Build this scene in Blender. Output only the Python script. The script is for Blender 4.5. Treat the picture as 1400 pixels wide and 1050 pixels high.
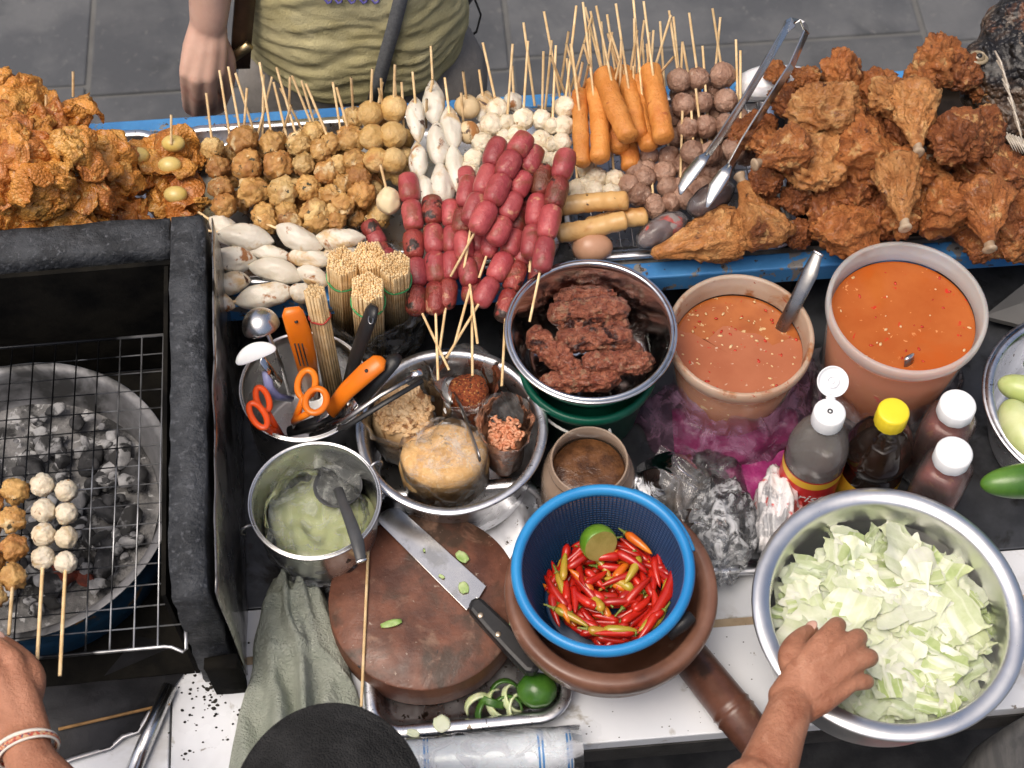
import bpy, bmesh, math, random
from math import radians as R, sin, cos, pi
from mathutils import Vector, Matrix, Euler, noise

scene = bpy.context.scene
for o in list(bpy.data.objects):
    bpy.data.objects.remove(o)
COL = scene.collection

# ------------------------------------------------------------------ camera
T = 0.90                       # table top height
FPX = 2200.0                   # focal length in photo pixels (photo 1400x1050)
PITCH = R(58.5)
CAM = Vector((0, -1.7 * cos(PITCH), T + 1.7 * sin(PITCH)))
cd = bpy.data.cameras.new('camera')
cd.sensor_width = 36.0
cd.lens = FPX / 1400.0 * 36.0
cd.clip_start, cd.clip_end = 0.05, 200.0
cd.dof.use_dof = True
cd.dof.focus_distance = 1.62
cd.dof.aperture_fstop = 10.0
cam = bpy.data.objects.new('camera', cd)
COL.objects.link(cam)
cam.location = CAM
cam.rotation_euler = (pi / 2 - PITCH, 0, 0)
scene.camera = cam

# ------------------------------------------------------------------ sky, sun, exposure
SUN_EL, SUN_AZ = R(70), R(-125)           # high, from behind the vendor's side
w = bpy.data.worlds.new('World')
scene.world = w
w.use_nodes = True
wn = w.node_tree
wn.nodes.clear()
sky = wn.nodes.new('ShaderNodeTexSky')
sky.sky_type = 'NISHITA'
sky.sun_disc = False
sky.sun_elevation = SUN_EL
sky.sun_rotation = SUN_AZ
sky.air_density, sky.dust_density, sky.ozone_density = 0.7, 7.0, 0.6
bg = wn.nodes.new('ShaderNodeBackground')
bg.inputs['Strength'].default_value = 0.15
wo = wn.nodes.new('ShaderNodeOutputWorld')
wn.links.new(sky.outputs[0], bg.inputs[0])
wn.links.new(bg.outputs[0], wo.inputs[0])
sd = bpy.data.lights.new('sun', 'SUN')
sd.energy, sd.angle, sd.color = 1.5, R(40), (1.0, 0.93, 0.82)
sun = bpy.data.objects.new('sun', sd)
COL.objects.link(sun)
sun_dir = Vector((sin(SUN_AZ) * cos(SUN_EL), cos(SUN_AZ) * cos(SUN_EL), sin(SUN_EL)))
sun.rotation_euler = sun_dir.to_track_quat('Z', 'Y').to_euler()
sun.location = (0, 0, 5)
vs = scene.view_settings
vs.view_transform, vs.look, vs.gamma, vs.exposure = 'Standard', 'None', 1.0, 0.10
vs.use_curve_mapping = False
scene.cycles.use_adaptive_sampling = True
scene.cycles.adaptive_threshold = 0.02
scene.cycles.use_denoising = True
scene.cycles.max_bounces = 8
scene.cycles.transparent_max_bounces = 24
scene.cycles.caustics_reflective = False
scene.cycles.caustics_refractive = False

# ------------------------------------------------------------------ pixel -> world
FW = Vector((0, cos(PITCH), -sin(PITCH)))
UP = Vector((0, sin(PITCH), cos(PITCH)))


def P(px, py, h=0.0):
    """photo pixel + height above the table -> world point on that level"""
    d = FW + Vector((1, 0, 0)) * ((px - 700) / FPX) - UP * ((py - 525) / FPX)
    return CAM + d * ((T + h - CAM.z) / d.z)


def mpp(p):
    """metres per photo pixel at world point p"""
    return (p - CAM).dot(FW) / FPX


# ------------------------------------------------------------------ materials
def _n(nt, kind, x=0, y=0, **kw):
    n = nt.nodes.new('ShaderNode' + kind)
    n.location = (x, y)
    for k, v in kw.items():
        setattr(n, k, v)
    return n


def rgba(c):
    return (c[0], c[1], c[2], 1.0)


MATS = {}


def coords(nt, per_object=True):
    if not per_object:
        return _n(nt, 'TexCoord').outputs['Object']
    ge = _n(nt, 'NewGeometry')           # metres, whatever the scale of the copy
    oi = _n(nt, 'ObjectInfo')
    ml = _n(nt, 'Math', operation='MULTIPLY')
    ml.inputs[1].default_value = 37.0
    nt.links.new(oi.outputs['Random'], ml.inputs[0])
    ad = _n(nt, 'VectorMath', operation='ADD')
    nt.links.new(ge.outputs['Position'], ad.inputs[0])
    nt.links.new(ml.outputs[0], ad.inputs[1])
    return ad.outputs[0]


def noise_tex(nt, vec, scale, detail=5, rough=0.55, dist=0.0, stretch=None):
    n = _n(nt, 'TexNoise')
    n.inputs['Scale'].default_value = scale
    n.inputs['Detail'].default_value = detail
    n.inputs['Roughness'].default_value = rough
    n.inputs['Distortion'].default_value = dist
    if stretch:
        mp = _n(nt, 'Mapping')
        mp.inputs['Scale'].default_value = stretch
        nt.links.new(vec, mp.inputs[0])
        vec = mp.outputs[0]
    nt.links.new(vec, n.inputs['Vector'])
    return n.outputs[0]


def ramp(nt, fac, stops):
    r = _n(nt, 'ValToRGB')
    e = r.color_ramp.elements
    while len(e) < len(stops):
        e.new(0.5)
    for el, (p, c) in zip(e, stops):
        el.position = p
        el.color = rgba(c) if not isinstance(c, (int, float)) else (c, c, c, 1)
    nt.links.new(fac, r.inputs[0])
    return r.outputs[0]


def mixc(nt, fac, a, b):
    m = _n(nt, 'Mix', data_type='RGBA')
    for sock, v in ((m.inputs[0], fac), (m.inputs[6], a), (m.inputs[7], b)):
        if isinstance(v, (int, float)):
            sock.default_value = v
        elif isinstance(v, tuple):
            sock.default_value = rgba(v)
        else:
            nt.links.new(v, sock)
    return m.outputs[2]


def M(name, c1, c2=None, rough=0.5, metal=0.0, scale=40, lo=0.39, hi=0.61, bump=0.0, bscale=200, bdet=5, bdist=0.002,
      sss=0.0, sssr=(0.01, 0.005, 0.003), coat=0.0, spec=0.5, rand=0.0, marks=(), stretch=None, dist=0.0, rvar=0.0,
      per_object=True, voro=0.0, vscale=300, alpha=1.0, trans=0.0, ior=1.45):
    """principled material: two-colour noise, extra noise-shaped marks (colour, scale, threshold, softness), bump"""
    if name in MATS:
        return MATS[name]
    m = bpy.data.materials.new(name)
    m.use_nodes = True
    nt = m.node_tree
    b = nt.nodes['Principled BSDF']
    MATS[name] = m
    vec = coords(nt, per_object)
    c2 = c2 or c1
    nz = noise_tex(nt, vec, scale, 6, 0.6, dist, stretch)
    col = ramp(nt, nz, [(lo, c1), (hi, c2)])
    for (mc, ms, th, soft) in marks:
        k = noise_tex(nt, vec, ms, 5, 0.6, 0.4)
        th = 0.5 + (th - 0.5) * 0.62
        col = mixc(nt, ramp(nt, k, [(th, 0.0), (min(1, th + soft * .7), 1.0)]), col, mc)
    if rand:
        oi = _n(nt, 'ObjectInfo')
        mr = _n(nt, 'MapRange')
        mr.inputs['To Min'].default_value = 1 - rand
        mr.inputs['To Max'].default_value = 1 + rand
        nt.links.new(oi.outputs['Random'], mr.inputs[0])
        hs = _n(nt, 'HueSaturation')
        nt.links.new(mr.outputs[0], hs.inputs['Value'])
        nt.links.new(col, hs.inputs['Color'])
        col = hs.outputs[0]
    nt.links.new(col, b.inputs['Base Color'])
    b.inputs['Metallic'].default_value = metal
    b.inputs['Specular IOR Level'].default_value = spec
    b.inputs['IOR'].default_value = ior
    b.inputs['Alpha'].default_value = alpha
    b.inputs['Transmission Weight'].default_value = trans
    if rvar:
        rz = noise_tex(nt, vec, scale * 1.7, 5)
        nt.links.new(ramp(nt, rz, [(0.3, max(0.02, rough - rvar)), (0.7, min(1, rough + rvar))]), b.inputs['Roughness'])
    else:
        b.inputs['Roughness'].default_value = rough
    if sss:
        b.inputs['Subsurface Weight'].default_value = sss
        b.inputs['Subsurface Radius'].default_value = sssr
        b.inputs['Subsurface Scale'].default_value = 1.0
    if coat:
        b.inputs['Coat Weight'].default_value = coat
        b.inputs['Coat Roughness'].default_value = 0.12
    last = None
    if bump:
        bn = noise_tex(nt, vec, bscale, bdet, 0.65, 0.2)
        bp = _n(nt, 'Bump')
        bp.inputs['Strength'].default_value = bump
        bp.inputs['Distance'].default_value = bdist
        nt.links.new(bn, bp.inputs['Height'])
        last = bp.outputs[0]
    if voro:
        v = _n(nt, 'TexVoronoi')
        v.inputs['Scale'].default_value = vscale
        nt.links.new(vec, v.inputs['Vector'])
        bp = _n(nt, 'Bump', invert=True)
        bp.inputs['Strength'].default_value = voro
        bp.inputs['Distance'].default_value = bdist
        nt.links.new(v.outputs[0], bp.inputs['Height'])
        if last:
            nt.links.new(last, bp.inputs['Normal'])
        last = bp.outputs[0]
    if last:
        nt.links.new(last, b.inputs['Normal'])
    return m


def film(name, tint=(0.95, 0.97, 1.0), body=0.12, rough=0.12, bscale=60, bump=0.6, white=(0.8, 0.82, 0.85), stretch=None, glint_streak=False, ior=1.22):
    """thin clear plastic: mostly transparent, reflecting at its wrinkles, a little milky"""
    if name in MATS:
        return MATS[name]
    m = bpy.data.materials.new(name)
    m.use_nodes = True
    nt = m.node_tree
    nt.nodes.clear()
    MATS[name] = m
    out = _n(nt, 'OutputMaterial')
    vec = coords(nt)
    bn = noise_tex(nt, vec, bscale, 4, 0.6, 1.6, stretch)
    bp = _n(nt, 'Bump')
    bp.inputs['Strength'].default_value = bump
    bp.inputs['Distance'].default_value = 0.01
    nt.links.new(bn, bp.inputs['Height'])
    tr = _n(nt, 'BsdfTransparent')
    tr.inputs[0].default_value = rgba(tint)
    gl = _n(nt, 'BsdfGlossy')
    gl.inputs['Roughness'].default_value = rough
    df = _n(nt, 'BsdfDiffuse')
    df.inputs[0].default_value = rgba(white)
    tl = _n(nt, 'BsdfTranslucent')
    tl.inputs[0].default_value = rgba(white)
    m0 = _n(nt, 'MixShader')
    m0.inputs[0].default_value = 0.45
    nt.links.new(bp.outputs[0], gl.inputs['Normal'])
    nt.links.new(bp.outputs[0], df.inputs['Normal'])
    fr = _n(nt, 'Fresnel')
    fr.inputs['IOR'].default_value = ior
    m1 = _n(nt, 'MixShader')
    # milkiness follows the wrinkles; streaked films also have white sky glints painted in
    k = ramp(nt, bn, [(0.47, body * 0.15), (0.63, min(1.0, body * 3.6))] if glint_streak else [(0.42, body * 0.35), (0.75, min(1.0, body * 2.6))])
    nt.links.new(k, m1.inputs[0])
    nt.links.new(tr.outputs[0], m1.inputs[1])
    nt.links.new(df.outputs[0], m0.inputs[1])
    nt.links.new(tl.outputs[0], m0.inputs[2])
    nt.links.new(m0.outputs[0], m1.inputs[2])
    m2 = _n(nt, 'MixShader')
    nt.links.new(fr.outputs[0], m2.inputs[0])
    nt.links.new(m1.outputs[0], m2.inputs[1])
    nt.links.new(gl.outputs[0], m2.inputs[2])
    nt.links.new(m2.outputs[0], out.inputs[0])
    return m


# ------------------------------------------------------------------ mesh builder
class MB:
    def __init__(s):
        s.v, s.f = [], []

    def add(s, vs_, fs_, mat=None):
        k = len(s.v)
        s.v += [tuple(mat @ Vector(p)) for p in vs_] if mat else [tuple(p) for p in vs_]
        s.f += [tuple(i + k for i in f) for f in fs_]
        return s

    def lathe(s, prof, seg=48, mat=None, sx=1.0, sy=1.0, wob=None):
        vs_, fs_ = [], []
        rows = []
        for (r, z) in prof:
            if r < 1e-6:
                rows.append([len(vs_)])
                vs_.append((0, 0, z))
            else:
                row = []
                for i in range(seg):
                    a = 2 * pi * i / seg
                    rr = r * (wob(a, z) if wob else 1)
                    row.append(len(vs_))
                    vs_.append((rr * cos(a) * sx, rr * sin(a) * sy, z))
                rows.append(row)
        for a, b in zip(rows, rows[1:]):
            for i in range(seg):
                j = (i + 1) % seg
                q = [a[i % len(a)], a[j % len(a)], b[j % len(b)], b[i % len(b)]]
                q2 = []
                for x in q:
                    if x not in q2:
                        q2.append(x)
                if len(q2) > 2:
                    fs_.append(tuple(q2))
        return s.add(vs_, fs_, mat)

    def tube(s, pts, rad, seg=8, caps=True, mat=None, flat=1.0, up=None, closed=False):
        pts = [Vector(p) for p in pts]
        n = len(pts)
        if isinstance(rad, (int, float)):
            rad = [rad] * n
        vs_, fs_ = [], []
        t = [(pts[(i + 1) % n if closed else min(i + 1, n - 1)] - pts[(i - 1) % n if closed else max(i - 1, 0)]).normalized() for i in range(n)]
        ref = Vector(up) if up else (Vector((0, 0, 1)) if abs(t[0].z) < 0.9 else Vector((1, 0, 0)))
        x = t[0].cross(ref).normalized()
        for i in range(n):
            x = (x - t[i] * x.dot(t[i])).normalized()
            y = t[i].cross(x)
            for k in range(seg):
                a = 2 * pi * k / seg
                vs_.append(pts[i] + (x * cos(a) + y * sin(a) * flat) * rad[i])
        rng = n if closed else n - 1
        for i in range(rng):
            i2 = (i + 1) % n
            for k in range(seg):
                k2 = (k + 1) % seg
                fs_.append((i * seg + k, i * seg + k2, i2 * seg + k2, i2 * seg + k))
        if caps and not closed:
            fs_.append(tuple(range(seg))[::-1])
            fs_.append(tuple((n - 1) * seg + k for k in range(seg)))
        return s.add(vs_, fs_, mat)

    def box(s, lo, hi, mat=None):
        x0, y0, z0 = lo
        x1, y1, z1 = hi
        vs_ = [(x0, y0, z0), (x1, y0, z0), (x1, y1, z0), (x0, y1, z0), (x0, y0, z1), (x1, y0, z1), (x1, y1, z1), (x0, y1, z1)]
        fs_ = [(0, 3, 2, 1), (4, 5, 6, 7), (0, 1, 5, 4), (1, 2, 6, 5), (2, 3, 7, 6), (3, 0, 4, 7)]
        return s.add(vs_, fs_, mat)

    def ico(s, r=1.0, sub=3, fn=None, mat=None):
        bm = bmesh.new()
        bmesh.ops.create_icosphere(bm, subdivisions=sub, radius=1.0)
        bm.verts.ensure_lookup_table()
        vs_ = [Vector(v.co) for v in bm.verts]
        vs_ = [fn(p) for p in vs_] if fn else [p * r for p in vs_]
        fs_ = [tuple(v.index for v in f.verts) for f in bm.faces]
        bm.free()
        return s.add(vs_, fs_, mat)

    def grid(s, nu, nv, fn, mat=None, close_u=False):
        vs_ = [fn(i / (nu if close_u else nu - 1), j / (nv - 1)) for j in range(nv) for i in range(nu)]
        fs_ = []
        for j in range(nv - 1):
            for i in range(nu if close_u else nu - 1):
                i2 = (i + 1) % nu
                fs_.append((j * nu + i, j * nu + i2, (j + 1) * nu + i2, (j + 1) * nu + i))
        return s.add(vs_, fs_, mat)

    def poly(s, outline, z0, z1, mat=None):
        """prism from a 2-D outline"""
        n = len(outline)
        vs_ = [(x, y, z0) for x, y in outline] + [(x, y, z1) for x, y in outline]
        fs_ = [tuple(range(n))[::-1], tuple(range(n, 2 * n))] + [(i, (i + 1) % n, n + (i + 1) % n, n + i) for i in range(n)]
        return s.add(vs_, fs_, mat)

    def mesh(s, name, smooth=True):
        me = bpy.data.meshes.new(name)
        me.from_pydata([tuple(p) for p in s.v], [], s.f)
        bm = bmesh.new()
        bm.from_mesh(me)
        bmesh.ops.recalc_face_normals(bm, faces=bm.faces)
        bm.to_mesh(me)
        bm.free()
        if smooth:
            me.polygons.foreach_set('use_smooth', [True] * len(me.polygons))
        me.update()
        return me

    def build(s, name, mat, parent=None, smooth=True, bevel=0.0, sub=0, solid=0.0, flat_angle=None):
        return put(name, s.mesh(name, smooth), mat, parent, bevel=bevel, sub=sub, solid=solid, flat_angle=flat_angle)


def put(name, me, mat, parent=None, loc=None, rot=None, bevel=0.0, sub=0, solid=0.0, flat_angle=None):
    o = bpy.data.objects.new(name, me)
    COL.objects.link(o)
    if mat and len(me.materials) == 0:
        me.materials.append(mat)
    if parent:
        o.parent = parent
    if loc is not None:
        o.location = loc
    if rot is not None:
        o.rotation_euler = rot
    if solid:
        md = o.modifiers.new('thickness', 'SOLIDIFY')
        md.thickness = solid
        md.offset = 0
    if bevel:
        md = o.modifiers.new('bevel', 'BEVEL')
        md.width, md.segments, md.limit_method = bevel, 2, 'ANGLE'
        md.angle_limit = R(40)
    if sub:
        md = o.modifiers.new('sub', 'SUBSURF')
        md.levels = md.render_levels = sub
    return o


def tag(o, label, cat, group=None, kind=None):
    o['label'] = label
    o['category'] = cat
    if group:
        o['group'] = group
    if kind:
        o['kind'] = kind
    return o


def thing(name, label, cat, loc=(0, 0, 0), rot=None, group=None):
    o = bpy.data.objects.new(name, None)
    o.empty_display_size = 0.02
    COL.objects.link(o)
    o.location = loc
    if rot is not None:
        o.rotation_euler = rot
    return tag(o, label, cat, group)


def fbm(p, f, octv=4, seed=0.0):
    s_, a, t = 0.0, 1.0, 0.0
    q = Vector(p) * f + Vector((seed * 3.1, seed * 1.7, seed * 5.3))
    for _ in range(octv):
        s_ += a * noise.noise(q)
        t += a
        q = q * 2.03 + Vector((1.3, 7.1, 3.7))
        a *= 0.5
    return s_ / t


def vnoise(p, f, seed=0.0):
    return noise.noise_vector(Vector(p) * f + Vector((seed * 2.3, seed * 4.9, seed * 1.1)))


def align(d, roll=0.0):
    """rotation taking local +Z to d"""
    return (Vector(d).to_track_quat('Z', 'Y') @ Euler((0, 0, roll)).to_quaternion()).to_euler()
rnd = random.Random(11)
# ================================================================== SETTING
YAW = R(4.9)
EX, EY = Vector((cos(YAW), sin(YAW), 0)), Vector((-sin(YAW), cos(YAW), 0))


def uv(p):
    return p.dot(EX), p.dot(EY)


def cartp(u, v, h):
    q = EX * u + EY * v
    return Vector((q.x, q.y, T + h))


CARTROT = Matrix.Rotation(YAW, 4, 'Z')
SH = 0.10                                              # shelf level above the table
V_FRONT = uv(P(790, 1018, 0))[1]
V_SF = uv(P(900, 379, SH))[1]
V_SB = uv(P(400, 150, SH))[1]

# pavement: a base sheet to the horizon, and the slabs that can be told apart
m_slab = M('concrete slab', (0.066, 0.070, 0.076), (0.105, 0.108, 0.112), rough=0.85, scale=5, bump=0.35, bscale=90, bdist=0.004, rand=0.10,
           marks=(((0.045, 0.048, 0.052), 3.0, 0.58, 0.2), ((0.115, 0.118, 0.12), 7.0, 0.58, 0.3), ((.13, .13, .128), 60, .66, .2)))
m_bed = M('pavement bed', (0.10, 0.10, 0.098), (0.13, 0.13, 0.125), rough=0.95, scale=12, bump=0.3, bscale=120)
pv = MB().add([(-60, -60, -0.004), (60, -60, -0.004), (60, 60, -0.004), (-60, 60, -0.004)], [(0, 1, 2, 3)]).build('pavement', m_bed, smooth=False)
pv['kind'] = 'structure'
j = P(120, 117, -0.9)
ju, jv = uv(j)
cols = [ju - 1.64, ju - 0.82, ju, ju + 0.82, ju + 1.64, ju + 2.46]
for i, u0 in enumerate(cols):
    for k in range(-3, 4):
        off = 0.0 if i % 2 else -0.03
        v0 = jv + k * 0.60 + off
        a, b = u0 + 0.005, u0 + 0.815
        c, d = v0 + 0.004, v0 + 0.596
        me = MB().box((a - (a + b) / 2, c - (c + d) / 2, -0.03), (b - (a + b) / 2, d - (c + d) / 2, 0)).mesh('paving_slab', False)
        q = EX * ((a + b) / 2) + EY * ((c + d) / 2)
        o = put('paving_slab', me, m_slab, pv, loc=(q.x, q.y, 0.002 * rnd.random()), rot=(0, 0, YAW), bevel=0.004)

# ------------------------------------------------------------------ the cart
m_white = M('white laminate', (0.66, 0.69, 0.73), (0.73, 0.75, 0.78), rough=0.32, scale=6, rvar=0.12, spec=0.5,
            marks=(((0.44, 0.43, 0.40), 9, 0.57, 0.25), ((0.38, .35, .30), 5, .66, .12), ((0.22, 0.20, 0.18), 70, 0.80, 0.05), ((0.52, 0.53, 0.55), 3, 0.6, 0.2), ((.36, .34, .30), 28, .70, .12)))
m_wood = M('raw wood edge', (0.30, 0.22, 0.14), (0.42, 0.33, 0.22), rough=0.8, scale=30, bump=0.4)
m_dark = M('sooty dark metal', (0.012, 0.012, 0.012), (0.035, 0.034, 0.033), rough=0.7, scale=20, bump=0.3)
m_blue = M('chipped blue paint', (0.035, 0.17, 0.42), (0.06, 0.24, 0.52), rough=0.55, scale=18, bump=0.3, bscale=150,
           marks=(((0.20, 0.19, 0.18), 45, 0.62, 0.04), ((0.06, 0.05, 0.045), 90, 0.70, 0.03)))
m_bare = M('worn bare steel', (0.28, 0.27, 0.25), (0.14, 0.12, 0.10), rough=0.6, metal=0.5, scale=40)
cart = thing('food_cart', 'blue framed street food cart with a white worktop and raised display shelf', 'food cart', cartp(0, 0, -T), (0, 0, YAW))
U0, U1 = -0.85, 0.85
JV = uv(P(1000, 850, 0))[1]
JU = uv(P(233, 990, 0))[0]
JD = uv(P(1000, 782, 0))[1]
m_rear = M('dark rear sheet', (.035, .038, .045), (.085, .09, .10), rough=.38, metal=.5, scale=14, rvar=.12, marks=(((.16, .17, .19), 10, .60, .2), ((.02, .018, .016), 20, .58, .15)))  # rear worktop panel: dark grey-blue metal, mottled lighter and darker
# worktop panels (butted, thin joints)
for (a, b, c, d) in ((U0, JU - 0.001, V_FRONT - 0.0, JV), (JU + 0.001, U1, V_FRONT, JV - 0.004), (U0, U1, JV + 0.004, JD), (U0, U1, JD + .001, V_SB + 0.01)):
    MB().box((a, c, T - 0.018), (b, d, T)).build('worktop_panel', m_white if c < JD else m_rear, cart, smooth=False, bevel=0.0015)
MB().box((JU + 0.002, JV - 0.0042, T - 0.018), (U1, JV + 0.0042, T - 0.0015)).build('joint_strip', m_wood, cart, smooth=False)
MB().box((U0, V_FRONT - 0.001, T - 0.05), (U1, V_FRONT + 0.02, T - 0.019)).build('edge_rail', m_dark, cart, smooth=False)
MB().box((U0 + .02, V_FRONT + 0.05, 0.45), (U1 - .02, V_SB - .02, 0.47)).build('lower_shelf', m_dark, cart, smooth=False)
for a in (U0, U1 - 0.04):
    for c in (V_FRONT + 0.02, V_SB - 0.06):
        MB().box((a, c, 0.0), (a + 0.04, c + 0.04, T - 0.018)).build('leg', m_dark, cart, smooth=False)
# display shelf: deck, front and back rails (blue angle with a worn lip), posts
MB().box((U0, V_SF + 0.004, T + SH - 0.022), (U1, V_SB - 0.004, T + SH - 0.010)).build('shelf_deck', m_dark, cart, smooth=False)
for v, s_, wd in ((V_SF, 1, 0.020), (V_SB, -1, 0.018)):
    lo, hi = sorted((v, v + s_ * wd))
    MB().box((U0 - .01, lo, T + SH - 0.026), (U1 + .01, hi, T + SH)).build('shelf_rail', m_blue, cart, smooth=False, bevel=0.002)
    lo, hi = sorted((v + s_ * (wd + 0.0005), v + s_ * (wd + 0.007)))
    MB().box((U0 - .01, lo, T + SH - 0.010), (U1 + .01, hi, T + SH - 0.002)).build('rail_lip', m_bare, cart, smooth=False)
for a in (U0, -0.30, 0.28, U1 - 0.03):
    for v in (V_SF + 0.03, V_SB - 0.05):
        MB().box((a, v, T + 0.0005), (a + 0.03, v + 0.03, T + SH - 0.022)).build('post', m_dark, cart, smooth=False)

# ------------------------------------------------------------------ trays on the shelf
m_alu = M('aluminium', (0.62, 0.63, 0.65), (0.74, 0.75, 0.77), rough=0.30, metal=1.0, scale=25, rvar=0.1, bump=0.06, bscale=60,
          marks=(((0.40, 0.40, 0.41), 18, 0.6, 0.2), ((0.12, 0.10, 0.08), 120, 0.72, 0.03)))
m_steel = M('polished steel', (0.66, 0.66, 0.66), (0.72, 0.72, 0.72), rough=0.12, metal=1.0, scale=15, rvar=0.06,
            marks=(((0.5, 0.5, 0.5), 40, 0.66, 0.1),))
m_steel2 = M('brushed steel', (0.60, 0.60, 0.60), (0.70, 0.70, 0.69), rough=0.28, metal=1.0, scale=12, rvar=0.1, bump=0.05, bscale=300)
m_wire = M('wire', (0.5, 0.5, 0.5), (0.25, 0.25, 0.25), rough=0.35, metal=1.0, scale=40)


def rrect(w, d, r, n=8):
    pts = []
    for cx, cy, a0 in ((w / 2 - r, d / 2 - r, 0), (-w / 2 + r, d / 2 - r, 90), (-w / 2 + r, -d / 2 + r, 180), (w / 2 - r, -d / 2 + r, 270)):
        for i in range(n + 1):
            a = R(a0 + 90 * i / n)
            pts.append((cx + r * cos(a), cy + r * sin(a)))
    return pts


def tray_mesh(w, d, r, depth, lip=0.008):
    """pressed tray: floor, sloped sides, rolled rim"""
    b = MB()
    rows = [(-0.012, 0.0012), (-0.006, 0.004), (0, depth - 0.002), (0.002, depth), (lip, depth), (lip + 0.002, depth - 0.002), (lip + 0.001, depth - 0.006),
            (lip - 0.002, depth - 0.006), (0.003, depth - 0.004), (-0.004, 0.002), (-0.010, 0.0)]
    outl = [rrect(w + 2 * o, d + 2 * o, r + o if r + o > 0.002 else 0.002) for o, z in rows]
    n = len(outl[0])
    vs_ = [(x, y, z) for ol, (o, z) in zip(outl, rows) for x, y in ol]
    fs_ = [(i * n + k, i * n + (k + 1) % n, (i + 1) * n + (k + 1) % n, (i + 1) * n + k) for i in range(len(rows) - 1) for k in range(n)]
    fs_.append(tuple(range(n)))
    fs_.append(tuple((len(rows) - 1) * n + k for k in range(n))[::-1])
    return b.add(vs_, fs_).mesh('tray')


def shelf_tray(u0, u1, v0, v1, label, depth=0.018):
    c = cartp((u0 + u1) / 2, (v0 + v1) / 2, SH - 0.009)
    o = put('serving_tray', tray_mesh(u1 - u0 - 0.02, v1 - v0 - 0.02, 0.022, depth), m_alu, loc=c, rot=(0, 0, YAW))
    return tag(o, label, 'tray', 'aluminium trays on the display shelf')


def rack(u0, u1, v0, v1, h, label):
    c = cartp((u0 + u1) / 2, (v0 + v1) / 2, h)
    w_, d_ = (u1 - u0) / 2, (v1 - v0) / 2
    r = thing('wire_rack', label, 'rack', c, (0, 0, YAW))
    MB().tube([(-w_, -d_, 0), (w_, -d_, 0), (w_, d_, 0), (-w_, d_, 0)], 0.0016, 6, closed=True).build('frame', m_wire, r)
    b = MB()
    n = int((u1 - u0) / 0.013)
    for i in range(1, n):
        x = -w_ + 2 * w_ * i / n
        b.tube([(x, -d_, 0.0012), (x, d_, 0.0012)], 0.0008, 5)
    for i in range(1, 6):
        y = -d_ + 2 * d_ * i / 6
        b.tube([(-w_, y, -0.0004), (w_, y, -0.0004)], 0.0009, 5)
    b.build('wires', m_wire, r)['kind'] = 'stuff'
    for sx in (-1, 1):
        for sy in (-1, 1):
            MB().tube([(sx * w_, sy * d_ * .8, 0), (sx * w_ * 0.985, sy * d_ * .8, -0.010)], 0.0016, 6).build('foot', m_wire, r)
    return r


uA = uv(P(228, 190, SH))[0]
uB0, uB1 = uA + 0.006, uv(P(772, 380, SH))[0]
uC1 = uv(P(1098, 340, SH))[0]
vt0, vt1 = V_SF + 0.021, V_SB - 0.020
shelf_tray(uA - 0.34, uA, vt0, vt1, 'aluminium tray holding the heap of crispy fried wrappers')
shelf_tray(uB0, uB1, vt0, vt1, 'wide aluminium tray under the fish ball and red sausage skewers')
shelf_tray(uB1 + 0.006, uC1, vt0, vt1, 'aluminium tray lined with a wire rack under the egg and drumsticks')
rack(uB1 + 0.022, uC1 - 0.016, vt0 + 0.016, vt1 - 0.016, SH + 0.004, 'dark wire rack lying in the tray under egg and drumsticks')
o = shelf_tray(uC1 + 0.008, uC1 + 0.36, vt0, vt1, 'dark tray buried under the heap of fried chicken')
o.data.materials[0] = M('greasy dark tin', (.03, .022, .016), (.07, .05, .035), rough=.4, metal=.6, scale=30)  # dark brown tin instead of aluminium under the chicken
# ================================================================== VESSELS ON THE WORKTOP
def rim_at(px, py, h, wpx):
    c = P(px, py, h)
    return c, wpx / 2 * mpp(c)


def profile_bowl(r, h, rb, t=0.0015, lip=0.006, curve=0.5, n=9, z0=0.0):
    """outer wall from the base up, rolled rim, inner wall back to the centre"""
    out = [(0, z0), (rb * 0.9, z0), (rb, z0 + 0.002)]
    for i in range(1, n + 1):
        k = i / n
        rr = rb + (r - lip - rb) * (k ** curve)
        out.append((rr, z0 + (h - z0) * k))
    top = out[-1]
    rim = [(r - 0.001, h + 0.0008), (r, h - 0.001), (r - 0.001, h - 0.003), (r - 0.003, h - 0.002), (r - 0.003, h + 0.0014), (top[0] - 0.0005, h + 0.002)]
    inn = []
    for i in range(n, 0, -1):
        k = i / n
        rr = rb + (r - lip - rb) * (k ** curve) - t
        inn.append((rr, z0 + (h - z0) * k + (0 if i < n else 0.0005)))
    inn += [(rb - t, z0 + 0.004), (rb * 0.85, z0 + t + 0.001), (0, z0 + t + 0.001)]
    return out[:-1] + [(top[0], h - 0.003)] + rim + inn


def place_vessel(name, label, cat, c, base_h=0.0, rot=None, group=None):
    return thing(name, label, cat, (c.x, c.y, T + base_h), rot, group)


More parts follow.
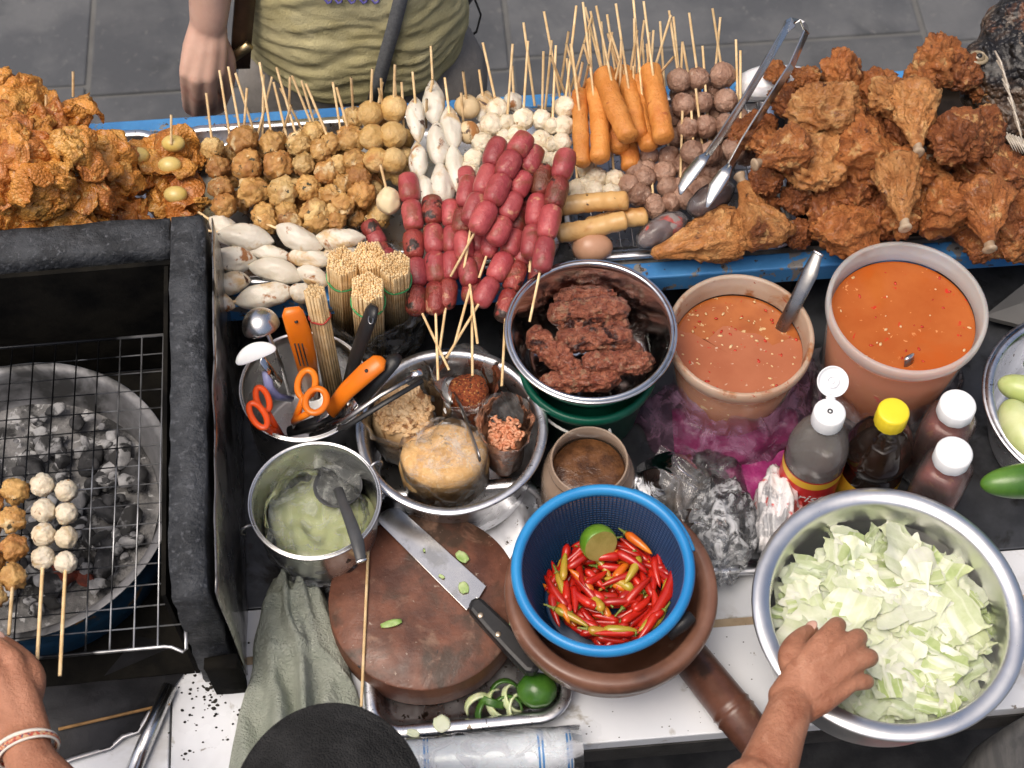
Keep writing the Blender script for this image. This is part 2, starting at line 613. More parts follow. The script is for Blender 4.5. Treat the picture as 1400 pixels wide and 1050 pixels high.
# --- large steel bowl of cabbage
c, r = rim_at(1216, 832, 0.115, 376)
CAB_C, CAB_R = c.copy(), r
bowl = place_vessel('steel_bowl', 'large wide-rimmed steel bowl full of cut cabbage in water', 'bowl', c, 0.002)
H = 0.113
pr = [(0, 0), (0.080, 0), (0.090, 0.004), (0.100, 0.03), (r - 0.017, H - 0.012), (r - 0.014, H - 0.004), (r - 0.001, H - 0.0035), (r, H - 0.002), (r - 0.001, H),
      (r - 0.006, H + 0.0010), (r - 0.0155, H + 0.0004), (r - 0.0175, H - 0.004), (r - 0.0185, H - 0.012), (0.0985, 0.031), (0.088, 0.006), (0.078, 0.002), (0, 0.002)]
m_bowl = M('bright brushed steel', (.80, .80, .79), (.86, .86, .85), rough=.34, metal=1.0, scale=14, rvar=.08, bump=.04, bscale=300)
MB().lathe(pr, 96).build('body', m_bowl, bowl)
WZ = 0.084
WR = 0.0985 + (r - 0.0185 - 0.0985) * (WZ - .031) / (H - .012 - .031) - 0.0008


def clear_mat(name, tint, body=0.0, rough=0.02, ior=1.33, white=(0.5, 0.5, 0.5), bscale=20, bump=0.05, dens_noise=0):
    m = film(name, tint, body, rough, bscale, bump, white)
    for n in m.node_tree.nodes:
        if n.type == 'FRESNEL':
            n.inputs['IOR'].default_value = ior
        if n.type == 'VALTORGB':              # even wall, no creases
            for el in n.color_ramp.elements:
                el.color = (body, body, body, 1)
    return m


m_water = clear_mat('water', (0.93, 0.96, 0.93), 0.02, 0.015, 1.33, (0.5, 0.55, 0.45))
MB().lathe([(WR, WZ), (WR * .6, WZ + .0001), (0, WZ)], 64).build('water', m_water, bowl)

# --- cabbage leaves in it
m_cab = []
for i, (a, b_) in enumerate((((0.46, 0.52, 0.28), (0.59, 0.64, 0.42)), ((0.54, 0.59, 0.38), (0.66, 0.69, 0.52)), ((0.61, 0.64, 0.47), (0.71, 0.72, 0.60)), ((0.33, 0.42, 0.15), (0.50, 0.57, 0.29)))):
    m_cab.append(M('cabbage %d' % i, a, b_, rough=0.30, scale=45, bump=0.2, bscale=120, bdist=0.002, sss=0.15, sssr=(0.006, 0.008, 0.003), rand=0.08))


def leaf_mesh(seed):
    rr = random.Random(seed)
    w_, l_ = rr.uniform(0.6, 1.0), rr.uniform(0.8, 1.35)
    k1, k2 = rr.uniform(-1.2, 1.4), rr.uniform(-0.8, 0.9)
    sh = rr.uniform(-0.4, 0.4)
    n = 13

    def fn(u, v):
        x, y = (u - 0.5) * w_, (v - 0.5) * l_
        e = max(abs(u - .5), abs(v - .5)) * 2
        q = Vector((x, y, seed * 1.7))
        x2 = x + sh * y + 0.20 * noise.noise(q * 2.0) + 0.06 * noise.noise(q * 6.5)
        y2 = y + 0.20 * noise.noise(q * 2.0 + Vector((9, 2, 4))) + 0.06 * noise.noise(q * 6.5 + Vector((3, 8, 1)))
        z = 0.24 * k1 * x * x + 0.18 * k2 * y * y + 0.12 * fbm(q, 1.6, 2) + e * e * 0.06 * noise.noise(q * 4.0) + 0.03 * math.exp(-(x / 0.05) ** 2)
        return (x2, y2, z)
    return MB().grid(n, n, fn).mesh('cabbage_leaf')


for m_ in m_cab:                                     # white rib down each piece, finer side veins
    nt = m_.node_tree
    pb = nt.nodes['Principled BSDF']
    old = pb.inputs['Base Color'].links[0].from_socket
    ob_ = _n(nt, 'TexCoord').outputs['Object']
    sx_ = _n(nt, 'SeparateXYZ')
    nt.links.new(ob_, sx_.inputs[0])
    ab = _n(nt, 'Math', operation='ABSOLUTE')
    nt.links.new(sx_.outputs[0], ab.inputs[0])
    rib = ramp(nt, ab.outputs[0], [(0.0, .85), (0.045, .7), (0.11, 0.0)])
    wv_ = _n(nt, 'TexWave')
    wv_.inputs['Scale'].default_value = 1.6
    wv_.inputs['Distortion'].default_value = 3.5
    wv_.inputs['Detail'].default_value = 3
    nt.links.new(ob_, wv_.inputs['Vector'])
    vein = ramp(nt, wv_.outputs[1], [(0.86, 0.0), (0.98, .55)])
    old = mixc(nt, vein, old, (0.66, 0.69, 0.52))
    old = mixc(nt, rib, old, (0.72, 0.74, 0.61))
    nt.links.new(old, pb.inputs['Base Color'])
leaves = [leaf_mesh(s) for s in range(14)]
for me in leaves:
    me.materials.append(m_cab[leaves.index(me) % 4])
rc = random.Random(5)
GR = (c.x, c.y)
cab_n = 0
tries = 0
while cab_n < 300 and tries < 4000:
    tries += 1
    a, q = rc.uniform(0, 2 * pi), math.sqrt(rc.random())
    layer = rc.random()
    rad = q * (WR - 0.009)
    x, y = c.x + rad * cos(a), c.y + rad * sin(a)
    s_ = rc.choice((rc.uniform(0.012, 0.024), rc.uniform(0.026, 0.042), rc.uniform(0.036, 0.058)))
    if q > 0.80:
        s_ = min(s_, 0.024)
    # thinner cover to the far side and the right wall, as in the photo
    if (y - c.y > 0.068 and rc.random() < 0.60) or (x - c.x > 0.080 and rc.random() < .35):
        continue
    dome = 0.003 * (1 - q * q)
    z = T + 0.002 + WZ - 0.013 + layer * 0.014 + dome
    li = rc.randrange(14)
    o = put('cabbage_leaf', leaves[li], None, loc=(x, y, z), rot=(rc.gauss(0, .13), rc.gauss(0, .13), rc.uniform(0, 6.28)))
    o.scale = (s_, s_, s_)
    tag(o, '%s %s piece of cut cabbage floating in the wide-rimmed steel bowl' % ('small' if s_ < .024 else 'large' if s_ > .038 else 'middling', ('light green', 'yellowish pale', 'whitish', 'deep green')[li % 4]), 'cabbage', 'cabbage pieces in the steel bowl')
    cab_n += 1

# --- orange sauce tub and chilli sauce tub
m_tub = M('milky plastic', (0.70, 0.66, 0.62), (0.74, 0.71, 0.67), rough=0.3, scale=10, sss=0.3, sssr=(0.02, 0.012, 0.008), alpha=0.42, bump=0.05, bscale=200)
m_tub2 = M('stained milky plastic', (0.56, 0.40, 0.28), (0.66, 0.52, 0.40), rough=0.35, scale=14, alpha=0.62, sss=0.2,
           marks=(((0.42, 0.17, 0.06), 26, 0.56, 0.12), ((0.42, 0.07, 0.02), 80, 0.74, 0.04)))
m_sauce = M('orange sauce', (0.37, 0.088, 0.016), (0.43, 0.12, 0.026), rough=0.16, scale=14, spec=0.35, sss=.15,
            marks=(((0.52, 0.035, 0.015), 70, 0.75, 0.04), ((0.62, 0.26, 0.09), 160, 0.76, 0.04), ((0.42, 0.09, 0.012), 9, 0.58, 0.15)))
m_sauce2 = M('pink chilli sauce', (0.33, 0.105, 0.048), (0.40, 0.14, 0.068), rough=0.14, scale=12, spec=0.4, bump=0.1, bscale=150,
             marks=(((0.56, 0.40, 0.28), 150, 0.76, 0.04), ((0.46, 0.03, 0.02), 80, 0.82, 0.03)))
m_oil = M('chilli oil', (0.31, 0.085, 0.02), (0.40, 0.125, 0.032), rough=0.08, scale=25, coat=0.5,
          marks=(((0.6, 0.42, 0.2), 140, 0.74, 0.04), ((0.42, 0.03, 0.01), 60, 0.72, 0.06)))


def tub(name, label, px, py, h, wpx, fill, mp, ms, rb_k=0.84, rot=None):
    c, r = rim_at(px, py, h, wpx)
    t = place_vessel(name, label, 'tub', c, 0.002, rot)
    rb = r * rb_k
    h -= 0.002
    pr = [(0, 0), (rb * .93, 0), (rb, 0.004), (r - 0.0045, h - 0.016), (r - 0.0035, h - 0.015), (r - 0.001, h - 0.014), (r, h - 0.012), (r, h - 0.001), (r - 0.0015, h),
          (r - 0.004, h), (r - 0.005, h - 0.002), (r - 0.0062, h - 0.016), (rb - 0.0022, 0.006), (rb * .9, 0.0025), (0, 0.0025)]
    zf = h * fill + .002
    rf1 = rb + (r - .0045 - rb) * ((zf - .004) / (h - .020))
    MB().lathe([(0, 0), (rb * .93, 0), (rb, 0.004), (rf1, zf), (rf1 - .0006, zf + .0002)], 80).build('lower_wall', M('thin clear plastic', (.72, .62, .55), rough=.25, alpha=.14, scale=10), t)
    MB().lathe([(rf1, zf + .0006), (r - 0.0045, h - 0.016)] + pr[4:12] + [(rf1 - .0022, zf + .0006)], 80).build('rim_band', mp, t)
    fr = rf1 - .0010
    z = h * fill
    s_ = MB().lathe([(0, 0.004), (rb - 0.0045, 0.004), (rb - .0032, 0.008), (fr - 0.0004, z - 0.001), (fr - 0.0012, z), (fr - .004, z - 0.0006), (fr * .5, z - 0.0006), (0, z - 0.0006)], 80)
    s_.build('sauce', ms, t)
    return t, c, r, z, fr


tubA, TAc, TAr, TAz, TAf = tub('sauce_tub', 'tall translucent tub of clear orange chilli sauce', 1241, 418, 0.150, 220, 0.83, m_tub, m_sauce, 0.80)
tubB, TBc, TBr, TBz, TBf = tub('sauce_tub', 'stained tub of pinkish peanut sauce with a ladle in it', 1013, 456, 0.128, 201, 0.78, m_tub2, m_oil, 0.76)


# bits floating in the sauces
m_fleck = M('chilli fleck', (.42, .02, .01), (.55, .05, .02), rough=.25, coat=.3)
m_seed = M('pale seed', (.62, .42, .20), (.72, .54, .30), rough=.35)
rs_ = random.Random(6)
for tb_, fr_k, zz_, n_, ks in ((tubA, TAf, TAz, 34, (.6, .4)), (tubB, TBf, TBz, 80, (.45, .55))):
    fl_, se_ = MB(), MB()
    for i in range(n_):
        a, q = rs_.uniform(0, 6.28), math.sqrt(rs_.random()) * fr_k * .96
        s_ = rs_.uniform(.0006, .0016)
        st = rs_.uniform(1, 2.2)
        m4 = Matrix.Translation((q * cos(a), q * sin(a), zz_ + (.0006 if tb_ is tubB else -.0004))) @ Euler((0, 0, rs_.uniform(0, 6))).to_matrix().to_4x4()
        (fl_ if rs_.random() < ks[0] else se_).ico(1, 1, lambda p: Vector((p.x * s_ * st, p.y * s_, p.z * s_ * .45)), m4)
    fl_.build('chilli_flecks', m_fleck, tb_)['kind'] = 'stuff'
    se_.build('floating_seeds', m_seed, tb_)['kind'] = 'stuff'


# seam and drips
def blob_sheet(pts, z, name, mat, parent, cen):
    n = len(pts)
    b = MB()
    b.add([(x - cen.x, y - cen.y, z + 0.0004) for x, y in pts] + [(sum(p[0] for p in pts) / n - cen.x, sum(p[1] for p in pts) / n - cen.y, z + 0.0014)],
          [(i, (i + 1) % n, n) for i in range(n)])
    return b.build(name, mat, parent)


# the thick pink sauce lies in front, red oil gathers at the far side
pts = []
for i in range(64):
    a = 2 * pi * i / 64
    rr = TBf * 0.985
    x, y = rr * cos(a), rr * sin(a)
    lim = 0.30 * TBf + 0.006 * sin(a * 5) + 0.004 * sin(a * 11 + 1) - 0.10 * max(0, x / TBf) * TBf * 2.2
    if y > lim:
        y = lim
    pts.append((TBc.x + x, TBc.y + y))
blob_sheet(pts, TBz - .0002, 'thick_sauce', m_sauce2, tubB, TBc)

# --- steel bowl of minced sausages on a green pail
c, r = rim_at(808, 450, 0.150, 238)
MBc, MBr = c.copy(), r
m_green = M('green plastic', (0.0, 0.085, 0.05), (0.004, 0.11, 0.065), rough=0.35, scale=10, bump=0.05)
gp = place_vessel('plastic_pail', 'dark green plastic pail under the steel bowl of minced meat rolls', 'pail', c)
gr = 0.066
MB().lathe([(0, 0), (gr * .80, 0), (gr * .82, 0.003), (gr * .98, 0.080), (gr + .003, 0.081), (gr + .004, 0.085), (gr + .004, 0.091), (gr + .002, 0.093), (gr - .002, 0.092), (gr * .8 - .002, 0.004), (0, 0.003)], 64).build('body', m_green, gp)
m_rope = M('white string', (0.55, 0.56, 0.55), (0.7, 0.7, 0.68), rough=0.9, scale=200)
ph = [(gr * 1.05 * cos(a), gr * 1.05 * sin(a), 0.074 - 0.012 * sin((a + 2.3) * 2)) for a in [R(-150 + 75 * i / 14) for i in range(15)]]
MB().tube(ph, 0.0016, 6).build('string', m_rope, gp)
MB().tube([ph[-1], (ph[-1][0] + .004, ph[-1][1] - .006, .066), (ph[-1][0] + .001, ph[-1][1] - .008, .085)], 0.0015, 6).build('string_knot', m_rope, gp)
mbowl = place_vessel('steel_bowl', 'polished steel bowl of dark minced meat rolls beside the red sausages', 'bowl', c, 0.0935)
MB().lathe(profile_bowl(r, 0.056, 0.052, lip=0.0055, curve=0.55), 80).build('body', m_steel, mbowl)

# --- aluminium basin holding the condiment bags
c, r = rim_at(617, 586, 0.085, 264)
BAc, BAr = c.copy(), r
basin = place_vessel('aluminium_basin', 'dented aluminium basin holding the bags of peanuts and chilli', 'basin', c, 0.001)
H = 0.084
wobf = lambda a, z: 1 + (0.006 * sin(3 * a + 1) + 0.004 * sin(7 * a)) * (z / 0.084)
MB().lathe([(0, 0), (r * .78, 0), (r * .84, .005), (r * .875, .03), (r - .010, H - .010), (r - .007, H - .003), (r - .001, H - .002), (r, H - .0005), (r - .001, H + .0008), (r - .008, H + .001), (r - .0105, H - .004),
            (r - .012, H - .012), (r * .875 - .002, .031), (r * .83, .008), (r * .77, .002), (0, .002)], 80, wob=wobf).build('body', m_alu, basin)

# --- small aluminium pail with pickle brine
c, r = rim_at(430, 683, 0.105, 184)
SPc, SPr = c.copy(), r
pail = place_vessel('aluminium_pail', 'small aluminium pail holding a bag of pale green juice', 'pail', c, 0.001)
H = 0.104
MB().lathe(profile_bowl(r, H, r * .80, lip=0.003, curve=0.9), 72).build('body', m_steel2, pail)
for s_ in (0, 1):
    a = R(205) if s_ == 0 else R(35)
    d = Vector((cos(a), sin(a), 0))
    pts = []
    for i in range(13):
        b_ = R(-60 + 270 * i / 12)
        pts.append(d * (r + 0.004 + 0.007 * cos(b_)) + Vector((0, 0, H - 0.006 + 0.007 * sin(b_))))
    MB().tube(pts, 0.0015, 6).build('handle_hook', m_wire, pail)
m_bag = film('clear bag', (0.95, 0.97, 0.97), 0.17, 0.18, 42, 0.25, glint_streak=True)
m_baggy = film('thin clear bag', (0.96, 0.98, 0.98), 0.13, 0.16, 46, 0.3, glint_streak=True)
m_pickle = M('pale green brine', (0.44, 0.48, 0.22), (0.52, 0.55, 0.30), rough=0.12, scale=22, spec=0.5, sss=0.2)


def f_pick(a, z):
    return 1 + 0.07 * sin(3 * a + .4) + 0.04 * sin(5 * a)


MB().lathe([(0, 0.01), (r * .6, .012), (r * .78, .03), (r * .80, 0.052), (r * .74, 0.056), (r * .4, .057), (0, .057)], 48, wob=f_pick).build('green_juice', m_pickle, pail)


def bag_mesh(r_, h_, seed, flare=1.15, crumple=0.12, close=0.0, nu=56, nv=30):
    """open plastic bag standing up, wrinkled"""
    def fn(u, v):
        a = 2 * pi * u
        prof = r_ * (0.25 + 0.75 * min(1, v * 5) ** 0.5)
        k = max(0, (v - 0.55) / 0.45)
        prof *= 1 + (flare - 1) * k - close * k * k
        q = Vector((cos(a) * 1.3, sin(a) * 1.3, v * 2.2 + seed * 3.3))
        d = fbm(q, 1.6, 4) * crumple * (0.5 + 1.2 * v) + 0.6 * crumple * (abs(noise.noise(q * 3.1)) - .2) * (0.3 + v)
        rr = prof * (1 + d)
        return (rr * cos(a), rr * sin(a), h_ * v + r_ * 0.35 * v * noise.noise(q * 1.1 + Vector((5, 5, 5))))
    return MB().grid(nu, nv, fn, close_u=True).mesh('bag')


pbm = film('milky bag', (.96, .97, .96), .26, .16, 34, .35, (.80, .83, .78))
def jsheet(u, v):
    x, y = (u - .55) * r * 1.35, (v - .40) * r * 1.5
    k = math.hypot(x, y) / r
    return (x, y, .060 + .020 * max(0, k - .25) + .007 * math.exp(-(noise.noise(Vector((u * 4, v * 2.2, 3))) * 4) ** 2) + .004 * noise.noise(Vector((u * 7, v * 7, 1))))
put('bag_flap', MB().grid(40, 40, jsheet).mesh('flap'), pbm, pail)
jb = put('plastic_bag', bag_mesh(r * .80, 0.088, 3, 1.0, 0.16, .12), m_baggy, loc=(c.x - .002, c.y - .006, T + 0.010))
tag(jb, 'crumpled clear bag lining the small aluminium pail', 'bag')

# --- utensil pot
c, r = rim_at(415, 527, 0.105, 178)
UPc, UPr = c.copy(), r
upot = place_vessel('utensil_pot', 'steel pot crammed with scissors, knives and ladles', 'pot', c, 0.001)
MB().lathe(profile_bowl(r, 0.104, r * .93, lip=0.003, curve=1.0), 72).build('body', m_steel2, upot)

# --- brown sauce jar
c, r = rim_at(806, 628, 0.095, 112)
jar = place_vessel('sauce_jar', 'wide-mouthed jar of brown sauce behind the blue colander', 'jar', c, 0.001)
m_jar = M('cloudy jar plastic', (0.42, 0.30, 0.22), (0.52, 0.40, 0.30), rough=0.25, scale=10, alpha=0.6)
m_brown = M('brown sauce', (0.055, 0.022, 0.008), (0.14, 0.06, 0.022), rough=0.15, scale=60, bump=0.5, bscale=80, bdist=0.004, coat=0.4)
MB().lathe([(0, 0), (r * 1.12, 0), (r * 1.17, .005), (r * 1.17, .060), (r * 1.10, .072), (r * .98, .078), (r * .97, .082), (r, .083), (r, .086), (r * .96, .088), (r * .96, .092), (r * .93, .094), (r * .90, .092),
            (r * .90, .076), (r * 1.10, .058), (r * 1.10, .006), (0, .003)], 64).build('body', m_jar, jar)
MB().lathe([(0, .004), (r * 1.07, .006), (r * 1.08, .055), (r * .88, .073), (r * .86, .0735), (r * .4, .075), (0, .074)], 48).build('sauce', m_brown, jar)

# --- clay mortar with the blue colander of chillies
c, r = rim_at(836, 802, 0.110, 294)
MOc, MOr = c.copy(), r
m_clay = M('wet brown clay', (0.115, 0.048, 0.028), (0.20, 0.095, 0.06), rough=0.38, scale=14, bump=0.15, bscale=70, rvar=0.12, coat=0.15,
           marks=(((0.06, 0.03, 0.022), 8, 0.56, 0.2), ((0.30, 0.19, 0.14), 22, 0.66, 0.1)))
mortar = place_vessel('clay_mortar', 'heavy round brown clay mortar carrying the blue colander', 'mortar', c, 0.001)
H = 0.109
MB().lathe([(0, 0), (r * .50, 0), (r * .54, .004), (r * .52, .018), (r * .62, .032), (r * .84, .052), (r * .93, .068), (r * .94, .080), (r * .985, .088), (r, .098), (r * .985, H - .002), (r * .95, H),
            (r * .86, H - .001), (r * .825, H - .006), (r * .80, H - .02), (r * .70, .05), (r * .4, .03), (0, .026)], 96).build('body', m_clay, mortar)
cc, cr = rim_at(828, 772, 0.134, 236)
m_colb = M('blue plastic', (0.016, 0.20, 0.48), (0.03, 0.26, 0.56), rough=0.3, scale=10, bump=0.05, sss=0.05)
m_coli = M('dark blue plastic mesh', (0.004, 0.030, 0.09), (0.006, 0.045, 0.13), rough=0.45, scale=10)
col = thing('colander', 'blue plastic mesh colander of red chillies set in the clay mortar', 'colander', (cc.x, cc.y, cc.z - 0.075), (R(3), R(-2), 0))
CH = 0.075
rt_ = [(cr * cos(2 * pi * i / 96), cr * sin(2 * pi * i / 96), CH) for i in range(96)]
MB().tube(rt_, 0.0052, 10, closed=True, flat=1.25).build('rim', m_colb, col)
arc = [((cr - .001) * cos(R(a)), (cr - .001) * sin(R(a)), CH - .010) for a in range(-20, 75, 3)]
MB().tube([((cr + .006) * cos(R(a)), (cr + .006) * sin(R(a)), CH - .004) for a in range(12, 70, 3)], 0.0026, 6).build('handle', m_colb, col)
lat = MB()
crr = lambda z: 0.052 + (cr - .004 - 0.052) * (z / CH) ** 0.7
NW = 120
for i in range(NW):
    a = 2 * pi * i / NW
    lat.tube([(crr(z) * cos(a), crr(z) * sin(a), z) for z in (0.002, 0.018, 0.036, 0.055, CH)], 0.00075, 4, caps=False)
for k in range(1, 22):
    z = 0.002 + (CH - .002) * k / 22
    lat.tube([(crr(z) * cos(2 * pi * i / 64), crr(z) * sin(2 * pi * i / 64), z) for i in range(64)], 0.00075, 4, closed=True)
lo_ = lat.build('mesh_wall', m_coli, col)
lo_['kind'] = 'stuff'
MB().lathe([(0, 0), (.052, 0), (.054, .003), (.052, .004), (0, .003)], 48).build('base', m_coli, col)

# --- wooden chopping board in a steel tray
c, r = rim_at(580, 818, 0.046, 266)
BDc, BDr = c.copy(), r
tc_ = P(617, 860, 0.0)
tr_ = put('steel_tray', tray_mesh(0.170, 0.235, 0.022, 0.020, 0.010), m_alu, loc=(tc_.x + .0085, tc_.y + 0.02, T + 0.0015), rot=(0, 0, YAW + R(1)))
tag(tr_, 'shallow steel tray under the round chopping board', 'tray')
m_board = M('wet worn wood', (0.085, 0.034, 0.021), (0.19, 0.075, 0.044), rough=0.45, scale=26, lo=.38, hi=.62, bump=0.3, bscale=90, bdist=0.003, rvar=0.2, per_object=False,
            marks=(((0.06, 0.036, 0.024), 18, 0.47, 0.2), ((0.24, 0.14, 0.095), 40, 0.62, 0.2), ((0.014, 0.012, 0.012), 24, 0.80, 0.03), ((0.30, 0.22, 0.17), 150, 0.78, 0.04)))
m_bside = M('wood bark edge', (0.10, 0.03, 0.012), (0.19, 0.07, 0.03), rough=0.6, scale=30, bump=0.4, bscale=50, stretch=(1, 1, 0.15))
board = thing('chopping_board', 'round worn red-brown wooden chopping block with a cleaver on it', 'chopping board', (c.x, c.y, T + 0.0035))
bh = 0.0425
MB().lathe([(r * .985, bh - .0015), (r * .97, bh), (r * .5, bh - .0008), (0, bh - .0016)], 96, wob=lambda a, z: 1 + .004 * sin(3 * a) + .002 * noise.noise(Vector((cos(a) * 4, sin(a) * 4, 0)))).build('top', m_board, board)
MB().lathe([(0, 0), (r * .96, 0), (r * .985, .003), (r * .995, bh * .6), (r * .9848, bh - .0016)], 96, wob=lambda a, z: 1 + .004 * sin(3 * a) + .002 * noise.noise(Vector((cos(a) * 4, sin(a) * 4, 0)))).build('edge', m_bside, board)

# --- basin of cucumbers and eggplants at the cart end
c, r = rim_at(1492, 548, 0.085, 296)
VBc, VBr = c.copy(), r
vb = place_vessel('aluminium_basin', 'aluminium basin of cucumber and pale eggplants at the cart end', 'basin', c, 0.001)
MB().lathe(profile_bowl(r, 0.084, r * .72, lip=0.010, curve=0.6), 80).build('body', m_alu, vb)
# ================================================================== CHARCOAL GRILL
m_soot = M('soot crusted clay', (0.016, 0.018, 0.021), (0.046, 0.050, 0.056), rough=0.6, scale=30, bump=0.9, bscale=130, bdist=0.004, spec=0.45, rvar=0.15, per_object=False,
           marks=(((0.085, 0.09, 0.10), 160, 0.60, 0.14), ((0.010, 0.010, 0.011), 12, 0.62, 0.1)))
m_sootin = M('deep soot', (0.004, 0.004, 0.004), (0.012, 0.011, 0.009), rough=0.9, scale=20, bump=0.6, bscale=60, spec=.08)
m_sheet = M('stained steel sheet', (0.42, 0.42, 0.41), (0.26, 0.25, 0.24), rough=0.30, metal=0.9, scale=9, stretch=(1, 1, 0.4), rvar=0.12, per_object=False,
            marks=(((0.035, 0.033, 0.03), 14, 0.56, 0.12), ((0.10, 0.09, 0.08), 40, 0.6, 0.1)))
GH = 0.20
gb = P(283, 292, GH)
gf = P(287, 812, GH)
gy = (gb - gf).normalized()
gx = Vector((gy.y, -gy.x, 0))
GA = math.atan2(gx.y, gx.x)
GL = (gb - gf).length
grill = thing('grill_box', 'soot-blackened square grill windshield with thick crusted rim', 'grill', (gf.x, gf.y, T + 0.001), (0, 0, GA))
# local frame: x to the right, y away; origin at the outer front corner of the right wall


def rough_slab(lo, hi, seed, amp=0.0025, n=0.012):
    """box with a gently uneven skin"""
    bm = bmesh.new()
    bmesh.ops.create_cube(bm, size=1.0)
    d = [b_ - a_ for a_, b_ in zip(lo, hi)]
    for v in bm.verts:
        v.co = Vector([lo[i] + (v.co[i] + .5) * d[i] for i in range(3)])
    for ax in range(3):
        k = max(0, int(d[ax] / n) - 1)
        if k:
            es = [e for e in bm.edges if abs((e.verts[0].co - e.verts[1].co).normalized()[ax]) > .9]
            bmesh.ops.subdivide_edges(bm, edges=es, cuts=k, use_grid_fill=True)
    for v in bm.verts:
        q = v.co.copy()
        v.co += vnoise(q, 45, seed) * amp + vnoise(q, 12, seed + 3) * amp * 1.2
    b = MB()
    bm.verts.ensure_lookup_table()
    b.add([v.co for v in bm.verts], [tuple(v.index for v in f.verts) for f in bm.faces])
    bm.free()
    return b


TH = 0.034
rough_slab((-TH, 0.0, 0.0), (-0.003, GL, GH), 1).build('side_wall', m_soot, grill)
rough_slab((-0.47, GL - TH - 0.003, 0.0), (-TH - 0.002, GL, GH - 0.001), 2).build('back_wall', m_soot, grill)
rough_slab((-0.505, 0.0, 0.0), (-0.472, GL, GH), 3).build('side_wall', m_soot, grill)
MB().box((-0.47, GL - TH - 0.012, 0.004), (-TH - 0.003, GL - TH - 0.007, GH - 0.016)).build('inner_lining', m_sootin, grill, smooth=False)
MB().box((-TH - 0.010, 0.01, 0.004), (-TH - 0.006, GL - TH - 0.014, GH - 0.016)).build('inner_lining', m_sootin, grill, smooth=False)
b = MB()
b.grid(14, 30, lambda u, v: (0.004 + 0.0022 * noise.noise(Vector((u * 3, v * 9, 2))), 0.004 + v * (GL - 0.006), 0.002 + u * (GH - 0.008)))
b.build('steel_cladding', m_sheet, grill, solid=0.0012)
# dark front foot of the side wall
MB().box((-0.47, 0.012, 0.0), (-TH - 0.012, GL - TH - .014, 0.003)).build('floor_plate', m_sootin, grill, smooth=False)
rough_slab((-0.026, -0.012, 0.0), (0.004, -0.001, 0.070), 6, 0.0015).build('foot', m_sootin, grill)

# --- fire basin with ash and charcoal
c, r = rim_at(24, 678, 0.092, 432)
FBc, FBr = c.copy(), r
fb = place_vessel('fire_basin', 'round metal fire basin of ash with scraped blue outside', 'basin', c, 0.008)
m_bas = M('ashy metal', (0.16, 0.16, 0.165), (0.30, 0.30, 0.31), rough=0.6, metal=0.5, scale=18, bump=0.2, per_object=False, marks=(((0.05, 0.05, 0.05), 10, 0.55, 0.15),))
m_basout = M('blue enamel outside', (0.012, 0.05, 0.10), (0.015, 0.085, 0.17), rough=0.32, scale=8, marks=(((0.40, 0.20, 0.04), 16, 0.66, 0.05), ((0.02, 0.025, 0.03), 10, 0.58, 0.15)))
H = 0.084
MB().lathe([(0, 0), (r * .86, 0), (r * .90, .006), (r * .95, .05), (r - .006, H - .004), (r, H - .002), (r, H)], 96).build('outer_shell', m_basout, fb)
MB().lathe([(r - .0005, H + .0005), (r - .006, H + .001), (r - .010, H - .003), (r - .016, H - .02), (r * .86, .048), (r * .8, .03), (0, .028)], 96).build('inner_shell', m_bas, fb)
m_ash = M('ash', (0.10, 0.10, 0.10), (0.24, 0.235, 0.23), rough=0.95, scale=40, bump=0.8, bscale=150, bdist=0.004, marks=(((0.03, 0.03, 0.03), 30, 0.56, 0.1), ((0.42, 0.42, 0.42), 70, 0.62, 0.08)))
ash = MB()
ash.grid(70, 24, lambda u, v: ((r * .84 * v) * cos(2 * pi * u), (r * .84 * v) * sin(2 * pi * u), 0.044 + 0.010 * fbm(Vector((r * v * cos(2 * pi * u), r * v * sin(2 * pi * u), 0)), 28, 4) * (1 - v * v * .5)), close_u=True)
ao = ash.build('ash_bed', m_ash, fb)
ao['kind'] = 'stuff'
m_coal = [M('charcoal black', (0.012, 0.012, 0.013), (0.05, 0.05, 0.052), rough=0.8, scale=60, bump=0.5, bscale=90, marks=(((0.30, 0.30, 0.30), 30, 0.58, 0.08),)),
          M('charcoal ashen', (0.15, 0.15, 0.155), (0.36, 0.36, 0.36), rough=0.95, scale=50, bump=0.5, bscale=120, marks=(((0.03, 0.03, 0.03), 26, 0.55, 0.06),)),
          ]
m_ember = M('charcoal ember', (0.05, 0.016, 0.012), (0.14, 0.03, 0.016), rough=0.9, scale=80, bump=0.4)
nt = m_ember.node_tree
pb = nt.nodes['Principled BSDF']
vec_ = coords(nt)
em_ = ramp(nt, noise_tex(nt, vec_, 90, 3), [(0.5, (0, 0, 0)), (0.72, (1.0, 0.10, 0.02))])
nt.links.new(em_, pb.inputs['Emission Color'])
pb.inputs['Emission Strength'].default_value = 0.06


def coal_mesh(seed):
    rr = random.Random(seed)
    cuts = [(Vector((rr.gauss(0, 1), rr.gauss(0, 1), rr.gauss(0, 1))).normalized(), rr.uniform(0.55, 0.85)) for _ in range(9)]
    st = Vector((rr.uniform(.7, 1.0), rr.uniform(.9, 1.7), rr.uniform(.5, .8)))

    def fn(p):
        q = p.copy()
        for n_, d_ in cuts:
            k = q.dot(n_) - d_
            if k > 0:
                q -= n_ * k
        q += vnoise(p, 3.0, seed) * 0.05
        return Vector((q.x * st.x, q.y * st.y, q.z * st.z))
    return MB().ico(1, 3, fn).mesh('charcoal_lump')


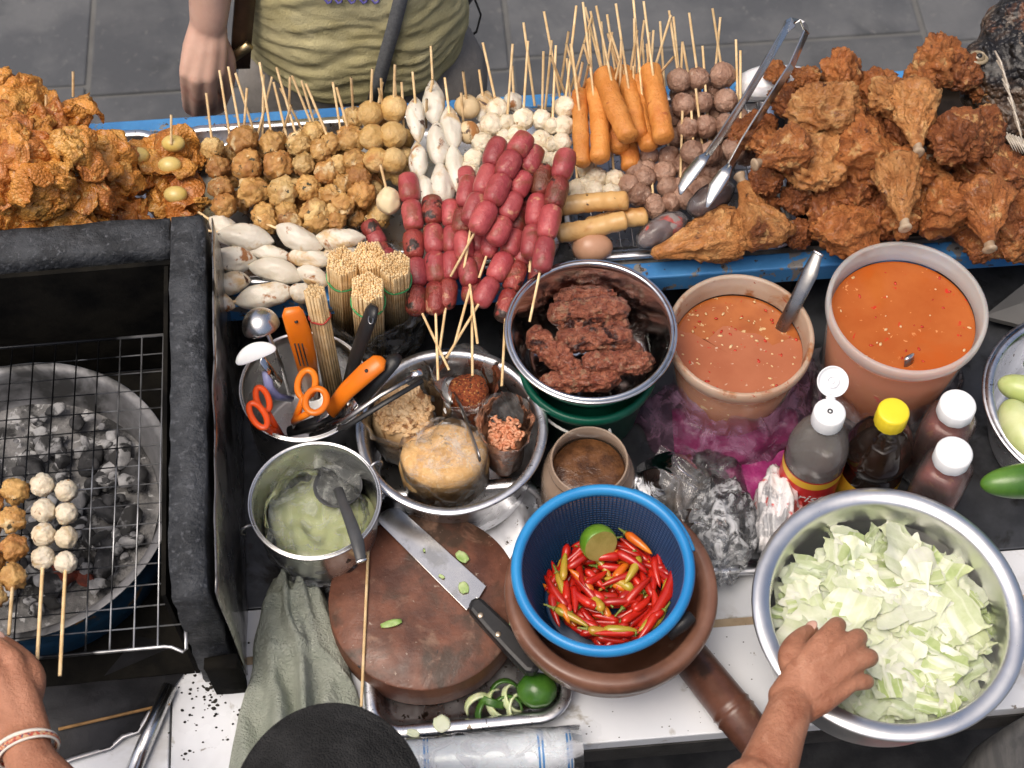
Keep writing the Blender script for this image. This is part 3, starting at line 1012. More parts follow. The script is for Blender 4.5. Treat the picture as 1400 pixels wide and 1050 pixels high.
coals = [coal_mesh(s) for s in range(8)]
rk = random.Random(21)
coal_var = []
for i in range(230):
    if i < 150:
        px, py = rk.uniform(20, 225), rk.uniform(560, 850)
    else:
        px, py = rk.uniform(-60, 200), rk.uniform(585, 830)
    p = P(px, py, 0.062)
    if (p - Vector((c.x, c.y, p.z))).length > r * .76:
        continue
    k = rk.randrange(8)
    mi = 2 if (80 < px < 150 and 755 < py < 795 and rk.random() < .5) else (1 if rk.random() < 0.52 else 0)
    key = (k, mi)
    me = bpy.data.meshes.get('charcoal_%d_%d' % key)
    if me is None:
        me = coals[k].copy()
        me.name = 'charcoal_%d_%d' % key
        me.materials.clear()
        me.materials.append((m_coal + [m_ember])[mi])
    o = put('charcoal_lump', me, None, loc=(p.x, p.y, T + 0.060 + rk.uniform(0, .006)), rot=(rk.uniform(-.4, .4), rk.uniform(-.4, .4), rk.uniform(0, 6.3)))
    s_ = rk.choice((rk.uniform(.003, .006), rk.uniform(0.004, 0.009), rk.uniform(.008, .015)))
    o.scale = (s_, s_, s_)
    tag(o, ('lump of charcoal glowing dull red in the ash', 'lump of charcoal whitened by ash under the grate', 'lump of black charcoal under the grate')[2 - mi] if mi != 0 else 'lump of black charcoal under the grate',
        'charcoal', 'charcoal lumps in the fire basin')
    if mi == 2:
        o['label'] = 'lump of charcoal glowing dull red in the ash'
    elif mi == 1:
        o['label'] = 'lump of charcoal whitened by ash under the grate'

# --- wire grate
GZ = 0.128
m_grate = M('grate wire', (0.02, 0.02, 0.022), (0.03, 0.03, 0.03), rough=0.35, metal=0.8, scale=10, per_object=False)
nt = m_grate.node_tree
pb = nt.nodes['Principled BSDF']
tcn = _n(nt, 'TexCoord')
sp = _n(nt, 'SeparateXYZ')
nt.links.new(tcn.outputs['Object'], sp.inputs[0])
nzz = noise_tex(nt, tcn.outputs['Object'], 22, 2)
a1 = _n(nt, 'Math', operation='MULTIPLY_ADD')
a1.inputs[1].default_value = 4.2
a1.inputs[2].default_value = 0.30
nt.links.new(sp.outputs[0], a1.inputs[0])
a3 = _n(nt, 'Math', operation='ADD')
nt.links.new(a1.outputs[0], a3.inputs[0])
nt.links.new(nzz, a3.inputs[1])
nt.links.new(ramp(nt, a3.outputs[0], [(0.50, (0.015, 0.016, 0.018)), (0.74, (0.55, 0.56, 0.57))]), pb.inputs['Base Color'])
g0 = P(232, 457, GZ)
g1 = P(225, 884, GZ)
gdir = (g0 - g1).normalized()
gxr = Vector((gdir.y, -gdir.x, 0))
glen = (g0 - g1).length
grate = thing('grill_grate', 'square wire grate with bare silver edge lying over the coals', 'grate', (g1.x, g1.y, T + GZ), (0, 0, math.atan2(gxr.y, gxr.x)))
nv, nh = 18, 16
su = glen / nh
for i in range(nv):
    x = -0.006 - i * su * 1.02
    bend = rk.uniform(-.0008, .0008)
    MB().tube([(x, 0, 0), (x + bend, glen * .5, 0.0004), (x, glen, 0)], 0.00080, 6).build('wire', m_grate, grate)
for k in range(1, nh):
    y = k * su
    MB().tube([(-0.006 - nv * su, y, -0.0016), (-0.15, y + rk.uniform(-.0008, .0008), -0.0014), (0.004 + (0.012 if k < 2 else 0), y, -0.0016)], 0.00072, 6).build('wire', m_grate, grate)
MB().tube([(-0.006 - nv * su, glen, 0), (0.004, glen, 0)], 0.0016, 8).build('edge_bar', m_grate, grate)
MB().tube([(-0.006 - nv * su, 0, 0), (0.0, 0, 0), (0.006, -.001, 0), (0.016, -0.006, -.001), (0.019, -0.004, 0), (0.0185, 0.010, 0), (0.018, su, -0.0016)], 0.0016, 8).build('edge_bar', m_grate, grate)
for x, y in ((-0.002, glen - .012), (-0.36, glen - .012), (-0.36, 0.04), (0.002, 0.055)):
    MB().tube([(x, y, 0), (x, y, -GZ + 0.012)], 0.0017, 6).build('support_leg', m_grate, grate)

# --- dark foil sheet, tube, soot crumbs
m_foil = M('scorched foil', (0.007, 0.007, 0.008), (0.028, 0.028, 0.031), rough=0.6, scale=20, bump=0.6, bscale=40)
m_foile = M('foil edge', (0.4, 0.4, 0.42), (0.55, 0.55, 0.56), rough=0.35, metal=0.8, scale=30)
out_ = [(-70, 850), (20, 850), (140, 860), (215, 875), (262, 905), (226, 955), (205, 975), (188, 1000), (168, 1008), (150, 1022), (100, 1038), (60, 1052), (-20, 1070), (-80, 1080)]
pts = [P(x, y, 0.004) for x, y in out_]
cen = P(60, 980, .004)
b = MB()
n = len(pts)
b.add([(p.x - cen.x, p.y - cen.y, 0.0008 + 0.003 * (i % 2)) for i, p in enumerate(pts)] + [(0, 0, .0015)], [(i, (i + 1) % n, n) for i in range(n)])
o = b.build('foil_sheet', m_foil, solid=0.0006)
o.location = (cen.x, cen.y, T + 0.001)
tag(o, 'scorched dark foil sheet with torn pale edge in front of the grill', 'foil')
MB().tube([(p.x - cen.x, p.y - cen.y, 0.0014 + 0.003 * (i % 2)) for i, p in enumerate(pts[5:13])], 0.0024, 6, flat=.5).build('torn_edge', m_foile, o)
p0, p1 = P(232, 938, .008), P(176, 1068, .008)
tb = thing('metal_tube', 'thin silver metal tube beside the scorched foil', 'tube', p0)
MB().tube([(0, 0, 0), tuple(p1 - p0)], 0.0075, 14).build('pipe', m_steel2, tb)
m_stick = M('bamboo', (0.62, 0.42, 0.20), (0.76, 0.57, 0.32), rough=0.6, scale=90, rand=0.16, bump=0.1)
m_stickdk = M('scorched bamboo', (0.22, 0.12, 0.04), (0.34, 0.19, 0.07), rough=0.6, scale=60)
p0, p1 = P(80, 997, .007), P(232, 962, .009)
tag(MB().tube([(0, 0, 0), tuple(p1 - p0)], 0.0016, 6).build('bamboo_stick', m_stickdk), 'single scorched bamboo stick lying on the dark foil', 'stick').location = p0
m_crumb = M('soot crumb', (0.01, 0.01, 0.01), (0.03, 0.026, 0.02), rough=0.95)
cr_ = MB()
for i in range(120):
    px, py = rk.gauss(285, 26), rk.gauss(945, 30)
    if i > 95:
        px, py = rk.uniform(230, 335), rk.uniform(900, 1050)
    p = P(px, py, 0.0)
    s_ = rk.uniform(.0004, .0016) * (1.8 if rk.random() < .08 else 1)
    cr_.ico(1, 1, lambda q: Vector((q.x * s_ * rk.uniform(.7, 1.6), q.y * s_, q.z * s_ * .6)), Matrix.Translation((p.x, p.y, T + s_ * .4)))
for i in range(60):
    px, py = rk.uniform(780, 1030), rk.uniform(800, 1010)
    p = P(px, py, 0.0)
    s_ = rk.uniform(.0003, .0007)
    cr_.ico(1, 1, lambda q: Vector((q.x * s_ * 1.5, q.y * s_, q.z * s_ * .5)), Matrix.Translation((p.x, p.y, T + s_ * .4)))
o = cr_.build('soot_crumbs', m_crumb)
tag(o, 'loose black soot crumbs on the white worktop', 'soot', kind='stuff')
# ================================================================== FOOD
rf = random.Random(77)


def lump(seed, amp=0.10, f=1.6, fine=0.03, ff=6.0, sub=3, st=(1, 1, 1), ridge=0.0):
    def fn(p):
        d = 1 + amp * fbm(p, f, 3, seed) * 1.6 + fine * fbm(p, ff, 3, seed + 5) * 1.6
        if ridge:
            d -= ridge * (1 - min(1, abs(noise.noise(p * 2.2 + Vector((seed, 0, 0)))) * 5))
        return Vector((p.x * d * st[0], p.y * d * st[1], p.z * d * st[2]))
    return MB().ico(1, sub, fn).mesh('ball')


def inst(meshes, mats, name):
    """mesh copies per (shape, material)"""
    out = []
    for me in meshes:
        for m in mats:
            k = me.copy()
            k.name = name
            k.materials.clear()
            k.materials.append(m)
            out.append(k)
    return out


m_fried = [M('fried ball %d' % i, a, b_, rough=0.42, scale=55, bump=0.5, bscale=170, bdist=0.010, rand=0.14, sss=0.05, coat=0.10,
             marks=(((0.30, 0.14, 0.045), 22, 0.55, 0.16), ((0.66, 0.50, 0.27), 60, 0.62, 0.12), ((0.06, 0.055, 0.03), 120, 0.72, 0.02)))
           for i, (a, b_) in enumerate((((0.42, 0.215, 0.062), (0.58, 0.35, 0.12)), ((0.48, 0.285, 0.095), (0.64, 0.45, 0.195)), ((0.35, 0.15, 0.042), (0.50, 0.265, 0.08))))]
m_gold = M('golden ball', (0.56, 0.34, 0.11), (0.68, 0.48, 0.22), rough=0.45, scale=45, bump=0.5, bscale=200, bdist=.008, rand=0.1, sss=0.08, coat=0.1, marks=(((0.42, 0.19, 0.05), 18, 0.60, 0.14),))
m_whiteball = M('white fish ball', (0.68, 0.57, 0.40), (0.78, 0.70, 0.55), rough=0.42, scale=60, bump=0.45, bscale=160, bdist=.008, rand=0.10, sss=0.1, coat=0.12,
                marks=(((0.30, 0.15, 0.06), 90, 0.74, 0.04), ((0.52, 0.38, 0.20), 45, 0.58, 0.16)))
m_squid = M('squid fish cake', (0.62, 0.57, 0.47), (0.70, 0.66, 0.57), rough=0.40, scale=30, bump=0.25, bscale=110, bdist=.006, rand=0.06, sss=0.12, coat=0.15,
            marks=(((0.52, 0.36, 0.18), 30, 0.58, 0.16), ((0.30, 0.13, 0.045), 40, 0.655, 0.08), ((0.07, 0.03, 0.018), 60, 0.73, 0.06)))
m_squid2 = M('yellowish squid cake', (0.60, 0.48, 0.28), (0.68, 0.57, 0.36), rough=0.42, scale=20, bump=0.12, bscale=70, rand=0.06, sss=0.15)
m_meat = M('brown meatball', (0.30, 0.165, 0.11), (0.42, 0.26, 0.185), rough=0.40, scale=60, bump=0.6, bscale=180, bdist=.009, rand=0.14, coat=0.15, marks=(((0.18, 0.085, 0.05), 40, 0.57, 0.14), ((.46, .32, .24), 120, .68, .06)))
m_red = M('red sausage', (0.30, 0.045, 0.052), (0.40, 0.082, 0.082), rough=0.34, scale=40, bump=0.35, bscale=140, bdist=.006, rand=0.20, coat=0.15, sss=0.04,
          marks=(((0.23, 0.055, 0.035), 45, 0.56, 0.14), ((0.035, 0.018, 0.014), 34, 0.77, 0.06), ((0.46, 0.21, 0.13), 70, 0.68, 0.1)))
m_orange = M('orange sausage', (0.55, 0.20, 0.036), (0.66, 0.285, 0.07), rough=0.42, scale=30, bump=0.45, bscale=220, bdist=.006, rand=0.10, coat=0.12, sss=0.05, marks=(((0.52, 0.17, 0.035), 24, 0.55, 0.16), ((.36, .10, .02), 60, .70, .06)))
m_yell = M('yellow grilled sausage', (0.56, 0.31, 0.10), (0.64, 0.40, 0.16), rough=0.38, scale=22, bump=0.12, coat=0.2, rand=0.05, marks=(((0.42, 0.19, 0.05), 26, 0.58, 0.16), ((0.05, 0.025, 0.014), 60, 0.78, 0.04)))
m_char = M('white ball charred', (0.56, 0.40, 0.20), (0.66, 0.52, 0.32), rough=0.5, scale=24, bump=0.2, marks=(((0.05, 0.025, 0.015), 26, 0.60, 0.06), ((0.36, 0.16, 0.05), 22, 0.52, 0.1)))

BALL_FRIED = inst([lump(s, 0.24, 1.6, 0.10, 4.5, 4, (1, rf.uniform(.86, 1.12), rf.uniform(.85, 1.05)), 0.12) for s in range(8)], m_fried, 'fried_ball')
BALL_GOLD = inst([lump(s + 20, 0.09, 1.4, 0.05, 6, 4, ridge=.03) for s in range(4)], [m_gold], 'golden_ball')
BALL_WHITE = inst([lump(s + 30, 0.14, 1.6, 0.08, 5, 4, ridge=.06) for s in range(6)], [m_whiteball], 'white_ball')
BALL_MEAT = inst([lump(s + 40, 0.08, 1.6, 0.06, 6, 4, ridge=.06) for s in range(5)], [m_meat], 'meatball')
BALL_CHAR = inst([lump(s + 50, 0.05, 1.5, 0.02, 6, 3, (1, 1.1, 1)) for s in range(2)], [m_char], 'charred_ball')


def spindle(seed, asym=0.0):
    """pointed squid-shaped cake along Z, length 2, radius ~.36"""
    def fn(p):
        z = p.z
        k = max(0.0, 1 - abs(z) ** 2.2) ** 0.85
        rr = math.hypot(p.x, p.y)
        a = math.atan2(p.y, p.x)
        rad = 0.40 * k * (1 - asym * z * .35) * (1 + 0.07 * sin(2 * a + seed) + 0.06 * noise.noise(Vector((p.x * 4, p.y * 4, z * 4 + seed))) + 0.16 * noise.noise(Vector((p.x, p.y, z)) * 1.6 + Vector((seed * 3, 0, 0))))
        if rr > 1e-5:
            bx = 0.06 * sin(z * 2.0 + seed)
            return Vector((p.x / rr * rad + bx, p.y / rr * rad, z))
        return Vector((0, 0, z))
    return MB().ico(1, 4, fn).mesh('squid_cake')


SQUID = inst([spindle(s, .3 * (s % 3 - 1)) for s in range(5)], [m_squid], 'squid_cake')
SQUIDY = inst([spindle(9, .2)], [m_squid2], 'squid_cake')


def barrel(seed, slim=1.0):
    """cocktail sausage along Z, length 2, radius ~.62"""
    pr = [(0, -1), (.16, -.99), (.38, -.93), (.54, -.80), (.61, -.55), (.635, -.2), (.63, .2), (.61, .55), (.54, .80), (.38, .93), (.16, .99), (0, 1)]
    b = MB().lathe([(x * slim, z) for x, z in pr], 22, wob=lambda a, z: 1 + .10 * noise.noise(Vector((cos(a) * .9, sin(a) * .9, z + seed * 4))) + .03 * noise.noise(Vector((cos(a) * 3, sin(a) * 3, z * 2 + seed))))
    return b.mesh('sausage')


m_red2 = M('browned red sausage', (0.20, 0.028, 0.024), (0.30, 0.055, 0.042), rough=0.36, scale=40, bump=0.5, bscale=140, bdist=.007, rand=0.2, coat=0.2,
           marks=(((0.16, 0.05, 0.025), 45, 0.54, 0.14), ((0.03, 0.016, 0.012), 40, 0.64, 0.06), ((0.42, 0.20, 0.12), 80, 0.68, 0.1)))
RED = inst([barrel(s) for s in range(7)], [m_red, m_red, m_red, m_red2], 'sausage_piece')


def rod(seed, ends=.12):
    pr = [(0, -1)]
    for i in range(1, 6):
        a = R(90 * i / 5)
        pr.append((.17 * sin(a), -1 + ends * (1 - cos(a))))
    pr += [(.17 + .006 * sin(seed * 3 + i * 1.9), -.8 + .1 * i) for i in range(17)]
    for i in range(5, 0, -1):
        a = R(90 * i / 5)
        pr.append((.17 * sin(a), 1 - ends * (1 - cos(a))))
    pr.append((0, 1))
    ang = seed * 1.7
    b = MB().lathe(pr, 20, wob=lambda a, z: 1 + .09 * noise.noise(Vector((cos(a), sin(a), z * 2.4 + seed * 4))) + .035 * noise.noise(Vector((cos(a) * 3, sin(a) * 3, z * 9 + seed))))
    b.v = [(x + .05 * (1 - z * z) * cos(ang), y + .05 * (1 - z * z) * sin(ang), z) for x, y, z in b.v]
    return b.mesh('long_sausage')


ORANGE = inst([rod(s) for s in range(4)], [m_orange], 'long_sausage')
YELLOW = inst([rod(s + 7) for s in range(3)], [m_yell], 'long_sausage')

STICK = {}


def stick_obj(parent, a, b_, origin, name='stick', rad=0.0014, mat=None):
    d = Vector(b_) - Vector(a)
    key = round(d.length, 2)
    if key not in STICK:
        STICK[key] = MB().tube([(0, 0, 0), (0, 0, key)], 1.0, 7, up=(1, 0, 0)).mesh('stick')
        STICK[key].materials.append(m_stick)
    o = put(name, STICK[key], None, parent, loc=Vector(a) - origin, rot=align(d, rf.uniform(0, 3)))
    o.scale = (rad, rad, d.length / key)
    return o


def zh(py):
    """height of the display pile's surface above the table for a photo row"""
    k = max(0.0, min(1.0, (410 - py) / 260))
    return SH + 0.022 + 0.040 * k


def ball_skewer(label, group, balls, meshes, rpx, stick_end=None, cat='skewer', name='food_skewer', dh=0.0, part='ball', squash=1.0, tail=None, dh_end=0.05):
    """balls: photo pixels from the stick's handle end to the tip"""
    pts = [P(x, y, zh(y) + dh) for x, y in balls]
    t = thing(name, label, cat, pts[-1], None, group)
    o0 = pts[-1]
    for i, p in enumerate(pts):
        me = meshes[rf.randrange(len(meshes))]
        o = put(part, me, None, t, loc=p - o0, rot=(rf.uniform(0, 6), rf.uniform(0, 6), rf.uniform(0, 6)))
        s_ = rpx * mpp(p) * rf.uniform(.93, 1.06)
        o.scale = (s_, s_, s_)
    if stick_end:
        e = P(stick_end[0], stick_end[1], zh(balls[0][1]) + dh + dh_end)
        stick_obj(t, pts[0], e, o0)
    return t


def link_skewer(label, group, segs, meshes, rpx, stick_end=None, h=None, cat='skewer', name='food_skewer', part='piece', lenk=1.0, dh=0.0, stick_h=None, rad_ratio=.62):
    """pieces laid end to end along the stick"""
    hs = [(zh(y) + dh) if h is None else h for x, y in segs]
    pts = [P(x, y, k) for (x, y), k in zip(segs, hs)]
    t = thing(name, label, cat, pts[-1], None, group)
    o0 = pts[-1]
    for i, p in enumerate(pts):
        d = (pts[min(i + 1, len(pts) - 1)] - pts[max(i - 1, 0)])
        if d.length < 1e-4:
            d = EY
        gap = (pts[i + 1] - p).length if i + 1 < len(pts) else (p - pts[i - 1]).length if i else rpx * 2.6 * mpp(p)
        me = meshes[rf.randrange(len(meshes))]
        o = put(part, me, None, t, loc=p - o0, rot=align(d, rf.uniform(0, 6)))
        rr = rpx * mpp(p) / rad_ratio
        o.scale = (rr, rr, min(gap * .5 * lenk, rr * 1.25))
    if stick_end:
        e = P(stick_end[0], stick_end[1], stick_h if stick_h is not None else hs[0] + 0.03)
        a = pts[0] if (e - pts[0]).length < (e - pts[-1]).length else pts[-1]
        far = pts[-1] if (e - pts[0]).length < (e - pts[-1]).length else pts[0]
        stick_obj(t, a, e, o0)
    return t


# --- fried fish balls
ORD = ['first', 'second', 'third', 'fourth', 'fifth', 'sixth', 'seventh', 'eighth']
G1 = 'skewers of browned fried fish balls'
L1 = 'bamboo skewer of browned lumpy fried fish balls in the wide tray'
fried = [
    ([(291, 203), (297, 229), (302, 257), (306, 281)], (282, 127), 17),
    ([(331, 193), (338, 227), (346, 262)], (312, 91), 21),
    ([(373, 197), (380, 227), (387, 262)], (355, 85), 20),
    ([(408, 196), (415, 226), (421, 257), (432, 291)], (378, 92), 18),
    ([(430, 180), (439, 207), (447, 237), (453, 268)], (399, 103), 17),
    ([(452, 197), (463, 225), (470, 252), (468, 280)], (418, 114), 16),
    ([(480, 192), (486, 222), (490, 243), (495, 265)], (460, 119), 19),
    ([(483, 161), (478, 186)], (480, 106), 16),
]
for i, (bl, se, rp) in enumerate(fried):
    ball_skewer('%s skewer of browned lumpy fish balls counting from the fried wrapper heap' % ORD[i], G1, bl, BALL_FRIED, rp, se, part='fish_ball')
for bl, se, rp in (([(318, 210), (322, 242), (330, 275)], (300, 96), 17), ([(357, 212), (362, 245), (366, 280)], (322, 100), 17), ([(398, 212), (402, 243), (408, 272), (414, 296)], (374, 112), 17),
                   ([(438, 196), (446, 222), (456, 252)], (412, 110), 16), ([(471, 210), (478, 238), (482, 268), (486, 296)], (455, 112), 17), ([(420, 190), (426, 214), (434, 244)], (383, 120), 16),
                   ([(345, 215), (350, 240)], (372, 105), 15), ([(508, 250), (512, 280), (515, 300)], (508, 120), 16)):
    ball_skewer('bamboo skewer of browned fried fish balls half buried under other skewers', 'half buried skewers of browned fish balls', bl, BALL_FRIED, rp, se, part='fish_ball', dh=-0.022)
for x, y, rp in ((361, 294, 17), (393, 291, 17), (432, 292, 21), (456, 290, 15)):
    ball_skewer('short skewer of browned fish balls poking out above the squid cakes', 'short skewers of browned fish balls', [(x, y), (x + 3, y + 12)], BALL_FRIED, rp, (x - 9, y - 20), part='fish_ball', dh=-.004, dh_end=.0)
# --- golden balls
for lab, bl, se in (('skewer of smooth golden fish balls next to the browned ones', [(506, 156), (509, 188), (514, 219)], (509, 94)), ('skewer of smooth golden fish balls next to the upright squid cakes', [(538, 149), (537, 185), (538, 220)], (540, 88))):
    ball_skewer(lab, 'skewers of smooth golden fish balls', bl, BALL_GOLD, 18.5, se, part='fish_ball', dh=.004)
for bl, se in (([(523, 165), (526, 198), (528, 232)], (521, 107)), ([(553, 190), (552, 215), (548, 240)], (549, 112)), ([(500, 236), (508, 262), (520, 292)], (523, 112))):
    ball_skewer('skewer of golden fish balls half hidden behind the smooth golden ones', 'half hidden skewers of golden fish balls', bl, BALL_GOLD, 15.5, se, part='fish_ball', dh=-.018)
# --- squid cakes standing on skewers
for i, (segs, se, rp, lk) in enumerate((([(570, 164), (572, 220), (581, 264)], (564, 98), 13, 1.0), ([(593, 140), (599, 198), (605, 254)], (589, 63), 16, 1.0), ([(617, 174), (622, 230)], (608, 106), 14, 1.0))):
    link_skewer('%s skewer of white squid-shaped cakes counting from the golden balls' % ORD[i], 'skewers of white squid-shaped cakes', segs, SQUID, rp, se, part='squid_cake', dh=.004, rad_ratio=.40, lenk=1.15)
link_skewer('plump yellowish squid-shaped cake lying alone before the golden balls', None, [(532, 274)], SQUIDY, 16, (520, 225), part='squid_cake', dh=.010, rad_ratio=.38, lenk=1.0)
G2 = 'white squid-shaped cakes lying in the tray'
flat_squid = [((300, 318), (372, 330), 17), ((378, 312), (440, 338), 17), ((432, 325), (498, 326), 15), ((286, 300), (330, 330), 16), ((316, 330), (400, 352), 14), ((286, 350), (350, 358), 18),
              ((342, 362), (412, 382), 17), ((392, 352), (455, 356), 14), ((290, 388), (342, 386), 17), ((322, 412), (402, 398), 17), ((404, 372), (450, 384), 14), ((395, 398), (428, 402), 15), ((288, 408), (320, 420), 14), ((440, 352), (490, 340), 14)]
for i, (a, b_, rp) in enumerate(flat_squid):
    dh_ = 0.004 - 0.008 * (i > 2)
    pa, pb_ = P(a[0], a[1], zh(a[1]) + dh_), P(b_[0], b_[1], zh(b_[1]) + dh_ - .002)
    mid = (pa + pb_) / 2
    t = thing('food_skewer', 'white squid-shaped fish cake lying sideways before the browned fish balls', 'skewer', mid, None, G2)
    o = put('squid_cake', SQUID[i % 5], None, t, loc=(0, 0, 0), rot=align(pb_ - pa, rf.uniform(0, 6)))
    rr = rp * mpp(mid) / .40
    o.scale = (rr, rr, (pb_ - pa).length * .54)
    d = (pa - pb_).normalized()
    stick_obj(t, d * 0.01 + mid, mid + d * ((pb_ - pa).length * .5 + 0.014), mid)
# --- white balls
G3 = 'skewers of white fish balls'
L3 = 'skewer of small white fish balls behind the red sausages'
for bl, se, rp in (([(680, 149), (672, 171), (660, 196), (648, 218), (642, 236)], (660, 58), 16), ([(715, 163), (707, 186), (696, 206)], (722, 56), 16), ([(741, 164), (739, 192), (734, 214)], (743, 70), 15),
                   ([(772, 147), (771, 172), (768, 196), (764, 222)], (788, 8), 15), ([(693, 168), (690, 188), (683, 205)], (701, 60), 12), ([(755, 172), (752, 197), (752, 220)], (760, 62), 13)):
    ball_skewer(L3, G3, bl, BALL_WHITE, rp, se, part='fish_ball')
for bl, se, rp in (([(800, 232), (797, 255)], (780, 60), 14), ([(815, 243), (812, 262)], (806, 40), 15), ([(840, 246), (836, 264)], (822, 30), 15), ([(790, 258), (792, 270)], (775, 80), 14)):
    ball_skewer('skewer of white fish balls with tips showing under the orange sausages', 'white fish ball skewers under the orange sausages', bl, BALL_WHITE, rp, se, part='fish_ball', dh=-.020)
ball_skewer('skewer of two scorched golden balls among the white ones', None, [(639, 146), (641, 181)], BALL_CHAR, 16, (633, 98), part='fish_ball')
for segs, se in (([(703, 140)], (700, 90)), ([(662, 146), (655, 190)], (655, 95))):
    link_skewer('pale squid cake skewer half hidden among the white fish balls', 'half hidden pale squid cakes', segs, SQUID, 13, se, part='squid_cake', dh=-.008, rad_ratio=.40)
# --- red sausages
G4 = 'skewers of red cocktail sausages'
up = [([(559, 257), (564, 295), (566, 335), (570, 373), (569, 411)], (614, 506), 14.5), ([(591, 288), (593, 327), (595, 366), (595, 408)], (599, 520), 14.5), ([(616, 292), (617, 328), (616, 364), (612, 402)], (600, 486), 13)]
for i, (segs, se, rp) in enumerate(up):
    link_skewer('%s straight skewer of red sausages counting from the stick bundles' % ORD[i], 'straight skewers of red cocktail sausages', segs, RED, rp, se, part='sausage_piece', dh=.012, stick_h=0.125, lenk=1.05)
L4 = 'slanting skewer of glossy red sausages in the tangled middle pile'
diag = [([(712, 198), (695, 226), (680, 260), (660, 298)], (616, 378), 15.5, .050), ([(677, 209), (664, 247), (648, 286)], (632, 382), 14.5, .044), ([(727, 218), (712, 252), (698, 282), (683, 316)], (673, 345), 14.5, .040),
        ([(741, 247), (733, 288), (727, 331)], (724, 372), 14.5, .035), ([(771, 225), (761, 264), (751, 304), (743, 348)], (724, 440), 15, .046), ([(707, 304), (700, 332), (684, 365), (664, 400)], (610, 490), 14.5, .022),
        ([(638, 262), (632, 303), (634, 336), (640, 372)], (653, 470), 13.5, .020), ([(716, 345), (704, 378), (692, 418)], (686, 528), 13.5, .016), ([(655, 330), (650, 362), (645, 396)], (646, 514), 13.5, .012),
        ([(722, 272), (716, 300), (708, 330)], (700, 380), 13, .018), ([(690, 262), (672, 330)], (655, 380), 13, .018), ([(640, 250), (660, 330)], (622, 470), 12.5, .008), ([(745, 300), (735, 370)], (712, 360), 12.5, .008)]
for segs, se, rp, dh_ in diag:
    link_skewer('slanting skewer of %s glossy red sausages in the tangled middle pile' % ('', '', 'two', 'three', 'four')[len(segs)], G4, segs, RED, rp, se, part='sausage_piece', dh=dh_, stick_h=0.150, lenk=1.06)
for a, b_ in (((508, 314), (515, 328)), ((522, 342), (530, 352))):
    link_skewer('stub of a red sausage skewer lying under the yellowish squid cake', 'stubs of red sausage', [a, b_], RED, 13, (b_[0] + 8, b_[1] + 16), part='sausage_piece', dh=-.006, lenk=1.6)


# --- long orange sausages
def long_one(meshes, a, b_, rp, label, group, dh, se=None, i=0):
    pa, pb_ = P(a[0], a[1], zh(a[1]) + dh), P(b_[0], b_[1], zh(b_[1]) + dh)
    mid = (pa + pb_) / 2
    t = thing('food_skewer', label, 'sausage', mid, None, group)
    o = put('sausage', meshes[i % len(meshes)], None, t, rot=align(pb_ - pa, rf.uniform(0, 6)))
    rr = rp * mpp(mid) / .172
    o.scale = (rr, rr, (pb_ - pa).length * .5)
    if se:
        stick_obj(t, mid, P(se[0], se[1], zh(a[1]) + dh + .05), mid)
    return t


G5 = 'long orange sausages on sticks'
L5 = 'long smooth orange sausage on a stick leaning in the pile'
for i, (a, b_, rp, dh_, se) in enumerate((((826, 106), (850, 208), 14, -.004, (800, 10)), ((848, 150), (862, 232), 13, -.012, (830, 20)), ((793, 122), (797, 228), 11.5, .004, (781, 60)), ((811, 108), (820, 222), 14, .010, (797, 3)),
                                          ((850, 92), (875, 190), 13, .012, (842, 5)), ((872, 104), (888, 205), 13, .008, (866, 0)), ((824, 95), (862, 192), 15, .024, (815, 8)), ((888, 90), (908, 194), 15, .022, (880, 2)))):
    long_one(ORANGE, a, b_, rp, L5, G5, dh_, se, i)
for i, (a, b_, dh_) in enumerate((((764, 283), (860, 274), .004), ((760, 320), (858, 300), .010), ((800, 312), (886, 296), -.010))):
    long_one(YELLOW, a, b_, 13.5, 'grilled yellow sausage lying sideways above the brown egg', 'grilled yellow sausages', dh_, None, i)
# --- brown egg
ep = P(807, 338, SH + 0.030)
m_egg = M('brown egg shell', (0.46, 0.25, 0.15), (0.54, 0.32, 0.21), rough=0.32, scale=20, bump=0.05, bscale=300, sss=0.05)
o = MB().ico(1, 4, lambda p: Vector((p.x * (1 + .10 * p.x) * .021, p.y * .0165, p.z * .0165))).build('egg', m_egg)
o.location = ep
tag(o, 'single brown egg lying on the wire rack', 'egg')
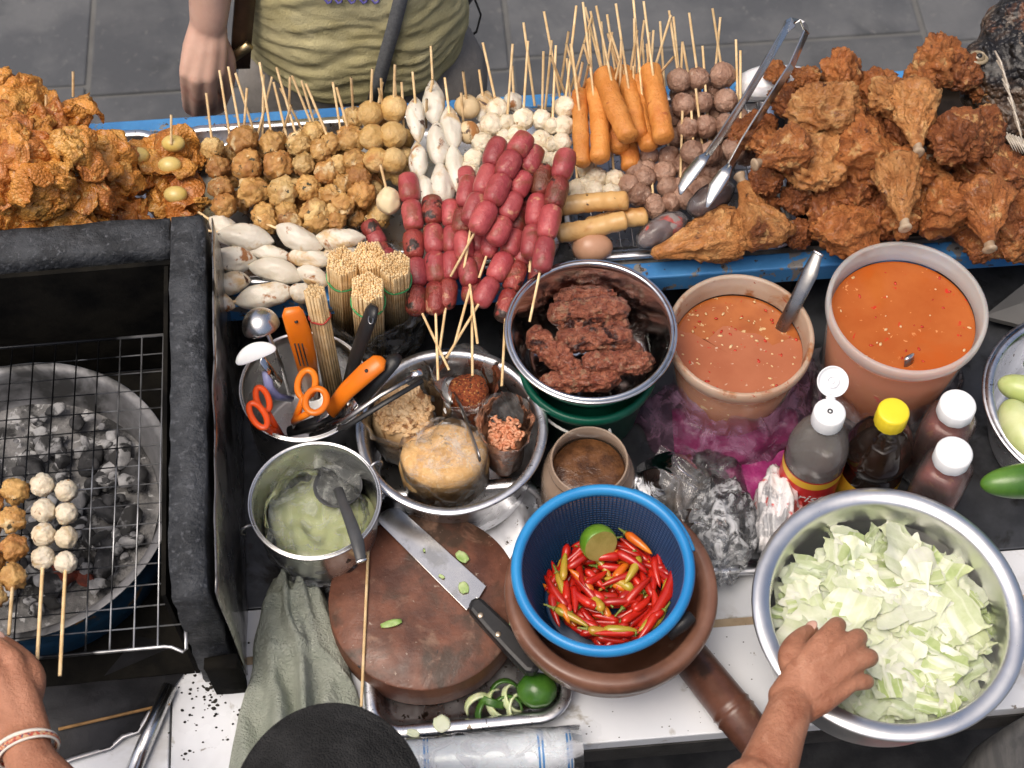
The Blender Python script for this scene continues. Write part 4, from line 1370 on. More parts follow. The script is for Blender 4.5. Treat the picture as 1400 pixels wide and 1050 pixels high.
# --- meatballs
mx = lambda x, y: (750 + .305 * x, 60 + .305 * y)
G6 = 'skewers of brown meatballs'
for i, (bl, se, rp) in enumerate((([(585, 165), (605, 275), (625, 380), (645, 485)], (540, -150), 16.5), ([(670, 155), (690, 262), (705, 370), (725, 490)], (630, -140), 16), ([(780, 142), (795, 255), (797, 366), (832, 472)], (735, -160), 18))):
    ball_skewer('%s skewer of dull brown meatballs counting from the orange sausages' % ORD[i], G6, [mx(*q) for q in bl], BALL_MEAT, rp, mx(*se), part='meatball', dh=.006)
for bl, se, rp in (([(540, 508), (520, 575), (535, 640)], (500, -100), 16), ([(430, 598), (410, 680)], (470, -60), 17), ([(630, 595), (550, 712)], (560, -120), 16), ([(730, 575), (700, 640)], (690, 10), 16), ([(470, 712), (480, 740)], (420, -20), 14),
                   ([(590, 225), (560, 330), (570, 420)], (600, -10), 15), ([(850, 330), (840, 400), (800, 520)], (840, -20), 15), ([(660, 660), (600, 690)], (640, 300), 15), ([(480, 420), (450, 500), (440, 560)], (440, 0), 14), ([(700, 560), (600, 540)], (660, 200), 15), ([(590, 640), (620, 700)], (600, 300), 14), ([(390, 560), (360, 630)], (380, 100), 15), ([(640, 215), (655, 320), (665, 430)], (600, -10), 14), ([(740, 205), (745, 310), (760, 420)], (770, -120), 14), ([(860, 430), (880, 500)], (860, 30), 15)):
    ball_skewer('skewer of brown meatballs sunk low under the front meatballs', 'sunken skewers of brown meatballs', [mx(*q) for q in bl], BALL_MEAT, rp, mx(*se), part='meatball', dh=-.016)
# bare stick ends rising behind the pile
for i in range(22):
    x = rf.uniform(720, 900)
    y = rf.uniform(120, 160)
    a = P(x, y, zh(y) - .012)
    e = P(x + rf.uniform(-35, 40), rf.uniform(15, 95), zh(y) + .055)
    t = stick_obj(None, a, e, Vector((0, 0, 0)), name='bamboo_stick')
    tag(t, 'bare bamboo stick end rising behind the white balls and orange sausages', 'stick', 'bare stick ends behind the pile')
for i in range(9):
    x = rf.uniform(300, 640)
    y = rf.uniform(150, 190)
    a = P(x, y + 15, zh(y) - .02)
    e = P(x + rf.uniform(-14, 14), rf.uniform(100, 145), zh(y) + .03)
    t = stick_obj(None, a, e, Vector((0, 0, 0)), name='bamboo_stick')
    tag(t, 'bare bamboo stick end rising behind the browned fish balls and squid cakes', 'stick', 'bare stick ends behind the fish balls')

# --- skewers on the grate
def grate_skewer(label, balls, meshes, rp, se, grp=None):
    pts = [P(x, y, GZ + .012) for x, y in balls]
    t = thing('food_skewer', label, 'skewer', pts[0], None, grp)
    for p in pts:
        o = put('fish_ball', meshes[rf.randrange(len(meshes))], None, t, loc=p - pts[0], rot=(rf.uniform(0, 6), rf.uniform(0, 6), rf.uniform(0, 6)))
        s_ = rp * mpp(p)
        o.scale = (s_, s_, s_)
    stick_obj(t, pts[-1], P(se[0], se[1], GZ + .022), pts[0], rad=.0017)
    return t


grate_skewer('skewer of four browned fish balls grilling in the vendor\'s fingers', [(21, 671), (17, 711), (19, 749), (18, 789)], BALL_FRIED, 19, (12, 868))
grate_skewer('skewer of browned fish balls almost hidden at the hand on the grate', [(-14, 690), (-16, 730), (-12, 768), (-8, 815)], BALL_FRIED, 18, (-8, 885))
grate_skewer('skewer of four white fish balls grilling next to the browned ones', [(58, 663), (60, 698), (60, 731), (59, 763)], BALL_WHITE, 16.5, (51, 902))
grate_skewer('skewer of four white fish balls grilling over the bare coals', [(91, 671), (91, 702), (91, 735), (90, 769)], BALL_WHITE, 15.5, (82, 924))


# --- fried chicken
m_ck = [M('fried chicken %d' % i, a, b_, rough=0.48, scale=60, bump=0.8, bscale=210, bdist=0.011, rand=0.14, coat=0.18, spec=0.4,
          marks=(((0.18, 0.055, 0.016), 30, 0.57, 0.18), ((0.66, 0.38, 0.15), 60, 0.64, 0.12), ((0.09, 0.03, 0.012), 90, 0.74, 0.08)))
        for i, (a, b_) in enumerate((((0.33, 0.105, 0.027), (0.50, 0.19, 0.055)), ((0.43, 0.17, 0.048), (0.59, 0.285, 0.098)), ((0.22, 0.066, 0.020), (0.37, 0.128, 0.038))))]


def crust(seed, st, amp=0.22, sub=5, drum=False):
    rr = random.Random(seed)
    off = Vector((rr.uniform(-9, 9), rr.uniform(-9, 9), rr.uniform(-9, 9)))

    def fn(p):
        q = p.copy()
        if drum:
            k = (p.z + 1) / 2               # 0 = meat, 1 = bone end
            rad = 0.66 * max(0.0, 1 - k) ** 1.15 * (1.15 - .15 * k) + 0.16 + 0.07 * math.exp(-((k - .97) / .07) ** 2)
            rad *= math.sqrt(max(0, 1 - max(0, abs(p.z) - .0) ** 8))
            h_ = math.hypot(p.x, p.y) or 1e-6
            q = Vector((p.x / h_ * rad * min(1, h_ * 3), p.y / h_ * rad * min(1, h_ * 3), p.z * 1.25))
        else:
            q = Vector((p.x * st[0], p.y * st[1], p.z * st[2]))
        n_ = fbm(p * 1.0 + off, 1.3, 3)
        fl = math.exp(-(noise.noise(p * 2.1 + off) * 3.2) ** 2)   # soft folds of skin
        cr = fbm(p + off, 5.5, 4)
        fade = 1.0
        if drum:
            fade = 1 - max(0, min(1, (p.z - .1) / .6)) * .85
        d = amp * n_ * 1.5 + 0.15 * (fl - .3) * fade + 0.21 * cr * fade + 0.10 * fbm(p + off, 14, 2) * fade
        w_ = vnoise(p + off, 1.7) * (0.16 * fade)
        return q + p * d * fade + w_
    return MB().ico(1, sub, fn).mesh('fried_chicken')


CK = [crust(s, st, a) for s, st, a in ((1, (1.0, .75, .45), .20), (2, (.85, .95, .5), .26), (3, (1.1, .7, .55), .24), (4, (.8, .8, .7), .30), (5, (1.0, .9, .5), .28), (6, (.9, .62, .6), .24))]
CKI = [inst([k], m_ck, 'fried_chicken') for k in CK]
DR = inst([crust(s + 30, (1, 1, 1), .10, 5, True) for s in range(3)], m_ck, 'fried_drumstick')
m_bone = M('bone', (0.30, 0.20, 0.12), (0.46, 0.36, 0.25), rough=0.5, scale=60)
GC = 'pieces of fried chicken in the heap'
ck_list = [  # px, py, radius px, dh, shape, colour, rot
    (1128, 152, 52, .045, 0, 1, .2), (1154, 104, 38, .040, 1, 0, 1.0), (1196, 118, 34, .030, 5, 0, .4), (1214, 132, 34, .052, 3, 1, 2.1), (1282, 84, 40, .058, 4, 0, .6), (1262, 104, 30, .050, 3, 0, 1.6), (1312, 100, 32, .045, 1, 2, .9),
    (1111, 224, 48, .035, 1, 1, .8), (1060, 208, 40, .030, 4, 0, 2.0), (1048, 246, 30, .020, 3, 2, .3), (1184, 210, 46, .030, 2, 0, 1.4), (1232, 225, 46, .034, 4, 0, 2.6), (1310, 188, 48, .060, 3, 2, .2), (1345, 180, 36, .046, 2, 2, 1.1),
    (1236, 294, 42, .012, 5, 0, 1.2), (1158, 312, 50, .004, 2, 0, .3), (1130, 290, 36, .002, 4, 2, 1.2), (1374, 296, 44, .010, 4, 2, .2), (1370, 232, 44, .030, 1, 2, 1.0), (1330, 240, 36, .014, 3, 2, 2.2), (1092, 268, 34, .006, 5, 2, .9),
    (1170, 262, 38, .008, 3, 2, .1), (1205, 300, 34, .000, 1, 2, .6), (1345, 330, 36, .000, 3, 2, .4), (1390, 330, 34, -.002, 2, 0, .4), (1030, 180, 34, .010, 2, 2, .5), (1080, 140, 34, .016, 4, 2, 1.5), (1105, 110, 28, .026, 5, 0, .1), (1400, 250, 36, .02, 4, 0, .2),
    (1190, 170, 38, .022, 2, 2, .8), (1260, 260, 34, .008, 3, 2, .4), (1090, 320, 26, -.004, 3, 2, .4), (1040, 282, 26, -.004, 4, 2, .4), (1290, 210, 34, .02, 0, 2, .9), (1145, 250, 30, .012, 4, 0, .4), (1320, 300, 30, .0, 4, 2, .4),
    (1062, 100, 24, .02, 5, 0, 1.9), (1345, 120, 34, .02, 5, 2, .4), (1240, 170, 34, .03, 4, 2, .4),
]
nm = ['flattish piece', 'knobbly piece', 'long piece', 'craggy chunk', 'rough chunk', 'narrow piece']
cm = ['orange-brown', 'golden', 'dark brown']
for i, (px, py, rp, dh_, s_, k_, rz) in enumerate(ck_list):
    p = P(px, py, zh(py) + dh_ + .002)
    o = put('fried_chicken', CKI[s_][k_], None, loc=p, rot=(rf.uniform(.2, .9), rf.uniform(-.4, .4), rz))
    q = rp * .92 * mpp(p)
    o.scale = (q, q, q)
    tag(o, '%s %s of crusty fried chicken in the heap behind the sauce tubs' % (cm[k_], nm[s_]), 'fried chicken', GC)
drums = [((1050, 330), (1016, 252), 36, .012, 0, 1, 'drumstick standing bone up on the rack under the tongs'), ((895, 348), (1012, 318), 0, 0, 0, 0, ''), ((1303, 306), (1272, 228), 44, .020, 1, 0, 'drumstick standing bone up beneath the craggy dark chunk'),
         ((1246, 130), (1254, 198), 36, .056, 2, 1, 'smooth golden drumstick lying bone down in the middle of the heap'), ((1180, 226), (1170, 148), 34, .040, 0, 0, 'drumstick half covered behind the flat golden piece'), ((1226, 226), (1236, 300), 34, .046, 1, 1, 'drumstick lying bone down over the lower chunks'), ((1092, 200), (1040, 222), 34, .050, 2, 0, 'drumstick lying sideways below the flat golden piece'), ((1345, 262), (1352, 330), 36, .036, 0, 0, 'drumstick lying bone down at the far end of the heap')]
for a, b_, rp, dh_, s_, k_, lab in drums:
    if not rp:
        continue
    pa, pb_ = P(a[0], a[1], zh(a[1]) + dh_), P(b_[0], b_[1], zh(b_[1]) + dh_ + .006)
    mid = (pa + pb_) / 2
    q = rp * mpp(mid) / .78
    L_d = (pb_ - pa).length
    t = thing('fried_drumstick', 'fried ' + lab, 'drumstick', mid, align(pb_ - pa, rf.uniform(0, 6)))
    o = put('meat', DR[s_ * 3 + k_], None, t)
    o.scale = (q, q, L_d / 2.2)
    MB().lathe([(0, L_d * .40), (.0048, L_d * .42), (.0050, L_d * .60), (.0068, L_d * .64), (.0070, L_d * .67), (.0048, L_d * .695), (.0022, L_d * .69), (0, L_d * .685)], 16, wob=lambda a, z: 1 + .15 * cos(2 * a)).build('bone', m_bone, t)
# horizontal wing at the tray's front edge
pa, pb_ = P(893, 350, SH + .026), P(1008, 318, SH + .030)
mid = (pa + pb_) / 2
o = put('fried_drumstick', DR[4], None, loc=mid + Vector((0, 0, .004)), rot=align(pa - pb_, 1.0))
o.scale = (.036, .036, (pa - pb_).length / 2.35)
tag(o, 'fried drumstick lying flat along the front of the wire rack', 'drumstick')
for px, py, h_ in ((1194, 226, .165), (1216, 152, .185), (1256, 290, .145)):
    p = P(px, py, h_)
    o = MB().ico(1, 3, lambda q: Vector((q.x * .0075, q.y * .0065, q.z * .006)) * (1 + .12 * noise.noise(q * 2))).build('bone_end', m_bone)
    o.location = p
    tag(o, 'pale bone knuckle sticking out of the fried chicken heap', 'bone', 'bone ends in the chicken heap')

# --- crispy wrappers
m_wr = [M('crispy wrapper %d' % i, a, b_, rough=0.42, scale=30, bump=0.35, bscale=200, bdist=0.006, rand=0.10, coat=0.25, voro=0.4, vscale=330,
          marks=(((0.28, 0.095, 0.018), 22, 0.58, 0.2), ((0.62, 0.36, 0.12), 130, 0.68, 0.06)))
        for i, (a, b_) in enumerate((((0.44, 0.155, 0.022), (0.61, 0.27, 0.052)), ((0.36, 0.112, 0.02), (0.52, 0.20, 0.04)), ((0.46, 0.185, 0.030), (0.65, 0.34, 0.08))))]


def wrapper(seed):
    """crumpled round of fried skin with soft folds and a wavy edge"""
    rr = random.Random(seed)
    off = Vector((rr.uniform(-9, 9), rr.uniform(-9, 9), rr.uniform(-9, 9)))
    k = rr.uniform(.5, 1.0)
    nf, ph = rr.choice((2, 3, 3, 4)), rr.uniform(0, 6)

    def fn(u, v):
        a = 2 * pi * u
        e = v * (1 + .05 * sin(4 * a + ph))
        x, y = e * cos(a), e * sin(a)
        q = Vector((x, y, 0)) + off
        n1 = noise.noise(q * 1.1)
        fold = math.exp(-(n1 * 3.4) ** 2)
        z = .45 * k * math.exp(-v * v * 2.2) + .58 * fold * (.35 + .65 * v) + .26 * v * v * sin(nf * a + ph) + .09 * fbm(q, 3.0, 3) + .07 * fbm(q, 8, 2) - .45 * v * v
        w_ = vnoise(q, 1.1) * .24 * v + vnoise(q, 2.6) * .10 * v + vnoise(q, 6) * .05 * v
        s_ = 1 - .18 * v * v
        return (x * s_ + w_.x, y * s_ + w_.y, z + w_.z * .7)
    return MB().grid(52, 20, fn, close_u=True).mesh('crispy_wrapper')


WR_ = inst([wrapper(s) for s in range(8)], m_wr, 'crispy_wrapper')
CKW = inst([crust(s + 60, st, .34, 4) for s, st in ((1, (1.0, .8, .6)), (2, (.9, 1.0, .6)), (3, (1.1, .75, .7)), (4, (.8, .8, .8)), (5, (1, .9, .6)))], m_wr, 'battered_lump')
m_qegg = M('quail egg yolk', (0.60, 0.42, 0.10), (0.66, 0.52, 0.20), rough=0.35, scale=20, coat=0.2)
rw = random.Random(3)


def heap_h(px, py):
    a = .115 * math.exp(-(((px - 10) / 95) ** 2) - ((py - 215) / 110) ** 2) + .070 * math.exp(-(((px - 110) / 60) ** 2) - ((py - 200) / 90) ** 2)
    return SH + .015 + a


def heap_out(px):
    """photo row of the heap's outline"""
    pts = [(-40, 95), (0, 92), (40, 112), (62, 150), (78, 128), (100, 116), (130, 150), (150, 178), (180, 196), (215, 190), (240, 180), (262, 200), (285, 232)]
    for (a, ya), (b_, yb) in zip(pts, pts[1:]):
        if px <= b_:
            return ya + (yb - ya) * (px - a) / (b_ - a)
    return 240


wr_n = 0
for px in range(-34, 282, 36):
    y0 = heap_out(px) + (32 if px < 150 else 22)
    y = y0
    while y < 318:
        x = px + rw.uniform(-9, 9)
        p = P(x, y + rw.uniform(-5, 5), heap_h(x, y))
        rp = rw.uniform(32, 54) * (1.0 if px < 150 else .68)
        wi = rw.randrange(len(WR_))
        me = WR_[wi]
        t = thing('crispy_wrapper', '%s %s crumpled fried wrapper in the heap behind the grill box' % ('broad' if rp > 43 else 'small', ('orange', 'dark brown', 'golden')[wi % 3]), 'fried snack', p, (rw.uniform(-.6, 1.0), rw.uniform(-.8, .8), rw.uniform(0, 6.3)), 'crispy fried wrappers in the heap')
        q = rp * mpp(p)
        o = put('fried_skin', me, None, t, solid=0.09)
        o.scale = (q * .92, q * .92, q * .92)
        k = put('battered_filling', CKW[rw.randrange(len(CKW))], None, t, loc=(rw.uniform(-.3, .3) * q, rw.uniform(-.3, .3) * q, -q * .15), rot=(rw.uniform(0, 6), rw.uniform(0, 6), rw.uniform(0, 6)))
        k.scale = (q * .80, q * .80, q * .66)
        wr_n += 1
        y += rw.uniform(27, 38)
for x, y, h_ in ((237, 196, .143), (232, 226, .142), (240, 266, .132), (188, 213, .142), (127, 230, .192), (124, 283, .152)):
    p = P(x, y, h_)
    t = thing('quail_egg_wrapper', 'fried wrapper with a yellow quail egg showing in the heap', 'fried snack', p, None, 'fried wrappers with yellow quail eggs')
    o = put('quail_egg', MB().ico(1, 3, lambda q: Vector((q.x * .0125, q.y * .0095, q.z * .0085))).mesh('quail_egg'), m_qegg, t)
    k = put('fried_skin', WR_[rw.randrange(24)], None, t, loc=(rw.uniform(-.006, .006), .006, -.012), rot=(.7, rw.uniform(-.3, .3), rw.uniform(0, 6)), solid=.05)
    k.scale = (.031, .031, .026)
for x, y, h_, y2 in ((100, 120, .215, 98), (63, 152, .21, 130), (234, 185, .16, 157)):
    a, e = P(x, y + 12, h_ - .01), P(x, y2, h_ + .015)
    t = stick_obj(None, a, e, Vector((0, 0, 0)), name='bamboo_stick')
    tag(t, 'short bamboo stick end poking out of the fried wrapper heap', 'stick', 'stick ends in the wrapper heap')
# ================================================================== CONTENTS AND SMALL THINGS
rq = random.Random(9)
# --- minced meat rolls in the steel bowl
m_mince = M('minced meat', (0.24, 0.062, 0.034), (0.44, 0.155, 0.085), rough=0.34, scale=140, bump=1.0, bscale=160, bdist=0.012, coat=0.2, rand=0.1,
            marks=(((0.42, 0.22, 0.13), 110, 0.64, 0.05), ((0.05, 0.014, 0.010), 40, 0.6, 0.1)))


def roll_mesh(seed):
    def fn(p):
        z = p.z
        h_ = math.hypot(p.x, p.y) or 1e-6
        rad = (1 - abs(z) ** 6) ** .5 * .36
        q = Vector((p.x / h_ * rad * min(1, 2 * h_), p.y / h_ * rad * min(1, 2 * h_), z))
        d = .16 * fbm(q, 3.0, 3, seed) + .20 * fbm(q, 8, 3, seed + 2)
        return q + Vector((p.x, p.y, p.z * .4)) * d
    return MB().ico(1, 5, fn).mesh('meat_roll')


RM = inst([roll_mesh(s) for s in range(4)], [m_mince], 'meat_roll')
for i, (a, b_, rp, h_, lab) in enumerate((((760, 447), (862, 443), 17, .110, 'minced meat roll lying low between two others in the steel bowl'), ((800, 484), (880, 480), 17, .110, 'minced meat roll wedged low beside the slanting one'), ((752, 408), (858, 402), 15, .112, 'dark minced meat roll tucked against the far wall of the bowl'), ((748, 430), (862, 422), 19, .119, 'minced meat roll lying behind the middle one in the steel bowl'),
                                         ((756, 467), (868, 463), 18, .122, 'minced meat roll lying across the middle of the steel bowl'), ((722, 452), (792, 514), 19, .120, 'minced meat roll lying slantwise with a stick beside it'),
                                         ((792, 500), (896, 495), 18, .123, 'minced meat roll lying near the front wall of the steel bowl'), ((736, 524), (850, 518), 16, .119, 'minced meat roll half hidden by the front rim of the bowl'))):
    pa, pb_ = P(a[0], a[1], h_), P(b_[0], b_[1], h_)
    mid = (pa + pb_) / 2
    o = put('meat_roll', RM[i % 4], None, loc=mid, rot=align(pb_ - pa, rq.uniform(0, 6)))
    q = rp * mpp(mid) / .40
    o.scale = (q, q, (pb_ - pa).length * .5)
    tag(o, lab, 'meat roll', 'minced meat rolls in the steel bowl')

# --- condiment bags in the basin
m_pnut = M('roasted peanut', (0.52, 0.32, 0.15), (0.68, 0.48, 0.27), rough=0.45, scale=60, rand=0.0, per_object=False, bump=.2, marks=(((0.24, 0.11, 0.04), 90, 0.58, 0.1),))
m_flake = M('chilli flakes', (0.20, 0.035, 0.010), (0.36, 0.085, 0.022), rough=0.6, scale=240, bump=1.0, bscale=500, bdist=0.002, marks=(((0.52, 0.26, 0.08), 420, 0.64, 0.04), ((0.06, 0.012, 0.006), 300, 0.6, 0.06)))
m_gpnut = M('ground peanut', (0.66, 0.39, 0.15), (0.76, 0.49, 0.22), rough=0.8, scale=120, bump=.6, bscale=240, bdist=0.002, marks=(((.80, .60, .34), 200, .62, .08), ((.52, .29, .10), 60, .60, .15)))
m_shrimp = M('dried shrimp', (0.56, 0.20, 0.095), (0.66, 0.34, 0.20), rough=0.45, scale=150, per_object=False, bump=.2, coat=.15)


m_cbag = film('condiment bag film', (.97, .975, .97), .16, .16, 30, .3, (.86, .86, .84), ior=1.18)


def condiment(label, px, py, rp, hbase, hfill, hbag, mound_mat, seed, pieces=None, flare=1.15, sx=1.0, close=0.0, cr=.14):
    c = P(px, py, hfill)
    r_ = rp * mpp(c)
    t = thing('condiment_bag', label, 'bag', (c.x, c.y, T + hbase))
    hf = hfill - hbase
    MB().lathe([(0, 0), (r_ * .7, .002), (r_ * .95, .015), (r_ * .97, hf * .8), (r_ * .85, hf), (r_ * .4, hf + .004), (0, hf + .005)], 40, sx=sx, wob=lambda a, z: 1 + .06 * sin(3 * a + seed) + .05 * noise.noise(Vector((cos(a) * 2, sin(a) * 2, z * 40 + seed)))).build('filling', mound_mat, t)
    if pieces:
        pieces(t, r_ * .86, hf, sx)
    me = bag_mesh(r_ * 1.04, hbag - hbase, seed, flare, cr, close)
    if sx != 1.0:
        for v in me.vertices:
            v.co.x *= sx
    put('clear_bag', me, m_cbag, t)
    return t


def scatter_nuts(t, rr, hf, sx):
    b = MB()
    for i in range(230):
        a, q = rq.uniform(0, 6.28), math.sqrt(rq.random()) * rr
        m4 = Matrix.Translation((q * cos(a) * sx, q * sin(a), hf + .004 - .004 * (q / rr) ** 2 + rq.uniform(0, .003))) @ Euler((rq.uniform(-.7, .7), rq.uniform(-.7, .7), rq.uniform(0, 6))).to_matrix().to_4x4()
        s_ = rq.uniform(.0034, .0044)
        b.ico(1, 2, lambda p: Vector((p.x * s_ * 1.25, p.y * s_, p.z * s_ * .5 - s_ * .16 * math.exp(-(p.y / .25) ** 2))), m4)
    b.build('peanut_halves', m_pnut, t)['kind'] = 'stuff'


def scatter_shrimp(t, rr, hf, sx):
    b = MB()
    for i in range(120):
        a, q = rq.uniform(0, 6.28), math.sqrt(rq.random()) * rr
        m4 = Matrix.Translation((q * cos(a) * sx, q * sin(a), hf + .004 + rq.uniform(0, .003))) @ Euler((rq.uniform(-.7, .7), rq.uniform(-.7, .7), rq.uniform(0, 6))).to_matrix().to_4x4()
        s_ = rq.uniform(.0028, .0042)
        b.tube([(s_ * cos(k), s_ * sin(k), 0) for k in (0, .8, 1.6, 2.4, 3.1)], [.0008, .0017, .0018, .0013, .0005], 6, mat=m4)
    b.build('shrimps', m_shrimp, t)['kind'] = 'stuff'


condiment('open clear bag of roasted peanut halves in the aluminium basin', 552, 562, 44, .010, .082, .104, m_pnut, 4, scatter_nuts, 1.42)
condiment('clear bag of dark red chilli flakes at the far side of the basin', 640, 532, 30, .010, .072, .098, m_flake, 12, None, 1.5)
condiment('open clear bag of pink dried shrimps in the aluminium basin', 690, 596, 29, .010, .070, .102, m_shrimp, 7, scatter_shrimp, 1.5, .88)
m_wrap = film('taut clear bag', (.99, .985, .98), .10, .2, 45, .3, (.85, .85, .85), glint_streak=True, ior=1.15)
m_crink = film('crinkled bag', (.97, .975, .98), .22, .14, 50, .5, (.85, .87, .90), glint_streak=True)
for n_ in m_crink.node_tree.nodes:
    if n_.type == 'FRESNEL':
        n_.inputs['IOR'].default_value = 1.35
gc = P(607, 632, .055)
gt = thing('condiment_bag', 'full tan bag of ground peanuts with its clear neck folded over', 'bag', (gc.x, gc.y, T + .006))
gr_ = 59 * mpp(gc)
MB().lathe([(0, 0), (gr_ * .8, .002), (gr_ * .97, .014), (gr_, .045), (gr_ * .95, .066), (gr_ * .8, .073), (gr_ * .4, .077), (0, .075)], 56, sy=.86, wob=lambda a, z: 1 + .05 * sin(2 * a + 1) + .03 * noise.noise(Vector((cos(a) * 2, sin(a) * 2, z * 50)))).build('filling', m_gpnut, gt)
put('clear_bag', MB().grid(60, 26, lambda u, v: (gr_ * 1.03 * (1 - .86 * max(0, v - .42) / .58) * cos(2 * pi * u) * (1 + .05 * noise.noise(Vector((cos(6.28 * u) * 2, sin(6.28 * u) * 2, v * 5)))) - .010 * max(0, v - .5),
                                                 .87 * gr_ * 1.03 * (1 - .86 * max(0, v - .42) / .58) * sin(2 * pi * u) + .012 * max(0, v - .5),
                                                 .001 + .076 * min(1, v / .45) + .008 * max(0, v - .45) + .006 * max(0, v - .45) * fbm(Vector((cos(6.28 * u) * 2, sin(6.28 * u) * 2, v * 6)), 2.2, 3) * 4), close_u=True).mesh('bag'), m_wrap, gt)
# extra folded film lying on top of it
put('bag_neck', MB().grid(24, 24, lambda u, v: ((u - .5) * .052 + .004 * noise.noise(Vector((u * 4, v * 4, 0))), (v - .5) * .050, .0815 + .007 * abs(noise.noise(Vector((u * 3, v * 3, 5)))) + .002 * noise.noise(Vector((u * 9, v * 9, 2))))).mesh('neck'), m_wrap, gt)
# spoon standing in the chilli
m_plainst = M('dull steel', (0.30, 0.30, 0.30), (0.42, 0.42, 0.42), rough=0.3, metal=1.0, scale=40)
sp0 = P(656, 628, .108)
sp1 = P(632, 560, .092)
spn = thing('spoon', 'steel spoon handle resting between the chilli and shrimp bags', 'spoon', sp0)
d = sp1 - sp0
MB().tube([(0, 0, 0), tuple(d * .1), tuple(d * .5), tuple(d), tuple(d * 1.4 - Vector((0, 0, .012)))], [.004, .006, .0055, .004, .0035], 10, flat=.3, up=(1, 0, 0)).build('handle', m_plainst, spn)
MB().ico(1, 3, lambda p: Vector((p.x * .011, p.y * .016, p.z * .004)), Matrix.Translation(d * 1.6 - Vector((0, 0, .018)))).build('spoon_bowl', m_plainst, spn)

# --- chillies in the colander
m_chili = [M('red chilli', (0.37, 0.008, 0.005), (0.52, 0.022, 0.008), rough=0.28, scale=30, coat=0.4, rand=0.14),
           M('orange chilli', (0.58, 0.10, 0.008), (0.66, 0.20, 0.015), rough=0.24, scale=30, coat=0.4, rand=0.1),
           M('greenish chilli', (0.36, 0.30, 0.03), (0.48, 0.26, 0.03), rough=0.26, scale=40, coat=0.3, rand=0.1)]
m_stem = M('chilli stem', (0.14, 0.20, 0.03), (0.24, 0.26, 0.06), rough=0.5)


def chili_mesh(seed):
    rr = random.Random(seed)
    cv = rr.uniform(-.35, .35)
    cw = rr.uniform(-.2, .2)
    pts, rad = [], []
    for i in range(13):
        k = i / 12
        pts.append((cv * sin(k * 2.6) * .5, cw * k * k * .6, k * 2 - 1))
        rad.append(.20 * (min(1, (k + .02) * 6) ** .5) * (1 - k ** 2.6) ** .7 + .008)
    return MB().tube(pts, rad, 12).mesh('chilli')


CHM = [inst([chili_mesh(s) for s in range(5)], [m], 'chilli_body') for m in m_chili]
stem_me = MB().tube([(0, 0, -1.0), (0.01, 0, -1.10), (.06, 0, -1.45), (.10, .02, -1.6)], [.13, .06, .035, .04], 7).mesh('stem')
stem_me.materials.append(m_stem)
CC = P(836, 812, .083)
clab = ['shiny red chilli in the blue colander', 'orange ripening chilli in the blue colander', 'yellow-green chilli in the blue colander']
for i in range(210):
    a, q = rq.uniform(0, 6.28), math.sqrt(rq.random()) * .058
    lay = i / 210
    x, y = CC.x + q * cos(a), CC.y + .004 + q * sin(a) * .86
    z = T + .064 + .026 * lay + .006 * (q / .058) ** 2
    kind = 0 if rq.random() < .76 else (1 if rq.random() < .62 else 2)
    ang = rq.uniform(0, 6.28)
    el = rq.gauss(0, .16)
    dd = Vector((cos(ang) * cos(el), sin(ang) * cos(el), sin(el)))
    if q > .032:                 # near the wall they lie along it
        ang = a + rq.choice((pi / 2, -pi / 2)) + rq.gauss(0, .3)
        dd = Vector((cos(ang), sin(ang), rq.gauss(0, .1)))
    t = thing('chilli', clab[kind], 'chilli', (x, y, z), align(dd, rq.uniform(0, 6)), ['red chillies in the colander', 'orange chillies in the colander', 'green chillies in the colander'][kind])
    L = rq.uniform(.012, .020) * (.9 if kind else 1)
    o = put('chilli_body', CHM[kind][rq.randrange(5)], None, t)
    w_ = rq.uniform(.018, .023)
    o.scale = (w_, w_, L)
    if rq.random() < .45:
        s_ = put('stem', stem_me, None, t)
        s_.scale = (.026, .026, L)
t = thing('chilli', 'longest red chilli curving up along the colander wall', 'chilli', P(908, 815, .094), None)
MB().tube([P(922, 758, .100) - t.location, P(921, 785, .095) - t.location, P(912, 812, .094) - t.location, P(896, 838, .093) - t.location, P(874, 858, .092) - t.location],
          [.0012, .0042, .0055, .0052, .003], 12).build('chilli_body', m_chili[0], t)
# lime half
lc = P(818, 742, .104)
m_lime = M('lime skin', (0.085, 0.20, 0.012), (0.17, 0.30, 0.03), rough=0.28, scale=30, bump=0.25, bscale=320, bdist=.001, coat=0.2)
m_limec = M('lime flesh', (0.26, 0.22, 0.05), (0.36, 0.30, 0.09), rough=0.3, scale=60, bump=.3)
lime = thing('lime_half', 'cut green lime half on top of the chillies', 'lime', lc, (R(-38), R(28), 0))
LR = .0175
MB().ico(1, 4, lambda p: Vector((p.x * LR, p.y * LR, min(p.z, .35) * LR))).build('skin', m_lime, lime)
LM = Matrix.Identity(4)
lime.rotation_euler = align((P(826, 752, .104) + Vector((0.01, -.026, .018)) - lc), 0)
MB().lathe([(LR * .935, LR * .352), (LR * .86, LR * .36), (LR * .3, LR * .355), (0, LR * .35)], 32, wob=lambda a, z: 1 - .02 * abs(sin(5 * a))).build('cut_face', m_limec, lime)
# black handle between colander and mortar wall
hp0, hp1 = P(912, 868, .112), P(946, 842, .120)
m_blk = M('black plastic', (0.012, 0.012, 0.013), (0.02, 0.02, 0.02), rough=0.4, scale=30, bump=.1)
hb = thing('knife_handle', 'black handle stub stuck between the colander and mortar rim', 'handle', hp0)
MB().tube([(0, 0, 0), tuple((hp1 - hp0) * .6), tuple(hp1 - hp0), tuple((hp1 - hp0) * 1.05)], [.007, .0075, .006, .003], 10).build('grip', m_blk, hb)

